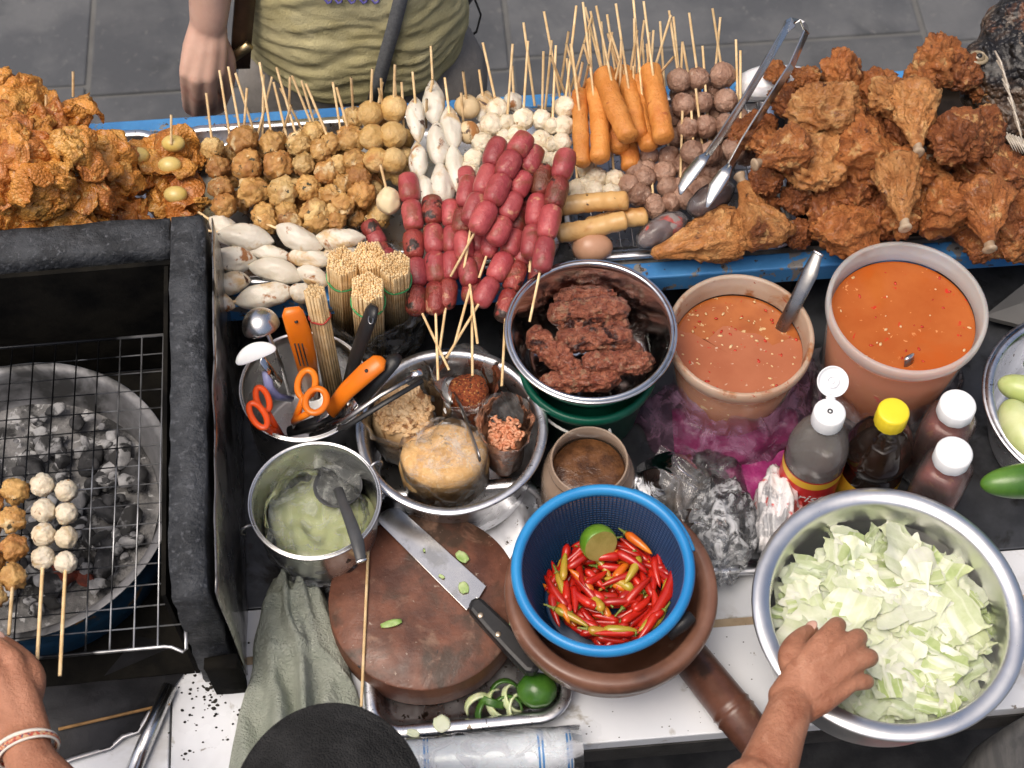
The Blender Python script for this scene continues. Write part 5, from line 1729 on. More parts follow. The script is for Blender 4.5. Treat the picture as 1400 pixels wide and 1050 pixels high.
# --- pestle
m_pest = M('dark red wood', (0.060, 0.022, 0.013), (0.125, 0.052, 0.033), rough=0.36, scale=24, stretch=(1, 1, .25), bump=0.3, bscale=60, coat=.2, marks=(((0.19, 0.105, 0.065), 22, 0.60, 0.12), ((0.03, 0.014, 0.01), 14, .58, .15)))
q0, q1 = P(905, 850, .020), P(1042, 1022, .022)
pe = thing('pestle', 'thick dark wooden pestle lying from under the mortar to the table edge', 'pestle', q0)
d = q1 - q0
prof = [(0.0, .012), (0.02, .016), (0.3, .0185), (.68, .0195), (.70, .0208), (.715, .0195), (.735, .0195), (.75, .0208), (.765, .0195), (.97, .0185), (1.0, .014)]
MB().tube([tuple(d * k) for k, _ in prof], [x for _, x in prof], 20).build('shaft', m_pest, pe)

# --- cleaver
kh = .0485
bl = [(516, 713), (520, 702), (530, 696), (546, 695), (665, 802), (654, 820), (651, 818), (638, 835)]
ko = P(600, 770, kh)
kn = thing('cleaver', 'broad steel cleaver with black riveted handle lying on the board', 'knife', ko)
m_blade = M('blade steel', (0.72, 0.71, 0.68), (0.80, 0.79, 0.76), rough=0.22, metal=1.0, scale=16, rvar=.08, marks=(((0.55, .54, .5), 30, .6, .15),))
pp = [P(x, y, kh) - ko for x, y in bl]
MB().poly([(p.x, p.y) for p in pp], -.0008, .0012).build('blade', m_blade, kn, smooth=False, bevel=.0004)
ho = [(643, 823), (655, 819), (662, 824), (700, 860), (734, 900), (738, 914), (730, 924), (718, 922), (690, 893), (662, 862), (640, 836)]
pp = [P(x, y, kh) - ko for x, y in ho]
hd = MB().poly([(p.x, p.y) for p in pp], -.0065, .0085).build('handle', m_blk, kn, smooth=False, bevel=.004)
m_riv = M('brass rivet', (0.62, .50, .36), (0.7, .58, .44), rough=.35, metal=.9)
for x, y in ((657, 841), (681, 867)):
    p = P(x, y, kh + .0085) - ko
    MB().lathe([(.0028, -.002), (.0028, .0002), (.002, .0006), (0, .0007)], 14, Matrix.Translation(p)).build('rivet', m_riv, hd)
m_scrap = M('green scrap', (0.22, 0.36, 0.08), (0.46, 0.55, 0.26), rough=.4, scale=60, sss=.1)


def scrap(px, py, h, w_, l_, ang, label, mat=None):
    p = P(px, py, h)
    o = MB().grid(7, 7, lambda u, v: ((u - .5) * w_ * (1 - .5 * (2 * v - 1) ** 2), (v - .5) * l_, .0012 + .0016 * fbm(Vector((u * 3, v * 3, px)), 1.5, 2))).build('vegetable_scrap', mat or m_scrap, solid=.0012)
    o.location = p
    o.rotation_euler = (0, 0, ang)
    return tag(o, label, 'vegetable scrap', 'vegetable scraps on the board and tray')


scrap(632, 762, .0465, .010, .014, .8, 'green leaf scrap on the board beside the cleaver spine')
scrap(535, 853, .0465, .007, .020, -1.3, 'thin curled green scrap in the middle of the board')
scrap(634, 804, .050, .010, .012, .3, 'star-like pale scrap stuck to the cleaver blade')
scrap(604, 789, .050, .003, .006, 1.0, 'tiny green scrap stuck to the middle of the blade')
scrap(580, 753, .050, .002, .004, .2, 'speck of green stuck near the tip of the blade')
scrap(700, 856, .0465, .005, .010, .2, 'green scrap beside the cleaver handle at the board edge')
m_scl = M('pale scrap', (0.62, .66, .44), (0.72, .74, .56), rough=.4, sss=.15)
scrap(604, 990, .022, .016, .016, .5, 'pale cabbage scrap on the tray rim', m_scl)
scrap(565, 1003, .022, .008, .012, 1.3, 'dry yellowish scrap on the tray rim', m_scl)
bs0, bs1 = P(504, 740, .050), P(494, 966, .046)
t = stick_obj(None, bs1, bs0, Vector((0, 0, 0)), name='bamboo_stick', rad=.0015)
tag(t, 'single bamboo stick lying across the round board edge', 'stick')
# slices and lime in the tray corner
m_cuc = M('cucumber flesh', (0.52, .60, .30), (0.66, .70, .46), rough=.3, scale=60, sss=.15)
m_cucs = M('cucumber skin', (0.03, .09, .012), (0.07, .17, .025), rough=.3, scale=40, coat=.2)
for i, (x, y, a, dk) in enumerate(((655, 966, .3, 0), (668, 975, 1.2, 1), (682, 962, 2.0, 0), (694, 970, .4, 1), (703, 955, 1.8, 0), (672, 958, 2.7, 1), (712, 968, .9, 0), (690, 948, .2, 1))):
    p = P(x, y, .012)
    o = MB().grid(14, 5, lambda u, v: (.013 * cos(pi * (1.3 * u - .15)), .013 * sin(pi * (1.3 * u - .15)), (v - .5) * .007 + .001 * noise.noise(Vector((u * 4, v, i))))).build('cucumber_peel', (m_cuc, m_cucs)[dk], solid=.0022)
    o.location = p
    o.rotation_euler = (rq.uniform(.3, 1.2), rq.uniform(-.3, .3), a)
    tag(o, ('pale curved cucumber slice heaped in the tray corner', 'dark green cucumber peel heaped in the tray corner')[dk], 'cucumber', ('cucumber slices in the tray corner', 'cucumber peels in the tray corner')[dk])
p = P(734, 944, .024)
m_limd = M('dark lime skin', (0.03, .10, .012), (.06, .16, .02), rough=.25, scale=30, bump=.2, bscale=320, coat=.3)
o = MB().ico(1, 4, lambda q: Vector((q.x * .019, q.y * .017, q.z * .016)) * (1 + .03 * noise.noise(q * 2))).build('lime', m_limd)
o.location = p
tag(o, 'whole dark green lime under the cleaver handle', 'lime')

# --- towel
m_towel = M('sage towelling', (0.54, 0.585, 0.49), (0.64, 0.68, 0.58), rough=0.95, scale=40, bump=1.0, bscale=420, bdet=4, bdist=.010, spec=.1, marks=(((.46, .51, .42), 12, .58, .2),))
lft = [(374, 796), (364, 830), (352, 880), (340, 930), (328, 985), (318, 1040), (308, 1100)]
rgt = [(430, 786), (452, 838), (470, 888), (490, 944), (496, 1000), (500, 1050), (505, 1110)]


def cv(l, k):
    k *= len(l) - 1
    i = min(int(k), len(l) - 2)
    f = k - i
    return l[i][0] * (1 - f) + l[i + 1][0] * f, l[i][1] * (1 - f) + l[i + 1][1] * f


two = P(410, 920, 0)


RIDGES = [(.10, .05, .35, .020, .075), (.30, .10, -.25, .030, .070), (.52, -.08, .20, .026, .055), (.68, .10, -.15, .032, .075), (.88, -.03, .12, .020, .060), (.42, .30, -.1, .016, .035)]


def tw(u, v):
    a, b_ = cv(lft, v), cv(rgt, v)
    x, y = a[0] + (b_[0] - a[0]) * u, a[1] + (b_[1] - a[1]) * u
    p = P(x, y, 0)
    env = max(0.0, sin(pi * min(1, max(0, u)))) ** .35 * min(1, v * 9) ** .5
    n1 = noise.noise(Vector((u * 2.1 + v * 1.6, v * 2.4, 3)))
    h_ = .010
    for (c0, sl, wv_, hh, wd) in RIDGES:
        cc_ = c0 + sl * (v - .4) + wv_ * .35 * sin(v * 5 + c0 * 20) + .05 * noise.noise(Vector((v * 5, c0 * 9, 0)))
        fade = .55 + .45 * sin(v * 6 + c0 * 31)
        h_ += hh * fade * math.exp(-((u - cc_) / wd) ** 2)
    # the towel is doubled: a soft hem steps down across it
    s1 = v - .44 - .10 * (u - .5) - .03 * sin(u * 7)
    h_ += .012 / (1 + math.exp(s1 * 110)) + .007 * math.exp(-(s1 / .022) ** 2)
    s2 = v - .22 + .08 * u + .02 * sin(u * 9 + 1)
    h_ += .010 * math.exp(-(s2 / .03) ** 2) - .008 * math.exp(-((s2 + .05) / .03) ** 2)
    h_ = .003 + env * (h_ + .008 * n1 + .002 * fbm(Vector((u * 8, v * 16, 0)), 2, 2))
    w_ = vnoise(Vector((u * 2, v * 4, 0)), 1.4, 2) * .005
    return Vector((p.x - two.x + w_.x, p.y - two.y + w_.y + .010 * env * (h_ / .03), max(.001, h_)))


tow = MB().grid(90, 170, tw).build('towel', m_towel, solid=.002)
tow.location = two
tag(tow, 'crumpled sage green towel beside the chopping board', 'towel')

# --- roll of printed film at the table edge
m_roll = M('clear film roll', (0.60, .63, .68), (.70, .73, .77), rough=.16, scale=16, stretch=(.4, 3, 3), bump=.3, bscale=40, bdist=.004, coat=.5, sss=.1, rvar=.1)
nt = m_roll.node_tree
pb = nt.nodes['Principled BSDF']
tcn = _n(nt, 'TexCoord')
wv = _n(nt, 'SeparateXYZ')
nt.links.new(tcn.outputs['Object'], wv.inputs[0])
old = pb.inputs['Base Color'].links[0].from_socket
for (x0_, wd) in ((.0465, .0010), (.0495, .0006), (.150, .0010), (.1535, .0010), (.176, .001), (.179, .0008)):
    s1 = _n(nt, 'Math', operation='SUBTRACT')
    s1.inputs[1].default_value = x0_
    nt.links.new(wv.outputs[2], s1.inputs[0])
    s2 = _n(nt, 'Math', operation='ABSOLUTE')
    nt.links.new(s1.outputs[0], s2.inputs[0])
    s3 = _n(nt, 'Math', operation='LESS_THAN')
    s3.inputs[1].default_value = wd
    nt.links.new(s2.outputs[0], s3.inputs[0])
    old = mixc(nt, s3.outputs[0], old, (0.05, .22, .52))
nt.links.new(old, pb.inputs['Base Color'])
r0, r1 = P(512, 1046, .018), P(782, 1026, .018)
fr_ = thing('film_roll', 'roll of clear plastic bags with blue stripes at the table edge', 'plastic roll', r0, align(r1 - r0, 0))
L = (r1 - r0).length
MB().lathe([(0, 0), (.017, 0), (.0215, .002), (.0205, L * .3), (.0215, L * .6), (.021, L * .93), (.020, L), (.012, L + .001), (.010, L - .01), (0, L - .01)], 40, wob=lambda a, z: 1 + .05 * noise.noise(Vector((cos(a) * 1.5, sin(a) * 1.5, z * 22)))).build('roll', m_roll, fr_)
loose = MB().grid(30, 40, lambda u, v: ((.0225 + .003 * noise.noise(Vector((u * 4, v * 6, 0)))) * cos(-.6 + u * 3.6), (.0225 + .003 * noise.noise(Vector((u * 4, v * 6, 9)))) * sin(-.6 + u * 3.6), L * (.02 + 1.03 * v)))
put('loose_film', loose.mesh('loose_film'), m_bag, fr_)

# --- ladles in tub and pail
m_ladle = M('worn steel handle', (0.24, .235, .23), (.34, .33, .32), rough=.3, metal=1.0, scale=30, rvar=.1)
m_bright = M('bright tip', (.8, .8, .78), rough=.2, metal=1.0)


def strip(pts, w_, th):
    """flat handle: tube flattened"""
    return MB().tube(pts, w_, 12, flat=th, up=(0, 0, 1))


def ladle(label, pix, ws, mat, bowl=None, tip=True):
    o0 = P(*pix[-1])
    t = thing('ladle', label, 'ladle', o0)
    pts = [P(*q) - o0 for q in pix]
    d = (pts[0] - pts[-1]).normalized()
    side = d.cross(Vector((0, 0, 1))).normalized()
    nrm = side.cross(d)
    b = MB()
    n = len(pts)
    vs_, fs_ = [], []
    for p, w_ in zip(pts, ws):
        vs_ += [p - side * w_ + nrm * .0002, p - side * w_ * .5 + nrm * .0022, p + side * w_ * .5 + nrm * .0022, p + side * w_ + nrm * .0002, p + side * w_ * .5 - nrm * .0012, p - side * w_ * .5 - nrm * .0012]
    for i in range(n - 1):
        for k in range(6):
            fs_.append((i * 6 + k, i * 6 + (k + 1) % 6, i * 6 + 6 + (k + 1) % 6, i * 6 + 6 + k))
    fs_ += [tuple(range(6))[::-1], tuple((n - 1) * 6 + k for k in range(6))]
    b.add(vs_, fs_)
    h_ = b.build('handle', mat, t, bevel=.0006)
    if tip:
        e = pts[0] + d * .002
        MB().tube([tuple(pts[0] - d * .001), tuple(e)], ws[0] * 1.05, 10, flat=.35, up=(0, 0, 1)).build('bright_end', m_bright, h_)
    if bowl:
        bp, br = P(*bowl[0]) - o0, bowl[1]
        MB().lathe([(0, -br * .55), (br * .5, -br * .48), (br * .85, -br * .2), (br, 0), (br * .97, .0006), (br * .82, -br * .18), (br * .48, -br * .45), (0, -br * .5)], 32, Matrix.Translation(bp)).build('scoop', mat, t)
    return t


ladle('steel ladle handle leaning out of the pink sauce tub', [(1118, 347, .165), (1108, 372, .155), (1090, 410, .135), (1070, 445, .105), (1052, 478, .072)], [.0055, .0085, .0078, .0066, .0055], m_ladle)
ladle('steel ladle tip just showing in the orange sauce', [(1243, 489, .131), (1242, 500, .122), (1238, 508, .108)], [.006, .007, .010], m_ladle)
m_dkplast = M('dark grey plastic', (.045, .047, .05), (.07, .072, .075), rough=.4, scale=30)
ladle('dark grey ladle resting in the small aluminium pail', [(494, 766, .122), (489, 742, .124), (480, 715, .122), (470, 690, .112), (462, 668, .090)], [.0050, .0064, .0060, .0052, .005], m_dkplast, ((462, 664, .074), .024))

# --- tongs on the pile
m_tong = M('tong steel', (.55, .55, .54), (.68, .68, .67), rough=.2, metal=1.0, scale=30, rvar=.08)
to = P(950, 250, .18)
tg = thing('tongs', 'long steel tongs lying across the meatballs and chicken', 'tongs', to)


def ribbon(pts, w_, nrm, th=.0012):
    b = MB()
    n = len(pts)
    vs_, fs_ = [], []
    for i, p in enumerate(pts):
        d = (pts[min(i + 1, n - 1)] - pts[max(0, i - 1)]).normalized()
        s_ = d.cross(nrm[i] if isinstance(nrm, list) else nrm).normalized()
        m_ = s_.cross(d).normalized()
        ww = w_[i] if isinstance(w_, list) else w_
        vs_ += [p - s_ * ww - m_ * th, p + s_ * ww - m_ * th, p + s_ * ww + m_ * th, p - s_ * ww + m_ * th]
    for i in range(n - 1):
        for k in range(4):
            fs_.append((i * 4 + k, i * 4 + (k + 1) % 4, i * 4 + 4 + (k + 1) % 4, i * 4 + 4 + k))
    fs_ += [(3, 2, 1, 0), tuple((n - 1) * 4 + k for k in range(4))]
    return b.add(vs_, fs_)


nr = Vector((.75, .35, .55)).normalized()
aL = [P(x, y, h) - to for x, y, h in ((1084, 32, .236), (1074, 40, .236), (1050, 82, .228), (1018, 136, .214), (985, 186, .200), (968, 210, .192))]
aR = [P(x, y, h) - to for x, y, h in ((1096, 30, .236), (1102, 44, .235), (1082, 90, .226), (1050, 140, .214), (1016, 194, .198), (998, 226, .188))]
MB().add([], []) 
ribbon(aL, .0042, nr).build('arm', m_tong, tg, smooth=False, bevel=.0005)
ribbon(aR, .0042, nr).build('arm', m_tong, tg, smooth=False, bevel=.0005)
ribbon([P(x, y, .236) - to for x, y in ((1074, 40), (1077, 32), (1084, 28), (1094, 28), (1101, 33), (1103, 44))], .0042, nr).build('spring_bend', m_tong, tg, smooth=False)
for a in ([(968, 210, .192), (958, 220, .188), (942, 240, .182), (933, 256, .178), (930, 266, .176)], [(998, 226, .188), (990, 238, .184), (978, 256, .178), (972, 270, .175), (966, 284, .172)]):
    pts = [P(*q) - to for q in a]
    MB().tube(pts, [.0038, .0072, .0078, .0050, .0015], 12, flat=.28, up=(0.2, .2, 1)).build('jaw', m_tong, tg)

# --- wrapped things on the pile
m_cling = film('cling film', (.97, .97, .97), .16, .18, 40, .25, (.75, .75, .78))
m_dmeat = M('dark sausage slices', (.075, .045, .04), (.16, .10, .09), rough=.35, scale=40, bump=.3, coat=.3, marks=(((.45, .06, .04), 30, .66, .04), ((.3, .25, .22), 60, .64, .06)))
for i, (a, b_, rp, lab) in enumerate((((874, 332), (936, 298), 22, 'small film-wrapped pack of dark sausage slices below the tongs'), ((944, 290), (1000, 254), 22, 'film-wrapped pack of greyish sausage under the jaws of the tongs'))):
    pa, pb_ = P(a[0], a[1], SH + .030 + .012 * i), P(b_[0], b_[1], SH + .034 + .014 * i)
    mid = (pa + pb_) / 2
    t = thing('wrapped_sausage', lab, 'wrapped food', mid, align(pb_ - pa, 0))
    q, l_ = rp * mpp(mid), (pb_ - pa).length / 2
    MB().ico(1, 4, lambda p: Vector((p.x * q * .85, p.y * q * .85, p.z * l_)) * (1 + .08 * fbm(p, 2, 3, i))).build('sausage', m_dmeat, t)
    MB().ico(1, 4, lambda p: Vector((p.x * q * .93, p.y * q * .93, p.z * l_ * 1.1)) * (1 + .09 * fbm(p, 2, 3, i) + .04 * abs(fbm(p, 6, 2, i)))).build('clear_film', m_cling, t)
m_wfilm = M('milky film', (.66, .66, .68), (.76, .77, .80), rough=.25, scale=30, bump=.6, bscale=70, bdist=.005, sss=.15, coat=.3, stretch=(1, .3, 1))
pa, pb_ = P(1006, 118, .155), P(1120, 108, .165)
mid = (pa + pb_) / 2
o = MB().ico(1, 5, lambda p: Vector((p.x * .020 * (1 - .25 * p.z), p.y * .018, p.z * (pb_ - pa).length * .5)) * (1 + .08 * fbm(p, 2.2, 3, 4) + .03 * fbm(p, 7, 2, 1))).build('wrapped_roll', m_wfilm)
o.location, o.rotation_euler = mid, align(pb_ - pa, 0)
tag(o, 'white film-wrapped roll lying behind the tongs', 'wrapped food')
# scrap of film by the egg
o = MB().grid(18, 18, lambda u, v: ((u - .5) * .034, (v - .5) * .030, .006 + .010 * abs(noise.noise(Vector((u * 3, v * 3, 7)))) + .006 * noise.noise(Vector((u * 7, v * 7, 3))))).build('film_scrap', m_cling)
o.location = P(768, 352, SH + .012)
tag(o, 'scrunched clear film scrap between the red sausages and the egg', 'plastic film')

# --- bamboo stick bundles
m_stickend = M('bamboo ends', (.60, .46, .28), (.74, .62, .42), rough=.7, scale=300, per_object=False)
m_band = M('green band', (.05, .30, .10), rough=.5)
m_bandr = M('red band', (.40, .04, .03), rough=.5)


def bundle(label, top, bot, rp, n_rings, band, seed):
    """top/bot photo pixel + height of the bundle's axis"""
    a, b_ = P(*bot), P(*top)
    rr = random.Random(seed)
    R_ = rp * mpp(b_)
    t = thing('stick_bundle', label, 'stick bundle', a, align(b_ - a, rr.uniform(0, 1)), 'bundles of bamboo sticks')
    L = (b_ - a).length
    b = MB()
    sr = R_ / (2 * n_rings + 1) * 1.02
    cnt = 0
    for i in range(-n_rings - 1, n_rings + 2):
        for k in range(-n_rings - 1, n_rings + 2):
            x, y = (i + .5 * (k % 2)) * 2 * sr, k * 1.74 * sr
            if math.hypot(x, y) < R_ - sr * .6:
                dx, dy = rr.gauss(0, sr * .3), rr.gauss(0, sr * .3)
                b.tube([(x + dx * 1.5, y + dy * 1.5, 0), (x, y, L * .5), (x + dx, y + dy, L + rr.uniform(-.0016, .0016))], sr * .93, 6)
                cnt += 1
    b.build('sticks', m_stick, t)['kind'] = 'stuff'
    MB().tube([((R_ * 1.0) * cos(2 * pi * i / 28), (R_ * 1.0) * sin(2 * pi * i / 28), L * .80 + .001 * sin(i)) for i in range(28)], .0010, 6, closed=True).build('rubber_band', band, t)
    return t


bundle('thick bundle of bamboo sticks with a green band beside the squid cakes', (468, 357, .190), (474, 452, .002), 23, 6, m_band, 1)
bundle('thick bundle of bamboo sticks standing behind the other bundles', (504, 349, .190), (512, 442, .002), 23, 6, m_band, 2)
bundle('thick bundle of bamboo sticks standing before the others', (502, 392, .185), (508, 484, .002), 24, 6, m_band, 3)
bundle('thick bundle of bamboo sticks beside the red sausage skewers', (540, 362, .188), (545, 455, .002), 22, 6, m_band, 4)
bundle('thin bundle of used bamboo sticks with a red band in the utensil pot', (430, 398, .185), (462, 560, .012), 15, 3, m_bandr, 5)
bgc = P(515, 470, .0)
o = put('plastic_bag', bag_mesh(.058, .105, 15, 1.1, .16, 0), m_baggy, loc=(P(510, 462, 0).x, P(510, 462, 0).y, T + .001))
tag(o, 'tall clear bag around the feet of the bamboo stick bundles', 'bag')

# --- utensils
m_or = M('orange plastic', (.70, .16, .008), (.76, .20, .012), rough=.32, scale=20, coat=.1)
m_ro = M('red orange plastic', (.60, .055, .008), (.68, .075, .010), rough=.32, scale=20, coat=.1)
m_lav = M('lavender plastic', (.30, .32, .62), (.36, .38, .68), rough=.35, scale=20)
m_whp = M('white plastic', (.72, .73, .73), (.78, .78, .78), rough=.3, scale=20, sss=.1)


def pole(t, pix, rad, mat, name='handle', flat=.5, seg=12, up=(0, 0, 1), parent=None):
    pts = [P(*q) - t.location for q in pix]
    return MB().tube(pts, rad, seg, flat=flat, up=up).build(name, mat, parent or t)


# ladle with a round steel bowl
t = thing('ladle', 'round steel ladle head leaning out of the utensil pot', 'ladle', P(395, 545, .01))
MB().ico(1, 4, lambda p: Vector((p.x * .0185, p.y * .0185, max(p.z, -.15) * .0185)), Matrix.Translation(P(357, 446, .150) - t.location) @ Euler((R(-25), R(-15), 0)).to_matrix().to_4x4()).build('scoop', m_steel2, t)
pole(t, [(366, 456, .146), (385, 500, .09), (398, 548, .012)], [.003, .003, .003], m_steel2)
# white turner
t = thing('turner', 'white plastic spoon with steel shank and lavender grip in the pot', 'spoon', P(400, 560, .01))
ws_ = P(350, 486, .150) - t.location
MB().ico(1, 4, lambda p: Vector((p.x * .0205, p.y * .0085 + .004 * (1 - p.x * p.x), p.z * .0022)), Matrix.Translation(ws_) @ Euler((R(25), R(0), R(26))).to_matrix().to_4x4()).build('blade', m_whp, t)
pole(t, [(357, 490, .148), (372, 510, .125), (384, 524, .108)], [.005, .005, .005], m_steel, 'shank', .25)
pole(t, [(364, 508, .120), (368, 530, .105), (378, 542, .09), (398, 546, .07)], [.0045, .005, .005, .004], m_lav, 'grip', .7)
# orange slotted peeler handle
t = thing('peeler', 'broad orange slotted handle standing upright in the pot', 'utensil', P(430, 560, .01))
h_ = pole(t, [(399, 420, .180), (400, 428, .176), (410, 458, .150), (418, 490, .115), (428, 545, .05)], [.007, .0105, .0118, .0108, .008], m_or, 'handle', .38, 16, (0, .3, 1))
for i in range(3):
    x = 403 + i * 5
    p0, p1 = P(x, 470, .150), P(x + 8, 500, .118)
    MB().tube([p0 - t.location, p1 - t.location], .0008, 5).build('slot', m_blk, h_)
MB().lathe([(0, .001), (.0016, .001), (.0018, 0)], 10, Matrix.Translation(P(405, 440, .170) - t.location)).build('hang_hole', m_blk, h_)
# orange knife
t = thing('kitchen_knife', 'orange-handled knife leaning out of the utensil pot', 'knife', P(440, 560, .04))
h_ = pole(t, [(524, 490, .160), (518, 496, .159), (500, 510, .150), (474, 534, .130), (452, 562, .104)], [.004, .0095, .0102, .0092, .0085], m_or, 'handle', .55, 16)
MB().lathe([(0, .001), (.0017, .001), (.0019, 0)], 10, Matrix.Translation(P(501, 507, .1565) - t.location)).build('hang_hole', m_blk, h_)
pole(t, [(452, 562, .104), (430, 575, .07), (415, 580, .03)], [.007, .009, .004], m_steel2, 'blade', .12)
# black handles
t = thing('kitchen_knife', 'black-handled knife with a hanging hole standing before the stick bundles', 'knife', P(470, 540, .03))
h_ = pole(t, [(512, 418, .190), (508, 428, .184), (497, 458, .158), (485, 492, .125), (474, 530, .080)], [.006, .0098, .0102, .0095, .008], m_blk, 'handle', .5, 16, (0, .4, 1))
MB().tube([P(507 + 3.2 * cos(R(a)), 437 + 6 * sin(R(a)), .186) - t.location for a in range(0, 360, 30)], .0008, 6, closed=True).build('hang_hole', m_plainst, h_)
pole(t, [(474, 530, .080), (462, 548, .04), (455, 556, .02)], [.008, .009, .003], m_steel2, 'blade', .12)
t = thing('kitchen_knife', 'plain black knife handle lying behind the orange one', 'knife', P(470, 560, .05))
pole(t, [(545, 486, .150), (538, 494, .150), (515, 520, .136), (490, 548, .112)], [.005, .0075, .008, .0075], m_blk, 'handle', .6, 14)
pole(t, [(490, 548, .112), (468, 570, .08), (440, 585, .04)], [.007, .008, .004], m_steel2, 'blade', .12)
# dark tongs over the pot's edge, over the peanuts
t = thing('tongs', 'dark narrow tongs reaching from the pot over the peanut bag', 'tongs', P(470, 575, .10))
for a in ([(574, 510, .140), (520, 540, .132), (470, 575, .120), (420, 590, .06)], [(578, 520, .136), (524, 552, .128), (472, 584, .116), (424, 596, .06)]):
    pole(t, a, [.0028, .003, .003, .003], m_ladle if a[0][0] == 574 else m_blk, 'arm', .5, 8)
pole(t, [(562, 512, .1435), (577, 508, .1435)], [.0042, .0042], m_bright, 'tip', .4, 8)


def scissors(label, mat, loops, pivot, blade, h, tub_):
    t = thing('scissors', label, 'scissors', P(*blade))
    for (x, y, rx, ry, ang) in loops:
        pts = []
        for i in range(24):
            a = 2 * pi * i / 24
            ex, ey = rx * cos(a), ry * sin(a)
            ca, sa = cos(ang), sin(ang)
            pts.append(P(x + ex * ca - ey * sa, y + ex * sa + ey * ca, h + .0004 * (y - 540)) - t.location)
        MB().tube(pts, tub_, 10, closed=True, flat=.8).build('finger_loop', mat, t)
        ca, sa = cos(ang), sin(ang)
        e0 = P(x + ry * -sa * -1 * 0 + (rx * ca if rx > ry else -ry * sa), y + (rx * sa if rx > ry else ry * ca), h)
        MB().tube([e0 - t.location, P(*pivot) - t.location], [tub_ * 1.25, tub_ * 1.5], 10, flat=.7).build('shank', mat, t)
    MB().tube([P(*pivot) - t.location, (0, 0, 0)], [.006, .002], 8, flat=.3).build('blade', m_steel2, t)
    return t


scissors('pair of red-orange handled scissors leaning at the pot wall', m_ro, [(359, 546, 8, 17, R(-20)), (353, 568, 9, 19, R(-32))], (384, 596, .085), (392, 600, .02), .118, .0032)
scissors('pair of bright orange handled scissors in the middle of the pot', m_or, [(419, 525, 12, 19, R(12)), (432, 548, 14, 17, R(25))], (403, 575, .095), (398, 592, .02), .130, .0034)
pole(thing('rubber_grip', 'dark handles filling the bottom of the utensil pot', 'utensil', P(420, 590, .02)), [(395, 590, .06), (430, 580, .075), (470, 560, .08)], [.006, .008, .006], m_blk, 'grip', .7)

# --- bottles
m_clear = clear_mat('clear bottle', (.98, .98, .98), .26, .05, 1.45, (.92, .86, .80), 30, .15)
m_soy = M('soy bottle', (.010, .006, .004), (.022, .012, .008), rough=.10, scale=20, coat=.6)
m_rsc = M('red sauce in bottle', (.30, .05, .035), (.38, .09, .055), rough=.2, scale=40, coat=.4, marks=(((.46, .16, .06), 120, .66, .04),))
m_vin = M('dark vinegar', (.22, .10, .07), (.28, .14, .10), rough=.1, coat=.5)
m_cap = M('white cap', (.78, .79, .80), (.82, .83, .84), rough=.35, scale=20)
m_ycap = M('yellow cap', (.78, .58, .02), (.82, .64, .03), rough=.35, scale=20)
m_lab = M('red label', (.55, .02, .02), (.60, .03, .025), rough=.4)
m_laby = M('yellow label', (.78, .46, .03), (.82, .52, .05), rough=.4)


def bottle(label, px, py, h, rb, mat, capm, grp=None, square=0.0):
    c = P(px, py, h)
    t = thing('sauce_bottle', label, 'bottle', (c.x, c.y, T + .001), None, grp)
    return t, c


def capmesh(t, r_, z0, z1, mat, ribs=36):
    return MB().lathe([(r_, z0), (r_ * 1.01, z0 + .001), (r_, z1 - .0022), (r_ * .94, z1 - .0006), (r_ * .85, z1), (r_ * .3, z1 - .0003), (0, z1)], 64, wob=lambda a, z: 1 + (.012 * sin(ribs * a) if z < z1 - .003 else 0)).build('cap', mat, t)


# clear vinegar bottle with an open flip cap
t, c = bottle('clear bottle with open white flip cap and red and yellow label', 1135, 562, .172, .03, None, None)
B1 = t
pb_ = [(0, 0), (.026, 0), (.029, .004), (.029, .086), (.0288, .092), (.0296, .096), (.0285, .100), (.0295, .104), (.028, .112), (.024, .128), (.017, .143), (.0125, .150), (.0120, .157)]
MB().lathe(pb_, 56).build('glass', m_clear, t)
MB().lathe([(0, .003), (.0265, .003), (.0272, .006), (.0272, .046), (0, .046)], 48).build('vinegar', m_vin, t)
cp = capmesh(t, .0150, .152, .1705, m_cap)
MB().lathe([(.0026, .1702), (.0026, .1712), (.0014, .1712), (.0012, .1704)], 16).build('spout', m_dkplast, cp)
fl = P(1138, 522, .172) - t.location
flm = Matrix.Translation(fl) @ Euler((R(28), 0, 0)).to_matrix().to_4x4()
MB().lathe([(0, -.002), (.012, -.002), (.0145, -.0005), (.0148, .003), (.0138, .0032), (.013, .0005), (.006, .0004), (.0058, .0024), (.0046, .0024), (.0044, .0006), (.0022, .0006), (.002, .0018), (0, .0018)], 40, flm).build('flip_lid', m_cap, cp)
MB().tube([fl + Vector((0, -.014, -.003)), Vector((0.0002, .0145, .166))], .004, 8, flat=.3).build('hinge', m_cap, cp)
lz0, lz1 = .030, .082
lb = MB().lathe([(.0294, lz0), (.0294, lz1)], 56).build('label_band', m_lab, t)
MB().lathe([(.0296, lz1 - .012), (.0296, lz1 + .001)], 56).build('yellow_stripe', m_laby, lb)
MB().lathe([(.0297, lz1 - .0005), (.0297, lz1 + .0015)], 56).build('red_line', m_lab, lb)


def wrap_text(body, size, r_, z, a0, mat, parent, name='lettering'):
    cu = bpy.data.curves.new('txt', 'FONT')
    cu.body = body
    cu.size = size
    cu.extrude = .0001
    cu.shear = .3
    ob = bpy.data.objects.new('txt', cu)
    COL.objects.link(ob)
    bpy.context.view_layer.update()
    dg = bpy.context.evaluated_depsgraph_get()
    me = bpy.data.meshes.new_from_object(ob.evaluated_get(dg))
    bpy.data.objects.remove(ob)
    for v in me.vertices:
        a = a0 + v.co.x / r_
        rr = r_ + v.co.z
        v.co = Vector((rr * cos(a), rr * sin(a), z + v.co.y))
    me.materials.clear()
    return put(name, me, mat, parent)


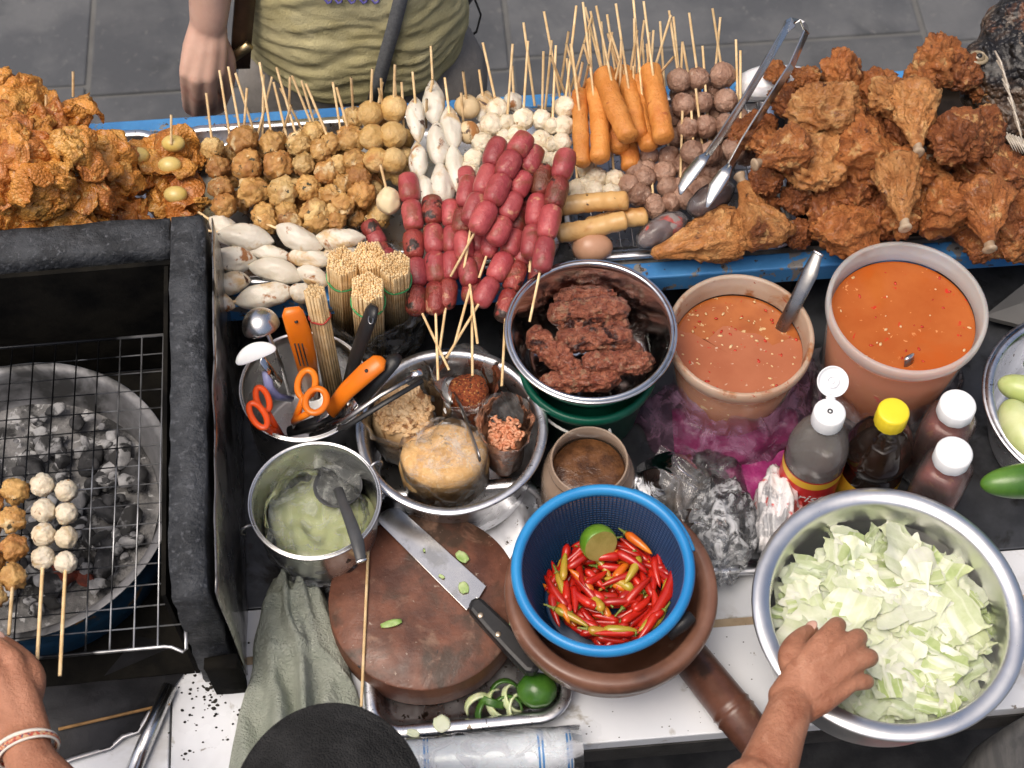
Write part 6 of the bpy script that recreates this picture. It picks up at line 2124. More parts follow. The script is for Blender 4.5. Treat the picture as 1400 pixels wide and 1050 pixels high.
wrap_text('risa', .019, .0299, .046, R(-122), m_cap, lb)
# soy
t, c = bottle('dark soy sauce bottle with a yellow cap', 1222, 562, .160, .033, None, None)
pr = [(0, 0), (.028, 0), (.031, .004), (.031, .060), (.0285, .066), (.0285, .070), (.0315, .078), (.0325, .088), (.031, .100), (.026, .116), (.019, .130), (.0140, .137), (.0135, .144)]
MB().lathe(pr, 72, wob=lambda a, z: 1 + (.014 * sin(10 * a) * max(0, 1 - abs(z - .105) / .04))).build('body', m_soy, t)
capmesh(t, .0150, .140, .160, m_ycap, 48)
MB().lathe([(.0312, .012), (.0312, .052)], 56).build('label_band', m_laby, t)
# red sauce bottles
for px, py, lab in ((1310, 553, 'squat red sauce bottle with a white cap standing against the orange tub'), (1305, 618, 'squat red sauce bottle with a white cap standing against the cabbage bowl')):
    t, c = bottle(lab, px, py, .135, .028, None, None, 'red sauce bottles with white caps')
    sq = lambda a, z: 1 + (.10 * max(0, 1 - max(0, z - .085) / .03)) * cos(4 * (a - .2))
    MB().lathe([(0, 0), (.024, 0), (.0265, .004), (.0265, .090), (.0255, .100), (.020, .112), (.0165, .117), (.0160, .124)], 64, wob=sq).build('body', clear_mat('frosted bottle', (.95, .90, .89), .20, .12, 1.45, (.6, .5, .48), 40, .2), t)
    MB().lathe([(0, .003), (.0235, .003), (.0245, .006), (.0245, .094), (.018, .105), (0, .106)], 64, wob=sq).build('sauce', m_rsc, t)
    capmesh(t, .0175, .119, .135, m_cap, 54)

# --- vegetables in the end basin
m_cucd = M('cucumber rind', (.035, .11, .012), (.10, .22, .03), rough=.3, scale=14, stretch=(1, 1, .12), coat=.2, bump=.15, bscale=120)
m_egp = M('pale eggplant', (.42, .50, .17), (.62, .66, .36), rough=.3, scale=12, stretch=(1, 1, .3), coat=.2, sss=.1)


def veg(a, b_, rp, h, mat, label, name, shape):
    pa, pb2 = P(a[0], a[1], h), P(b_[0], b_[1], h)
    mid = (pa + pb2) / 2
    q, l_ = rp * mpp(mid), (pb2 - pa).length / 2
    o = MB().ico(1, 4, lambda p: Vector((p.x * q, p.y * q, p.z * l_)) * 1.0 if shape == 0 else Vector((p.x * q * min(1.0, (1 - abs(p.z) ** 4) ** .5 / max(.05, math.hypot(p.x, p.y))), p.y * q * min(1.0, (1 - abs(p.z) ** 4) ** .5 / max(.05, math.hypot(p.x, p.y))), p.z * l_))).build(name, mat)
    o.location, o.rotation_euler = mid, align(pb2 - pa, .4)
    return tag(o, label, name.replace('_', ' '))


veg((1340, 662), (1480, 652), 25, .112, m_cucd, 'dark green cucumber lying over the basin rim at the cart end', 'cucumber', 1)
veg((1376, 548), (1416, 628), 27, .084, m_egp, 'pale yellow-green eggplant lying beside the cucumber', 'eggplant', 0)
veg((1364, 522), (1440, 546), 20, .084, m_egp, 'small striped green eggplant behind the pale one', 'eggplant', 0)
veg((1430, 480), (1470, 590), 26, .060, m_egp, 'eggplant deep in the basin at the cart end', 'eggplant', 0)
veg((1400, 500), (1500, 470), 20, .070, m_cucd, 'cucumber lying deep in the basin behind the eggplants', 'cucumber', 1)
vp = P(1405, 640, 0)

# --- bags round the sauce tubs
m_purp = film('purple bag film', (.90, .76, .86), .34, .2, 30, .3, (.56, .33, .50))
m_mag = M('magenta plastic', (.20, .012, .09), (.28, .03, .14), rough=.3, scale=20, bump=.5, bscale=40, bdist=.006, coat=.2)


def skirt(cx, cy, r0, r1, hmax, seed, a0, a1, nu=90, nv=22):
    def fn(u, v):
        a = a0 + (a1 - a0) * u
        q = Vector((cos(a) * 1.4, sin(a) * 1.4, v * 1.6 + seed))
        rr = r0 + (r1 - r0) * v * (1 + .25 * noise.noise(Vector((cos(a) * 2, sin(a) * 2, seed))))
        z = hmax * (1 - v) ** 1.2 * (1 + .5 * noise.noise(Vector((cos(a) * 1.6, sin(a) * 1.6, seed + 4)))) + .010 * abs(fbm(q, 2.4, 3)) * (1.4 - v) * 2 + .0015
        return (cx + rr * cos(a) + .010 * noise.noise(q * 1.9), cy + rr * sin(a) + .010 * noise.noise(q * 1.9 + Vector((4, 4, 4))), T + z)
    return MB().grid(nu, nv, fn)


o = skirt(TBc.x, TBc.y, TBr * .86, TBr * 1.42, .060, 3, R(-170), R(60)).build('plastic_bag', m_purp)
tag(o, 'pulled-down pinkish purple bag around the stained sauce tub', 'bag')
o = skirt(TAc.x, TAc.y, TAr * .90, TAr * 1.16, .050, 8, R(-200), R(10)).build('plastic_bag', film('pale film', (.93, .9, .93), .16, .16, 40, .4, (.7, .66, .7)))
tag(o, 'pale clear bag pulled down around the tall orange sauce tub', 'bag')
mg = [P(x, y, .004) for x, y in ((940, 600), (1000, 615), (1060, 600), (1070, 660), (1050, 720), (1000, 700), (960, 660))]
gcx = P(1010, 650, 0)
n = len(mg)
o = MB().grid(30, 30, lambda u, v: ((u - .5) * .13, (v - .5) * .13, .004 + .014 * max(0, 1 - ((u - .5) ** 2 + (v - .5) ** 2) * 4) + .010 * abs(fbm(Vector((u * 3, v * 3, 8)), 1.5, 3)))).build('plastic_bag', m_mag, solid=.0008)
o.location = (gcx.x, gcx.y + .01, T + .001)
tag(o, 'flat magenta plastic bag lying before the stained sauce tub', 'bag')
# crumpled clear bag of dark roots on a small tray
tr2 = P(1000, 735, 0)
o = put('steel_tray', tray_mesh(.17, .10, .012, .014, .007), m_alu, loc=(tr2.x - .01, tr2.y + .012, T + .001), rot=(0, 0, YAW - R(3)))
tag(o, 'narrow steel tray under the crumpled clear bag', 'tray')
m_root = M('dark dried roots', (.03, .022, .016), (.09, .065, .045), rough=.6, scale=60, bump=.6, bscale=60)
bc = P(955, 688, .03)
t = thing('vegetable_bag', 'crumpled clear bag of dark dried herbs beside the colander', 'bag', (bc.x, bc.y, T + .004))
MB().ico(1, 4, lambda p: Vector((p.x * .032, p.y * .042, max(p.z, -.6) * .022)) * (1 + .35 * fbm(p, 2.6, 3, 3))).build('herbs', m_root, t).location = (-.004, .008, .018)


def creased(p, rx, ry, rz, seed, ang=0.0, amp=.16):
    """soft film pillow with long creases running along one axis"""
    q = Vector((p.x * cos(ang) - p.y * sin(ang), p.x * sin(ang) + p.y * cos(ang), p.z))
    s3 = Vector((q.x * 3.0, q.y * .9, q.z * 2.2)) + Vector((seed * 3.7, seed, 0))
    d = amp * noise.noise(s3 * .8) + amp * .55 * math.exp(-(noise.noise(s3 * 1.3 + Vector((5, 1, 2))) * 4.5) ** 2) + amp * .22 * math.exp(-(noise.noise(s3 * 3.0) * 4) ** 2)
    return Vector((p.x * rx, p.y * ry, max(p.z, -.55) * rz)) * (1 + d)


m_sheet_ = film('bag sheet', (.97, .975, .98), .11, .10, 30, .35, (.86, .88, .92), ior=1.45)
for k, (dx, dy, sx, sy, rz, hh) in enumerate(((0, 0, .105, .125, .2, .040), (.012, -.018, .085, .100, -.6, .046), (-.016, .022, .080, .090, .9, .042), (.016, .030, .080, .080, -.2, .034), (.002, -.03, .070, .080, 1.3, .040))):
    def shf(u, v):
        x, y = u - .5, v - .5
        d = min(1, math.hypot(x, y) * 2)
        s3 = Vector((u * 3.2 + k * 5, v * 1.6 + k * 3, k * 2.0))
        z = hh * (1 - d * d) ** .8 + .012 * math.exp(-(noise.noise(s3) * 3.5) ** 2) * (1 - d * .5) + .006 * noise.noise(s3 * 2.4) + .004 * math.exp(-(noise.noise(s3 * 2.1) * 4) ** 2)
        return (x * sx * (1 - .1 * d) + .006 * noise.noise(s3 * 1.7), y * sy + .006 * noise.noise(s3 * 1.7 + Vector((4, 4, 4))), max(.002, z))
    o = MB().grid(44, 44, shf).build('clear_bag', m_sheet_, t)
    o.location = (dx, dy, .002)
    o.rotation_euler = (0, 0, rz)
bc = P(988, 722, .03)
m_gbag = film('greyish bag', (.93, .95, .97), .26, .14, 50, .5, (.85, .87, .9), glint_streak=True)
for n_ in m_gbag.node_tree.nodes:
    if n_.type == 'FRESNEL':
        n_.inputs['IOR'].default_value = 1.4
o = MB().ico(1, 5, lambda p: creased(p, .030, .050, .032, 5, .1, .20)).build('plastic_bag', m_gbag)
o.location = (bc.x, bc.y, T + .032)
tag(o, 'scrunched empty clear bag standing at the narrow tray edge', 'bag')
# red and white printed packet
m_pack = M('printed packet film', (.68, .66, .66), (.76, .74, .74), rough=.22, scale=26, bump=.7, bscale=45, bdist=.006, coat=.4, stretch=(1, .3, 1), marks=(((.55, .10, .09), 16, .56, .05), ((.34, .34, .35), 22, .62, .06)))
bc = P(1062, 702, .035)
o = MB().ico(1, 5, lambda p: creased(p, .021, .048, .036, 9, .05, .22)).build('snack_packet', m_pack)
o.location, o.rotation_euler = (bc.x, bc.y, T + .030), (0, 0, R(-8))
tag(o, 'crumpled red and white printed packet beside the flip cap bottle', 'packet')
# grey metal panel slanting under the shelf end
m_gp = M('grey panel', (.10, .10, .10), (.13, .13, .13), rough=.6, scale=10)
pn = [P(1345, 432, .02), P(1420, 372, .06), P(1520, 372, .06), P(1500, 470, .02)]
gpo = P(1400, 410, 0)
o = MB().add([tuple(p - gpo) for p in pn] + [tuple(p - gpo - Vector((0, 0, .006))) for p in pn], [(0, 1, 2, 3), (7, 6, 5, 4), (0, 4, 5, 1), (1, 5, 6, 2), (2, 6, 7, 3), (3, 7, 4, 0)]).build('sheet_metal_offcut', m_gp, smooth=False)
o.location = gpo
tag(o, 'dull grey metal panel slanting under the shelf end', 'panel')
# ================================================================== PEOPLE
m_skin = M('tanned skin', (0.36, 0.155, 0.088), (0.44, 0.20, 0.118), rough=0.45, scale=40, bump=0.5, bscale=300, bdist=.004, sss=0.08, sssr=(.006, .002, .001), spec=.4, rvar=.08, marks=(((.30, .115, .062), 26, .55, .2), ((.48, .24, .15), 60, .64, .2)))
m_skin2 = M('pale skin', (0.55, 0.34, 0.26), (0.62, 0.40, 0.31), rough=0.45, scale=30, bump=0.1, bscale=420, bdist=.001, sss=0.12, sssr=(.008, .003, .0015), spec=.4, marks=(((.44, .22, .17), 18, .56, .2),))
m_nail = M('fingernail', (.52, .30, .23), (.60, .38, .30), rough=.25, coat=.3)


def PY(px, py, y):
    d = FW + Vector((1, 0, 0)) * ((px - 700) / FPX) - UP * ((py - 525) / FPX)
    return CAM + d * ((y - CAM.y) / d.y)


def chain(b, pts, rad, seg=14, sub=6):
    """smooth tapering limb through the joints with rounded ends"""
    pts = [Vector(p) for p in pts]
    pp, rr = [], []
    n = len(pts)
    for i in range(n - 1):
        p0, p1, p2, p3 = pts[max(i - 1, 0)], pts[i], pts[i + 1], pts[min(i + 2, n - 1)]
        for k in range(sub):
            t_ = k / sub
            q = .5 * ((2 * p1) + (p2 - p0) * t_ + (2 * p0 - 5 * p1 + 4 * p2 - p3) * t_ ** 2 + (3 * p1 - p0 - 3 * p2 + p3) * t_ ** 3)
            pp.append(q)
            rr.append(rad[i] * (1 - t_) + rad[i + 1] * t_)
    pp.append(pts[-1])
    rr.append(rad[-1])
    b.tube(pp, rr, seg)
    b.ico(rad[0], 2, None, Matrix.Translation(pts[0]))
    b.ico(rad[-1], 2, None, Matrix.Translation(pts[-1]))


def blob(b, c, r3, rot=None):
    m4 = Matrix.Translation(c)
    if rot is not None:
        m4 = m4 @ rot.to_4x4()
    b.ico(1, 3, lambda p: Vector((p.x * r3[0], p.y * r3[1], p.z * r3[2])), m4)


def fuse(b, name, mat, parent, voxel=.003, smooth=6, fac=.5, disp=None):
    """melt the overlapping pieces into one continuous skin"""
    me = b.mesh('tmp')
    ob = bpy.data.objects.new('tmp', me)
    COL.objects.link(ob)
    md = ob.modifiers.new('r', 'REMESH')
    md.mode, md.voxel_size, md.use_smooth_shade = 'VOXEL', voxel, True
    sm = ob.modifiers.new('s', 'SMOOTH')
    sm.factor, sm.iterations = fac, smooth
    bpy.context.view_layer.update()
    dg = bpy.context.evaluated_depsgraph_get()
    out = bpy.data.meshes.new_from_object(ob.evaluated_get(dg))
    bpy.data.objects.remove(ob)
    if disp:
        for v in out.vertices:
            v.co = disp(v.co)
    out.polygons.foreach_set('use_smooth', [True] * len(out.polygons))
    out.materials.clear()
    return put(name, out, mat, parent)


def frame_from(d, upv):
    z = Vector(d).normalized()
    x = Vector(upv).cross(z).normalized()
    y = z.cross(x)
    return Matrix((x, y, z)).transposed()


def hand(b, wrist, mcp, pip, dip, tip, thumb, r_f=.0085, palm_t=.013):
    """palm between wrist and knuckles, four bent fingers, thumb from the side of the palm"""
    for i in range(4):
        rf_ = r_f * (1.0, 1.04, .98, .86)[i]
        w2 = wrist + (mcp[i] - (mcp[1] + mcp[2]) / 2) * .42
        chain(b, [w2, w2.lerp(mcp[i], .5), mcp[i]], [palm_t, palm_t * .98, rf_ * 1.18], 12, 4)
        chain(b, [mcp[i], pip[i], dip[i], tip[i]], [rf_ * 1.16, rf_ * 1.06, rf_ * .92, rf_ * .74], 12, 5)
    # webbing of the palm
    for i in range(3):
        chain(b, [wrist.lerp(mcp[i], .55), mcp[i].lerp(mcp[i + 1], .5) * .9 + wrist * .1], [palm_t * .95, r_f * 1.05], 10, 3)
    chain(b, thumb, [palm_t * 1.05, palm_t * .95, r_f * 1.15, r_f * .85][:len(thumb)], 12, 5)


# ------------------------------------------------------------------ vendor
vend = thing('person', 'seated vendor in a black mesh cap reaching over the grill and cabbage', 'person', (-.16, -.70, 0))
VO = Vector(vend.location)
L_ = lambda p: Vector(p) - VO
b = MB()
# hand in the cabbage bowl
wr = L_(P(1083, 962, .150))
mc = [L_(P(1124, 876, .160)), L_(P(1149, 888, .162)), L_(P(1163, 909, .158)), L_(P(1163, 934, .150))]
pi_ = [L_(P(1143, 856, .152)), L_(P(1172, 872, .152)), L_(P(1188, 899, .148)), L_(P(1184, 932, .140))]
di = [L_(P(1144, 860, .124)), L_(P(1170, 878, .124)), L_(P(1184, 904, .122)), L_(P(1178, 934, .118))]
ti = [L_(P(1128, 882, .108)), L_(P(1146, 896, .106)), L_(P(1156, 910, .106)), L_(P(1156, 930, .108))]
hand(b, wr, mc, pi_, di, ti, [L_(P(1092, 930, .146)), L_(P(1082, 896, .148)), L_(P(1094, 873, .140)), L_(P(1110, 862, .128))], .0077, .0128)
sr_ = L_((.00, -.735, T + .02))
sl_ = L_((-.34, -.72, T + .02))
chain(b, [wr, L_(P(1068, 1002, .155)), L_(P(1046, 1062, .158)), L_(P(1010, 1150, .150)), sr_ + Vector((.15, -.03, -.02)), sr_], [.0185, .0205, .0245, .031, .036, .046], 18, 6)
# hand at the grate
wl = L_(P(33, 1012, .168))
mcl = [L_(P(18, 902, .178)), L_(P(-6, 910, .180)), L_(P(-30, 922, .176)), L_(P(-50, 940, .168))]
pil = [L_(P(-8, 882, .176)), L_(P(-32, 882, .178)), L_(P(-56, 894, .172)), L_(P(-72, 914, .162))]
dil = [L_(P(-18, 882, .156)), L_(P(-40, 888, .154)), L_(P(-60, 898, .152)), L_(P(-72, 916, .148))]
til = [L_(P(-4, 892, .146)), L_(P(-24, 900, .142)), L_(P(-46, 910, .140)), L_(P(-58, 924, .138))]
hand(b, wl, mcl, pil, dil, til, [L_(P(30, 970, .164)), L_(P(42, 927, .166)), L_(P(24, 897, .164)), L_(P(-2, 876, .160))], .0082, .0138)
chain(b, [wl, L_(P(46, 1048, .172)), L_(P(84, 1100, .170)), L_(P(130, 1190, .150)), sl_ + Vector((-.06, -.05, -.04)), sl_], [.0190, .0210, .026, .033, .037, .046], 18, 6)
# torso, neck, head
chain(b, [L_((-.17, -.80, .48)), L_((-.17, -.80, .70)), L_((-.17, -.765, T - .02)), L_((-.16, -.70, T + .07))], [.125, .12, .125, .06], 24, 6)
chain(b, [sl_, L_((-.17, -.74, T + .03)), sr_], [.055, .07, .055], 18, 5)
HC = L_((-.158, -.615, T + .165))
chain(b, [L_((-.165, -.71, T + .05)), HC + Vector((0, -.02, -.03))], [.05, .05], 18, 4)
hr = Euler((R(-28), 0, 0)).to_matrix()
blob(b, HC, (.073, .092, .105), hr)
blob(b, HC + hr @ Vector((0, .075, -.045)), (.045, .03, .05), hr)
chain(b, [HC + hr @ Vector((0, .088, .0)), HC + hr @ Vector((0, .112, -.030))], [.008, .012], 10, 3)
for s_ in (-1, 1):
    blob(b, HC + hr @ Vector((s_ * .074, -.005, -.015)), (.010, .018, .030), hr)
fuse(b, 'body', m_skin, vend, .0022, 3)
# nails
for p, q in ((ti[0], di[0]),):
    pass
tn = L_(P(1110, 860, .134))
MB().ico(1, 3, lambda p: Vector((p.x * .0052, p.y * .0068, p.z * .0018)), Matrix.Translation(tn + Vector((-.001, .002, .0005))) @ Euler((R(20), R(-20), R(-60))).to_matrix().to_4x4()).build('thumbnail', m_nail, vend)
tn = L_(P(-2, 874, .166))
MB().ico(1, 3, lambda p: Vector((p.x * .0055, p.y * .007, p.z * .0018)), Matrix.Translation(tn + Vector((0, .001, .0015))) @ Euler((R(10), R(10), R(50))).to_matrix().to_4x4()).build('thumbnail', m_nail, vend)
# bracelets
m_cord = M('white cord', (.66, .62, .54), (.74, .70, .62), rough=.8, scale=300)
m_braid = M('red braided cord', (.45, .06, .04), (.62, .40, .22), rough=.8, scale=420, lo=.45, hi=.55, marks=(((.08, .05, .12), 300, .62, .03),))
ax = (L_(P(46, 1048, .172)) - wl).normalized()
fm = frame_from(ax, (0, 0, 1))
for off, mt, rr, tl in ((.006, m_cord, .0018, .18), (.010, m_braid, .0022, .12), (.013, m_cord, .0011, .10)):
    pts = []
    for i in range(40):
        a = 2 * pi * i / 40
        pts.append(wl + ax * (off + tl * .02 * cos(a)) + fm @ Vector((.0245 * cos(a), .0220 * sin(a), 0)))
    MB().tube(pts, rr, 8, closed=True).build('bracelet', mt, vend)
# shirt, trousers
m_tee = M('dark shirt', (.03, .03, .035), (.05, .05, .055), rough=.9, scale=20, bump=.4, bscale=30)
b = MB()
chain(b, [L_((-.17, -.80, .47)), L_((-.17, -.80, .70)), L_((-.17, -.765, T - .02)), L_((-.165, -.735, T + .03))], [.142, .135, .138, .075], 24, 6)
chain(b, [sl_ + Vector((-.045, -.04, -.035)), sl_, L_((-.17, -.74, T + .02)), sr_, sr_ + Vector((.085, -.02, -.015))], [.055, .062, .08, .062, .052], 18, 5)
fuse(b, 'shirt', m_tee, vend, .006, 4)
m_jean = M('dark trousers', (.035, .04, .055), (.05, .055, .07), rough=.9, scale=20, bump=.4, bscale=30)
b = MB()
for s_ in (-1, 1):
    chain(b, [L_((-.17 + s_ * .075, -.80, .50)), L_((-.17 + s_ * .14, -.52, .52)), L_((-.17 + s_ * .14, -.50, .10)), L_((-.17 + s_ * .14, -.43, .05))], [.10, .075, .05, .042], 18, 6)
fuse(b, 'trousers', m_jean, vend, .008, 4)
# cap: crown, visor
m_cap2 = M('black mesh fabric', (.010, .010, .010), (.020, .020, .020), rough=.75, scale=40, voro=1.0, vscale=620, bdist=.0012, spec=.3, per_object=False)
vc = P(445, 1092, .215)
vr = 133 * mpp(vc)
capo = L_(vc)
crm = Matrix.Translation(HC + Vector((0, .0, .018))) @ hr.to_4x4()
cap_ = MB().ico(1, 4, lambda p: Vector((p.x * .083, p.y * .100, max(p.z, -.12) * .105 if p.z > 0 else max(p.z, -.12) * .09)), crm).build('cap', m_cap2, vend)
fwd = (CAM - vc).normalized()


def vis(u, v):
    a = pi * (u * 1.06 - .03)
    rr = vr * v
    x, y = rr * cos(a), rr * sin(a)
    z = -.020 * (x / vr) ** 2 - .012 * (y / vr) - .0004 * sin(max(0, v - .5) * 60) * (v > .5)
    return (capo.x + x, capo.y + y * 1.06, capo.z + z)


MB().grid(60, 40, vis).build('visor', m_cap2, cap_, solid=.003)
MB().tube([Vector(vis(i / 40, 1.0)) for i in range(41)], .0022, 8).build('visor_piping', m_cap2, cap_)

# ------------------------------------------------------------------ stools
m_rplast = M('red plastic', (.30, .02, .03), (.36, .03, .04), rough=.35, scale=10)


def stool(loc, label):
    t = thing('stool', label, 'stool', loc, (0, 0, .2), 'red plastic stools')
    put('seat', tray_mesh(.22, .22, .03, .02, .01), m_rplast, t, loc=(0, 0, .36))
    for sx in (-1, 1):
        for sy in (-1, 1):
            MB().tube([(sx * .13, sy * .13, 0), (sx * .105, sy * .105, .365)], [.018, .020], 10).build('leg', m_rplast, t)
    return t


stool((-.17, -.80, 0), 'red plastic stool under the seated vendor')
sp_ = P(1265, 1075, -.52)
stool((sp_.x, sp_.y - .03, 0), 'dark red plastic stool standing under the cabbage bowl end of the cart')
# grey pinstriped cloth
m_pin = M('grey pinstripe cloth', (.055, .055, .055), (.085, .083, .08), rough=.9, scale=160, stretch=(1, .05, 1), bump=.3, bscale=200, per_object=False)
g0, g1 = P(1450, 950, .03), P(1345, 1110, .02)
o = MB().grid(40, 50, lambda u, v: (lambda p: (p.x, p.y, p.z))(Vector((0, 0, 0)) + (g1 - g0) * v + Vector((.062 * cos(pi * u) * 1.1, .03 * cos(pi * u), .060 * sin(pi * u) * (1 + .15 * noise.noise(Vector((u * 3, v * 4, 2)))) - .075 - .03 * v)))).build('cloth_bundle', m_pin, solid=.002)
o.location = g0
tag(o, 'dark grey pinstriped cloth bundle beside the cabbage bowl', 'cloth')

# ------------------------------------------------------------------ customer
CY = .50
cust = thing('person', 'customer in a pale olive T-shirt waiting behind the cart with one hand lowered', 'person', (PY(490, 60, CY).x, CY, 0))
CO = Vector(cust.location)
C_ = lambda p: Vector(p) - CO
zt = PY(490, 0, CY).z
zm = PY(490, 78, CY - .07).z
zb = PY(490, 138, CY - .09).z
hw = (640 - 342) / 2 * mpp(PY(490, 78, CY))
m_shirt = M('olive jersey', (.55, .49, .255), (.62, .56, .32), rough=.85, scale=14, bump=.5, bscale=420, bdist=.004, spec=.2, marks=(((.50, .44, .22), 20, .56, .2),))


def shirt_r(z):
    """half width of the shirt at height z"""
    k = (z - zb) / .60
    if k < .12:
        return hw * (.95 + .05 * sin(min(1, max(0, k) / .06) * pi / 2))
    return hw * (1.0 - .10 * min(1, (k - .12) / .18) + .22 * max(0, min(1, (k - .35) / .5)))


def shirt_pt(a, z, off=0.0):
    r_ = shirt_r(z) + off
    q = Vector((cos(a) * 2.0, sin(a) * 2.0, 0))
    zz = z - zb
    n1 = noise.noise(Vector((cos(a) * 1.6, sin(a) * 1.6, zz * 4)))
    # horizontal gathers sagging to the front
    ph = zz * 420 + 5.0 * n1 + 3.0 * cos(a * 2) + 9.0 * noise.noise(Vector((cos(a) * 1.1, sin(a) * 1.1, zz * 7 + 3)))
    sag = .018 * sin(a * 1.0) + .012 * n1
    g1 = noise.noise(Vector((cos(a) * 1.3, sin(a) * 1.3, (zz + sag) * 48)))
    g2 = noise.noise(Vector((cos(a) * 2.4 + 7, sin(a) * 2.4, (zz - sag * 1.4) * 85)))
    g3 = noise.noise(Vector((cos(a) * 5, sin(a) * 5, (zz + sag) * 130)))
    w_ = (.0026 * math.exp(-(g1 * 4.2) ** 2) + .0016 * math.exp(-(g2 * 4.0) ** 2) + .0006 * g3 + .006 * n1) * (.45 + .55 * max(0, 1 - zz / .45))
    dz = .030 * cos(a) ** 2 * max(0, 1 - zz / .15)
    return Vector((cos(a) * (r_ + w_), sin(a) * (r_ * .70 + w_ * 1.6), z + dz * .4))


ztop = zb + .60
sh = MB().grid(150, 150, lambda u, v: shirt_pt(2 * pi * u, zb + (ztop - zb) * v), close_u=True)
sh.build('shirt', m_shirt, cust, solid=.002)
b = MB()
shz = ztop - .03
for s_ in (-1, 1):
    chain(b, [Vector((s_ * .10, 0, shz)), Vector((s_ * .165, .0, shz - .02)), Vector((s_ * .20, -.01, shz - .15))], [.075, .058, .05], 16, 5)
chain(b, [Vector((-.12, 0, shz)), Vector((.12, 0, shz))], [.08, .08], 16, 3)
fuse(b, 'sleeves', m_shirt, cust, .008, 4)
# body: arm with lowered hand, neck, head
b = MB()
HY = .375
hw_ = C_(PY(285, 34, HY + .03))
mch = [C_(PY(254, 100, HY - .012)), C_(PY(268, 108, HY - .016)), C_(PY(284, 106, HY - .012)), C_(PY(298, 98, HY))]
mch = mch[::-1]
pih = [C_(PY(304, 122, HY + .01)), C_(PY(288, 134, HY - .01)), C_(PY(270, 136, HY - .012)), C_(PY(256, 128, HY - .008))]
dih = [C_(PY(303, 140, HY + .015)), C_(PY(288, 152, HY + .004)), C_(PY(270, 154, HY + .004)), C_(PY(257, 146, HY + .004))]
tih = [C_(PY(300, 150, HY + .03)), C_(PY(287, 160, HY + .02)), C_(PY(271, 162, HY + .02)), C_(PY(260, 152, HY + .02))]
hand(b, hw_, mch, pih, dih, tih, [C_(PY(296, 58, HY + .03)), C_(PY(308, 84, HY + .025)), C_(PY(311, 112, HY + .02)), C_(PY(306, 134, HY + .018))], .0080, .0135)
elb = C_(PY(300, -140, HY + .10))
chain(b, [hw_, C_(PY(287, 0, HY + .04)), C_(PY(292, -60, HY + .06)), elb, Vector((-.20, .02, shz - .06)), Vector((-.15, 0, shz))], [.0205, .0235, .030, .036, .042, .048], 18, 6)
chain(b, [Vector((.15, 0, shz)), Vector((.21, .03, shz - .12)), Vector((.20, .10, shz - .26)), Vector((.10, .16, shz - .36))], [.048, .042, .036, .024], 16, 5)
chain(b, [Vector((0, .01, shz)), Vector((0, -.01, shz + .12))], [.06, .052], 16, 4)
hc2 = Vector((0, -.03, shz + .24))
blob(b, hc2, (.072, .092, .112))
chain(b, [hc2 + Vector((0, -.09, .0)), hc2 + Vector((0, -.108, -.03))], [.008, .012], 10, 3)
blob(b, hc2 + Vector((0, -.07, -.075)), (.04, .03, .03))
for s_ in (-1, 1):
    blob(b, hc2 + Vector((s_ * .073, .01, -.01)), (.010, .018, .030))
fuse(b, 'body', m_skin2, cust, .0026, 4)
m_hair = M('dark hair', (.015, .011, .009), (.03, .022, .018), rough=.5, scale=80, stretch=(3, 3, .3))
MB().ico(1, 4, lambda p: Vector((p.x * .082, p.y * .100 + .014, p.z * .118 + .014)) if p.y > -.35 or p.z > .45 else Vector((p.x * .066, p.y * .080, p.z * .098)), Matrix.Translation(hc2)).build('hair', m_hair, cust)
# trousers
m_grey = M('grey trousers', (.20, .185, .165), (.27, .25, .225), rough=.9, scale=14, bump=.5, bscale=30, bdist=.006)
b = MB()
blob(b, Vector((0, .01, zb - .03)), (hw * 1.0, hw * .72, .13))
for s_ in (-1, 1):
    chain(b, [Vector((s_ * .075, .01, zb - .06)), Vector((s_ * .085, .02, zb - .40)), Vector((s_ * .085, .03, .06))], [.085, .062, .05], 18, 5)
fuse(b, 'trousers', m_grey, cust, .008, 4)
m_shoe = M('dark shoe', (.03, .03, .03), (.05, .05, .05), rough=.6)
for s_ in (-1, 1):
    MB().ico(1, 3, lambda p: Vector((p.x * .045, p.y * .12 - .03, max(p.z, -.5) * .06 + .03)), Matrix.Translation((s_ * .085, .03, 0))).build('shoe', m_shoe, cust)


def on_shirt(px, py, off=.004):
    """point on the shirt's front seen at a photo pixel"""
    y = CY - .08
    for _ in range(12):
        p = PY(px, py, y)
        k = (p.x - CO.x) / (shirt_r(p.z) + off)
        y = CY - (shirt_r(p.z) * .70 + off) * math.sqrt(max(0.0, 1 - min(1, abs(k)) ** 2))
    return PY(px, py, y) - CO


# diagonal bag strap across the shirt
m_strap = M('grey webbing', (.10, .105, .11), (.14, .145, .15), rough=.7, scale=300, bump=.3, bscale=600)
sp2 = [on_shirt(555 - 6 * i + (-.25 * i if i > 3 else 0), -30 + 24 * i, .008) for i in range(8)]
cb = thing('shoulder_bag_strap', 'grey webbing strap running down across the olive T-shirt', 'strap', CO)
ribbon(sp2, 7.5 * mpp(P(530, 50, 0)) * 1.2, [Vector((0, -1, .25))] * 8, .0012).build('webbing', m_strap, cb)
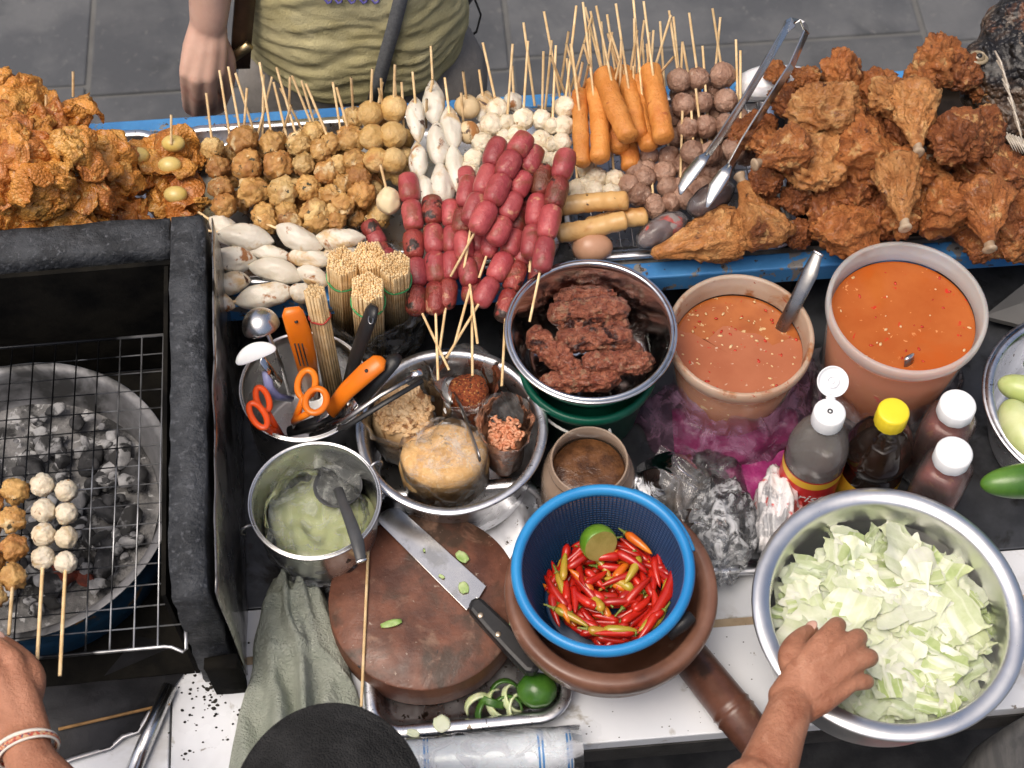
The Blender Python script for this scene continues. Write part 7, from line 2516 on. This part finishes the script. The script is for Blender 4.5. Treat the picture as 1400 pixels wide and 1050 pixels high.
# brown leather bag hanging at her side
m_leath = M('brown leather', (.055, .030, .016), (.095, .052, .028), rough=.45, scale=30, bump=.2, bscale=200, coat=.15)
m_gold = M('worn buckle', (.55, .42, .22), (.66, .54, .32), rough=.35, metal=.9)
lb0 = PY(333, 55, .425)
lb = thing('leather_strap', 'brown leather bag strap with a pale metal edge hanging beside the olive T-shirt', 'strap', lb0)
ribbon([PY(338, -60, .43) - lb0, PY(335, 0, .425) - lb0, PY(331, 45, .42) - lb0, PY(328, 92, .415) - lb0], .0115, Vector((.3, -1, .3)).normalized(), .003).build('leather', m_leath, lb)
ribbon([PY(316, 80, .410) - lb0, PY(341, 62, .410) - lb0], .0055, Vector((.2, -1, .4)).normalized(), .003).build('metal_edge', m_gold, lb)
# black daypack behind her
dp0 = PY(640, 20, CY + .06)
dp = thing('daypack', 'black daypack with a thin strap loop behind the olive T-shirt', 'backpack', dp0)
MB().ico(1, 4, lambda p: Vector((p.x * .11 - .085, p.y * .05 + .06, p.z * .14 + .05)) * (1 + .06 * fbm(p, 2, 3))).build('bag', m_blk, dp)
MB().tube([Vector((-.005, .0, .06)), Vector((.008, .0, .03)), Vector((.016, 0, .0)), Vector((.010, 0, -.03)), Vector((-.008, .0, -.05)), Vector((-.02, .0, -.05))], .0022, 6, flat=.6).build('strap_loop', m_blk, dp)
# print along the T-shirt, cut by the picture's edge
m_pr = M('purple print', (.10, .09, .30), (.16, .15, .38), rough=.7)
for i, x in enumerate((448, 462, 480, 496, 512)):
    pts = [on_shirt(x - 6, -4, .003), on_shirt(x, 4, .003), on_shirt(x + 5, 2, .003), on_shirt(x + 8, -8, .003), on_shirt(x + 12, -14, .003)]
    MB().tube(pts, .0022, 6, flat=.5).build('print_mark', m_pr, cust)
# ================================================================== GRILLED FISH
m_fish = M('grilled fish skin', (.030, .021, .015), (.095, .058, .036), rough=.34, scale=30, bump=.5, bscale=90, coat=.3, voro=.8, vscale=170, bdist=.006,
           marks=(((.014, .012, .011), 14, .54, .1), ((.20, .085, .04), 16, .60, .1), ((.16, .13, .10), 60, .66, .05)))
m_fin = M('fish fin spine', (.42, .36, .28), (.62, .56, .47), rough=.5, scale=60)
fo = P(1400, 110, .16)
fish = thing('grilled_fish', 'whole dark grilled fish with pale fin spines beyond the chicken heap', 'fish', fo)
F_ = lambda x, y, h: P(x, y, h) - fo
b = MB()
chain(b, [F_(1470, 190, .150), F_(1430, 130, .165), F_(1395, 85, .185), F_(1385, 40, .20)], [.050, .060, .052, .034], 20, 6)
blob(b, F_(1358, 100, .185), (.034, .040, .034))
blob(b, F_(1345, 82, .200), (.022, .022, .022))
chain(b, [F_(1362, 55, .205), F_(1354, 32, .212)], [.020, .010], 14, 4)
chain(b, [F_(1385, 30, .21), F_(1392, 2, .215)], [.026, .014], 14, 4)
chain(b, [F_(1340, 130, .170), F_(1375, 165, .155)], [.022, .030], 14, 4)
body_ = fuse(b, 'body', m_fish, fish, .003, 3, .5, lambda c_: c_ + vnoise(c_, 60, 2) * .0035 + vnoise(c_, 170, 5) * .0012)
m_eye = M('fish eye', (.20, .15, .09), (.30, .24, .15), rough=.2, coat=.6)
ec = F_(1338, 78, .2165)
MB().tube([ec + Vector((.0085 * cos(a), .0075 * sin(a), -.001)) for a in [2 * pi * i / 20 for i in range(20)]], .0022, 8, closed=True).build('eye_rim', m_eye, fish)
MB().ico(1, 3, lambda p: Vector((p.x * .0065, p.y * .006, p.z * .004)), Matrix.Translation(ec)).build('eye', m_eye, fish)
MB().ico(1, 3, lambda p: Vector((p.x * .003, p.y * .003, p.z * .0025)), Matrix.Translation(ec + Vector((0, -.001, .003)))).build('pupil', m_blk, fish)
rz_ = random.Random(4)
for i in range(16):
    k = i / 15
    x0, y0 = 1362 + 26 * k, 70 + 95 * k
    MB().tube([F_(x0 + rz_.uniform(-3, 3), y0, .243 - .02 * k), F_(x0 + 7, y0 + 16, .244 - .02 * k), F_(x0 + 11 + rz_.uniform(-2, 4), y0 + 32, .238 - .02 * k)], [.0012, .0010, .0004], 5).build('fin_spine', m_fin, fish)
for i in range(12):
    x0, y0 = 1372 + i * 4, 186 + i * 1.4
    MB().tube([F_(x0, y0 - 6, .20), F_(x0 + 8, y0 + 8, .198), F_(x0 + 14, y0 + 20, .192)], [.0012, .0010, .0004], 5).build('tail_spine', m_fin, fish)
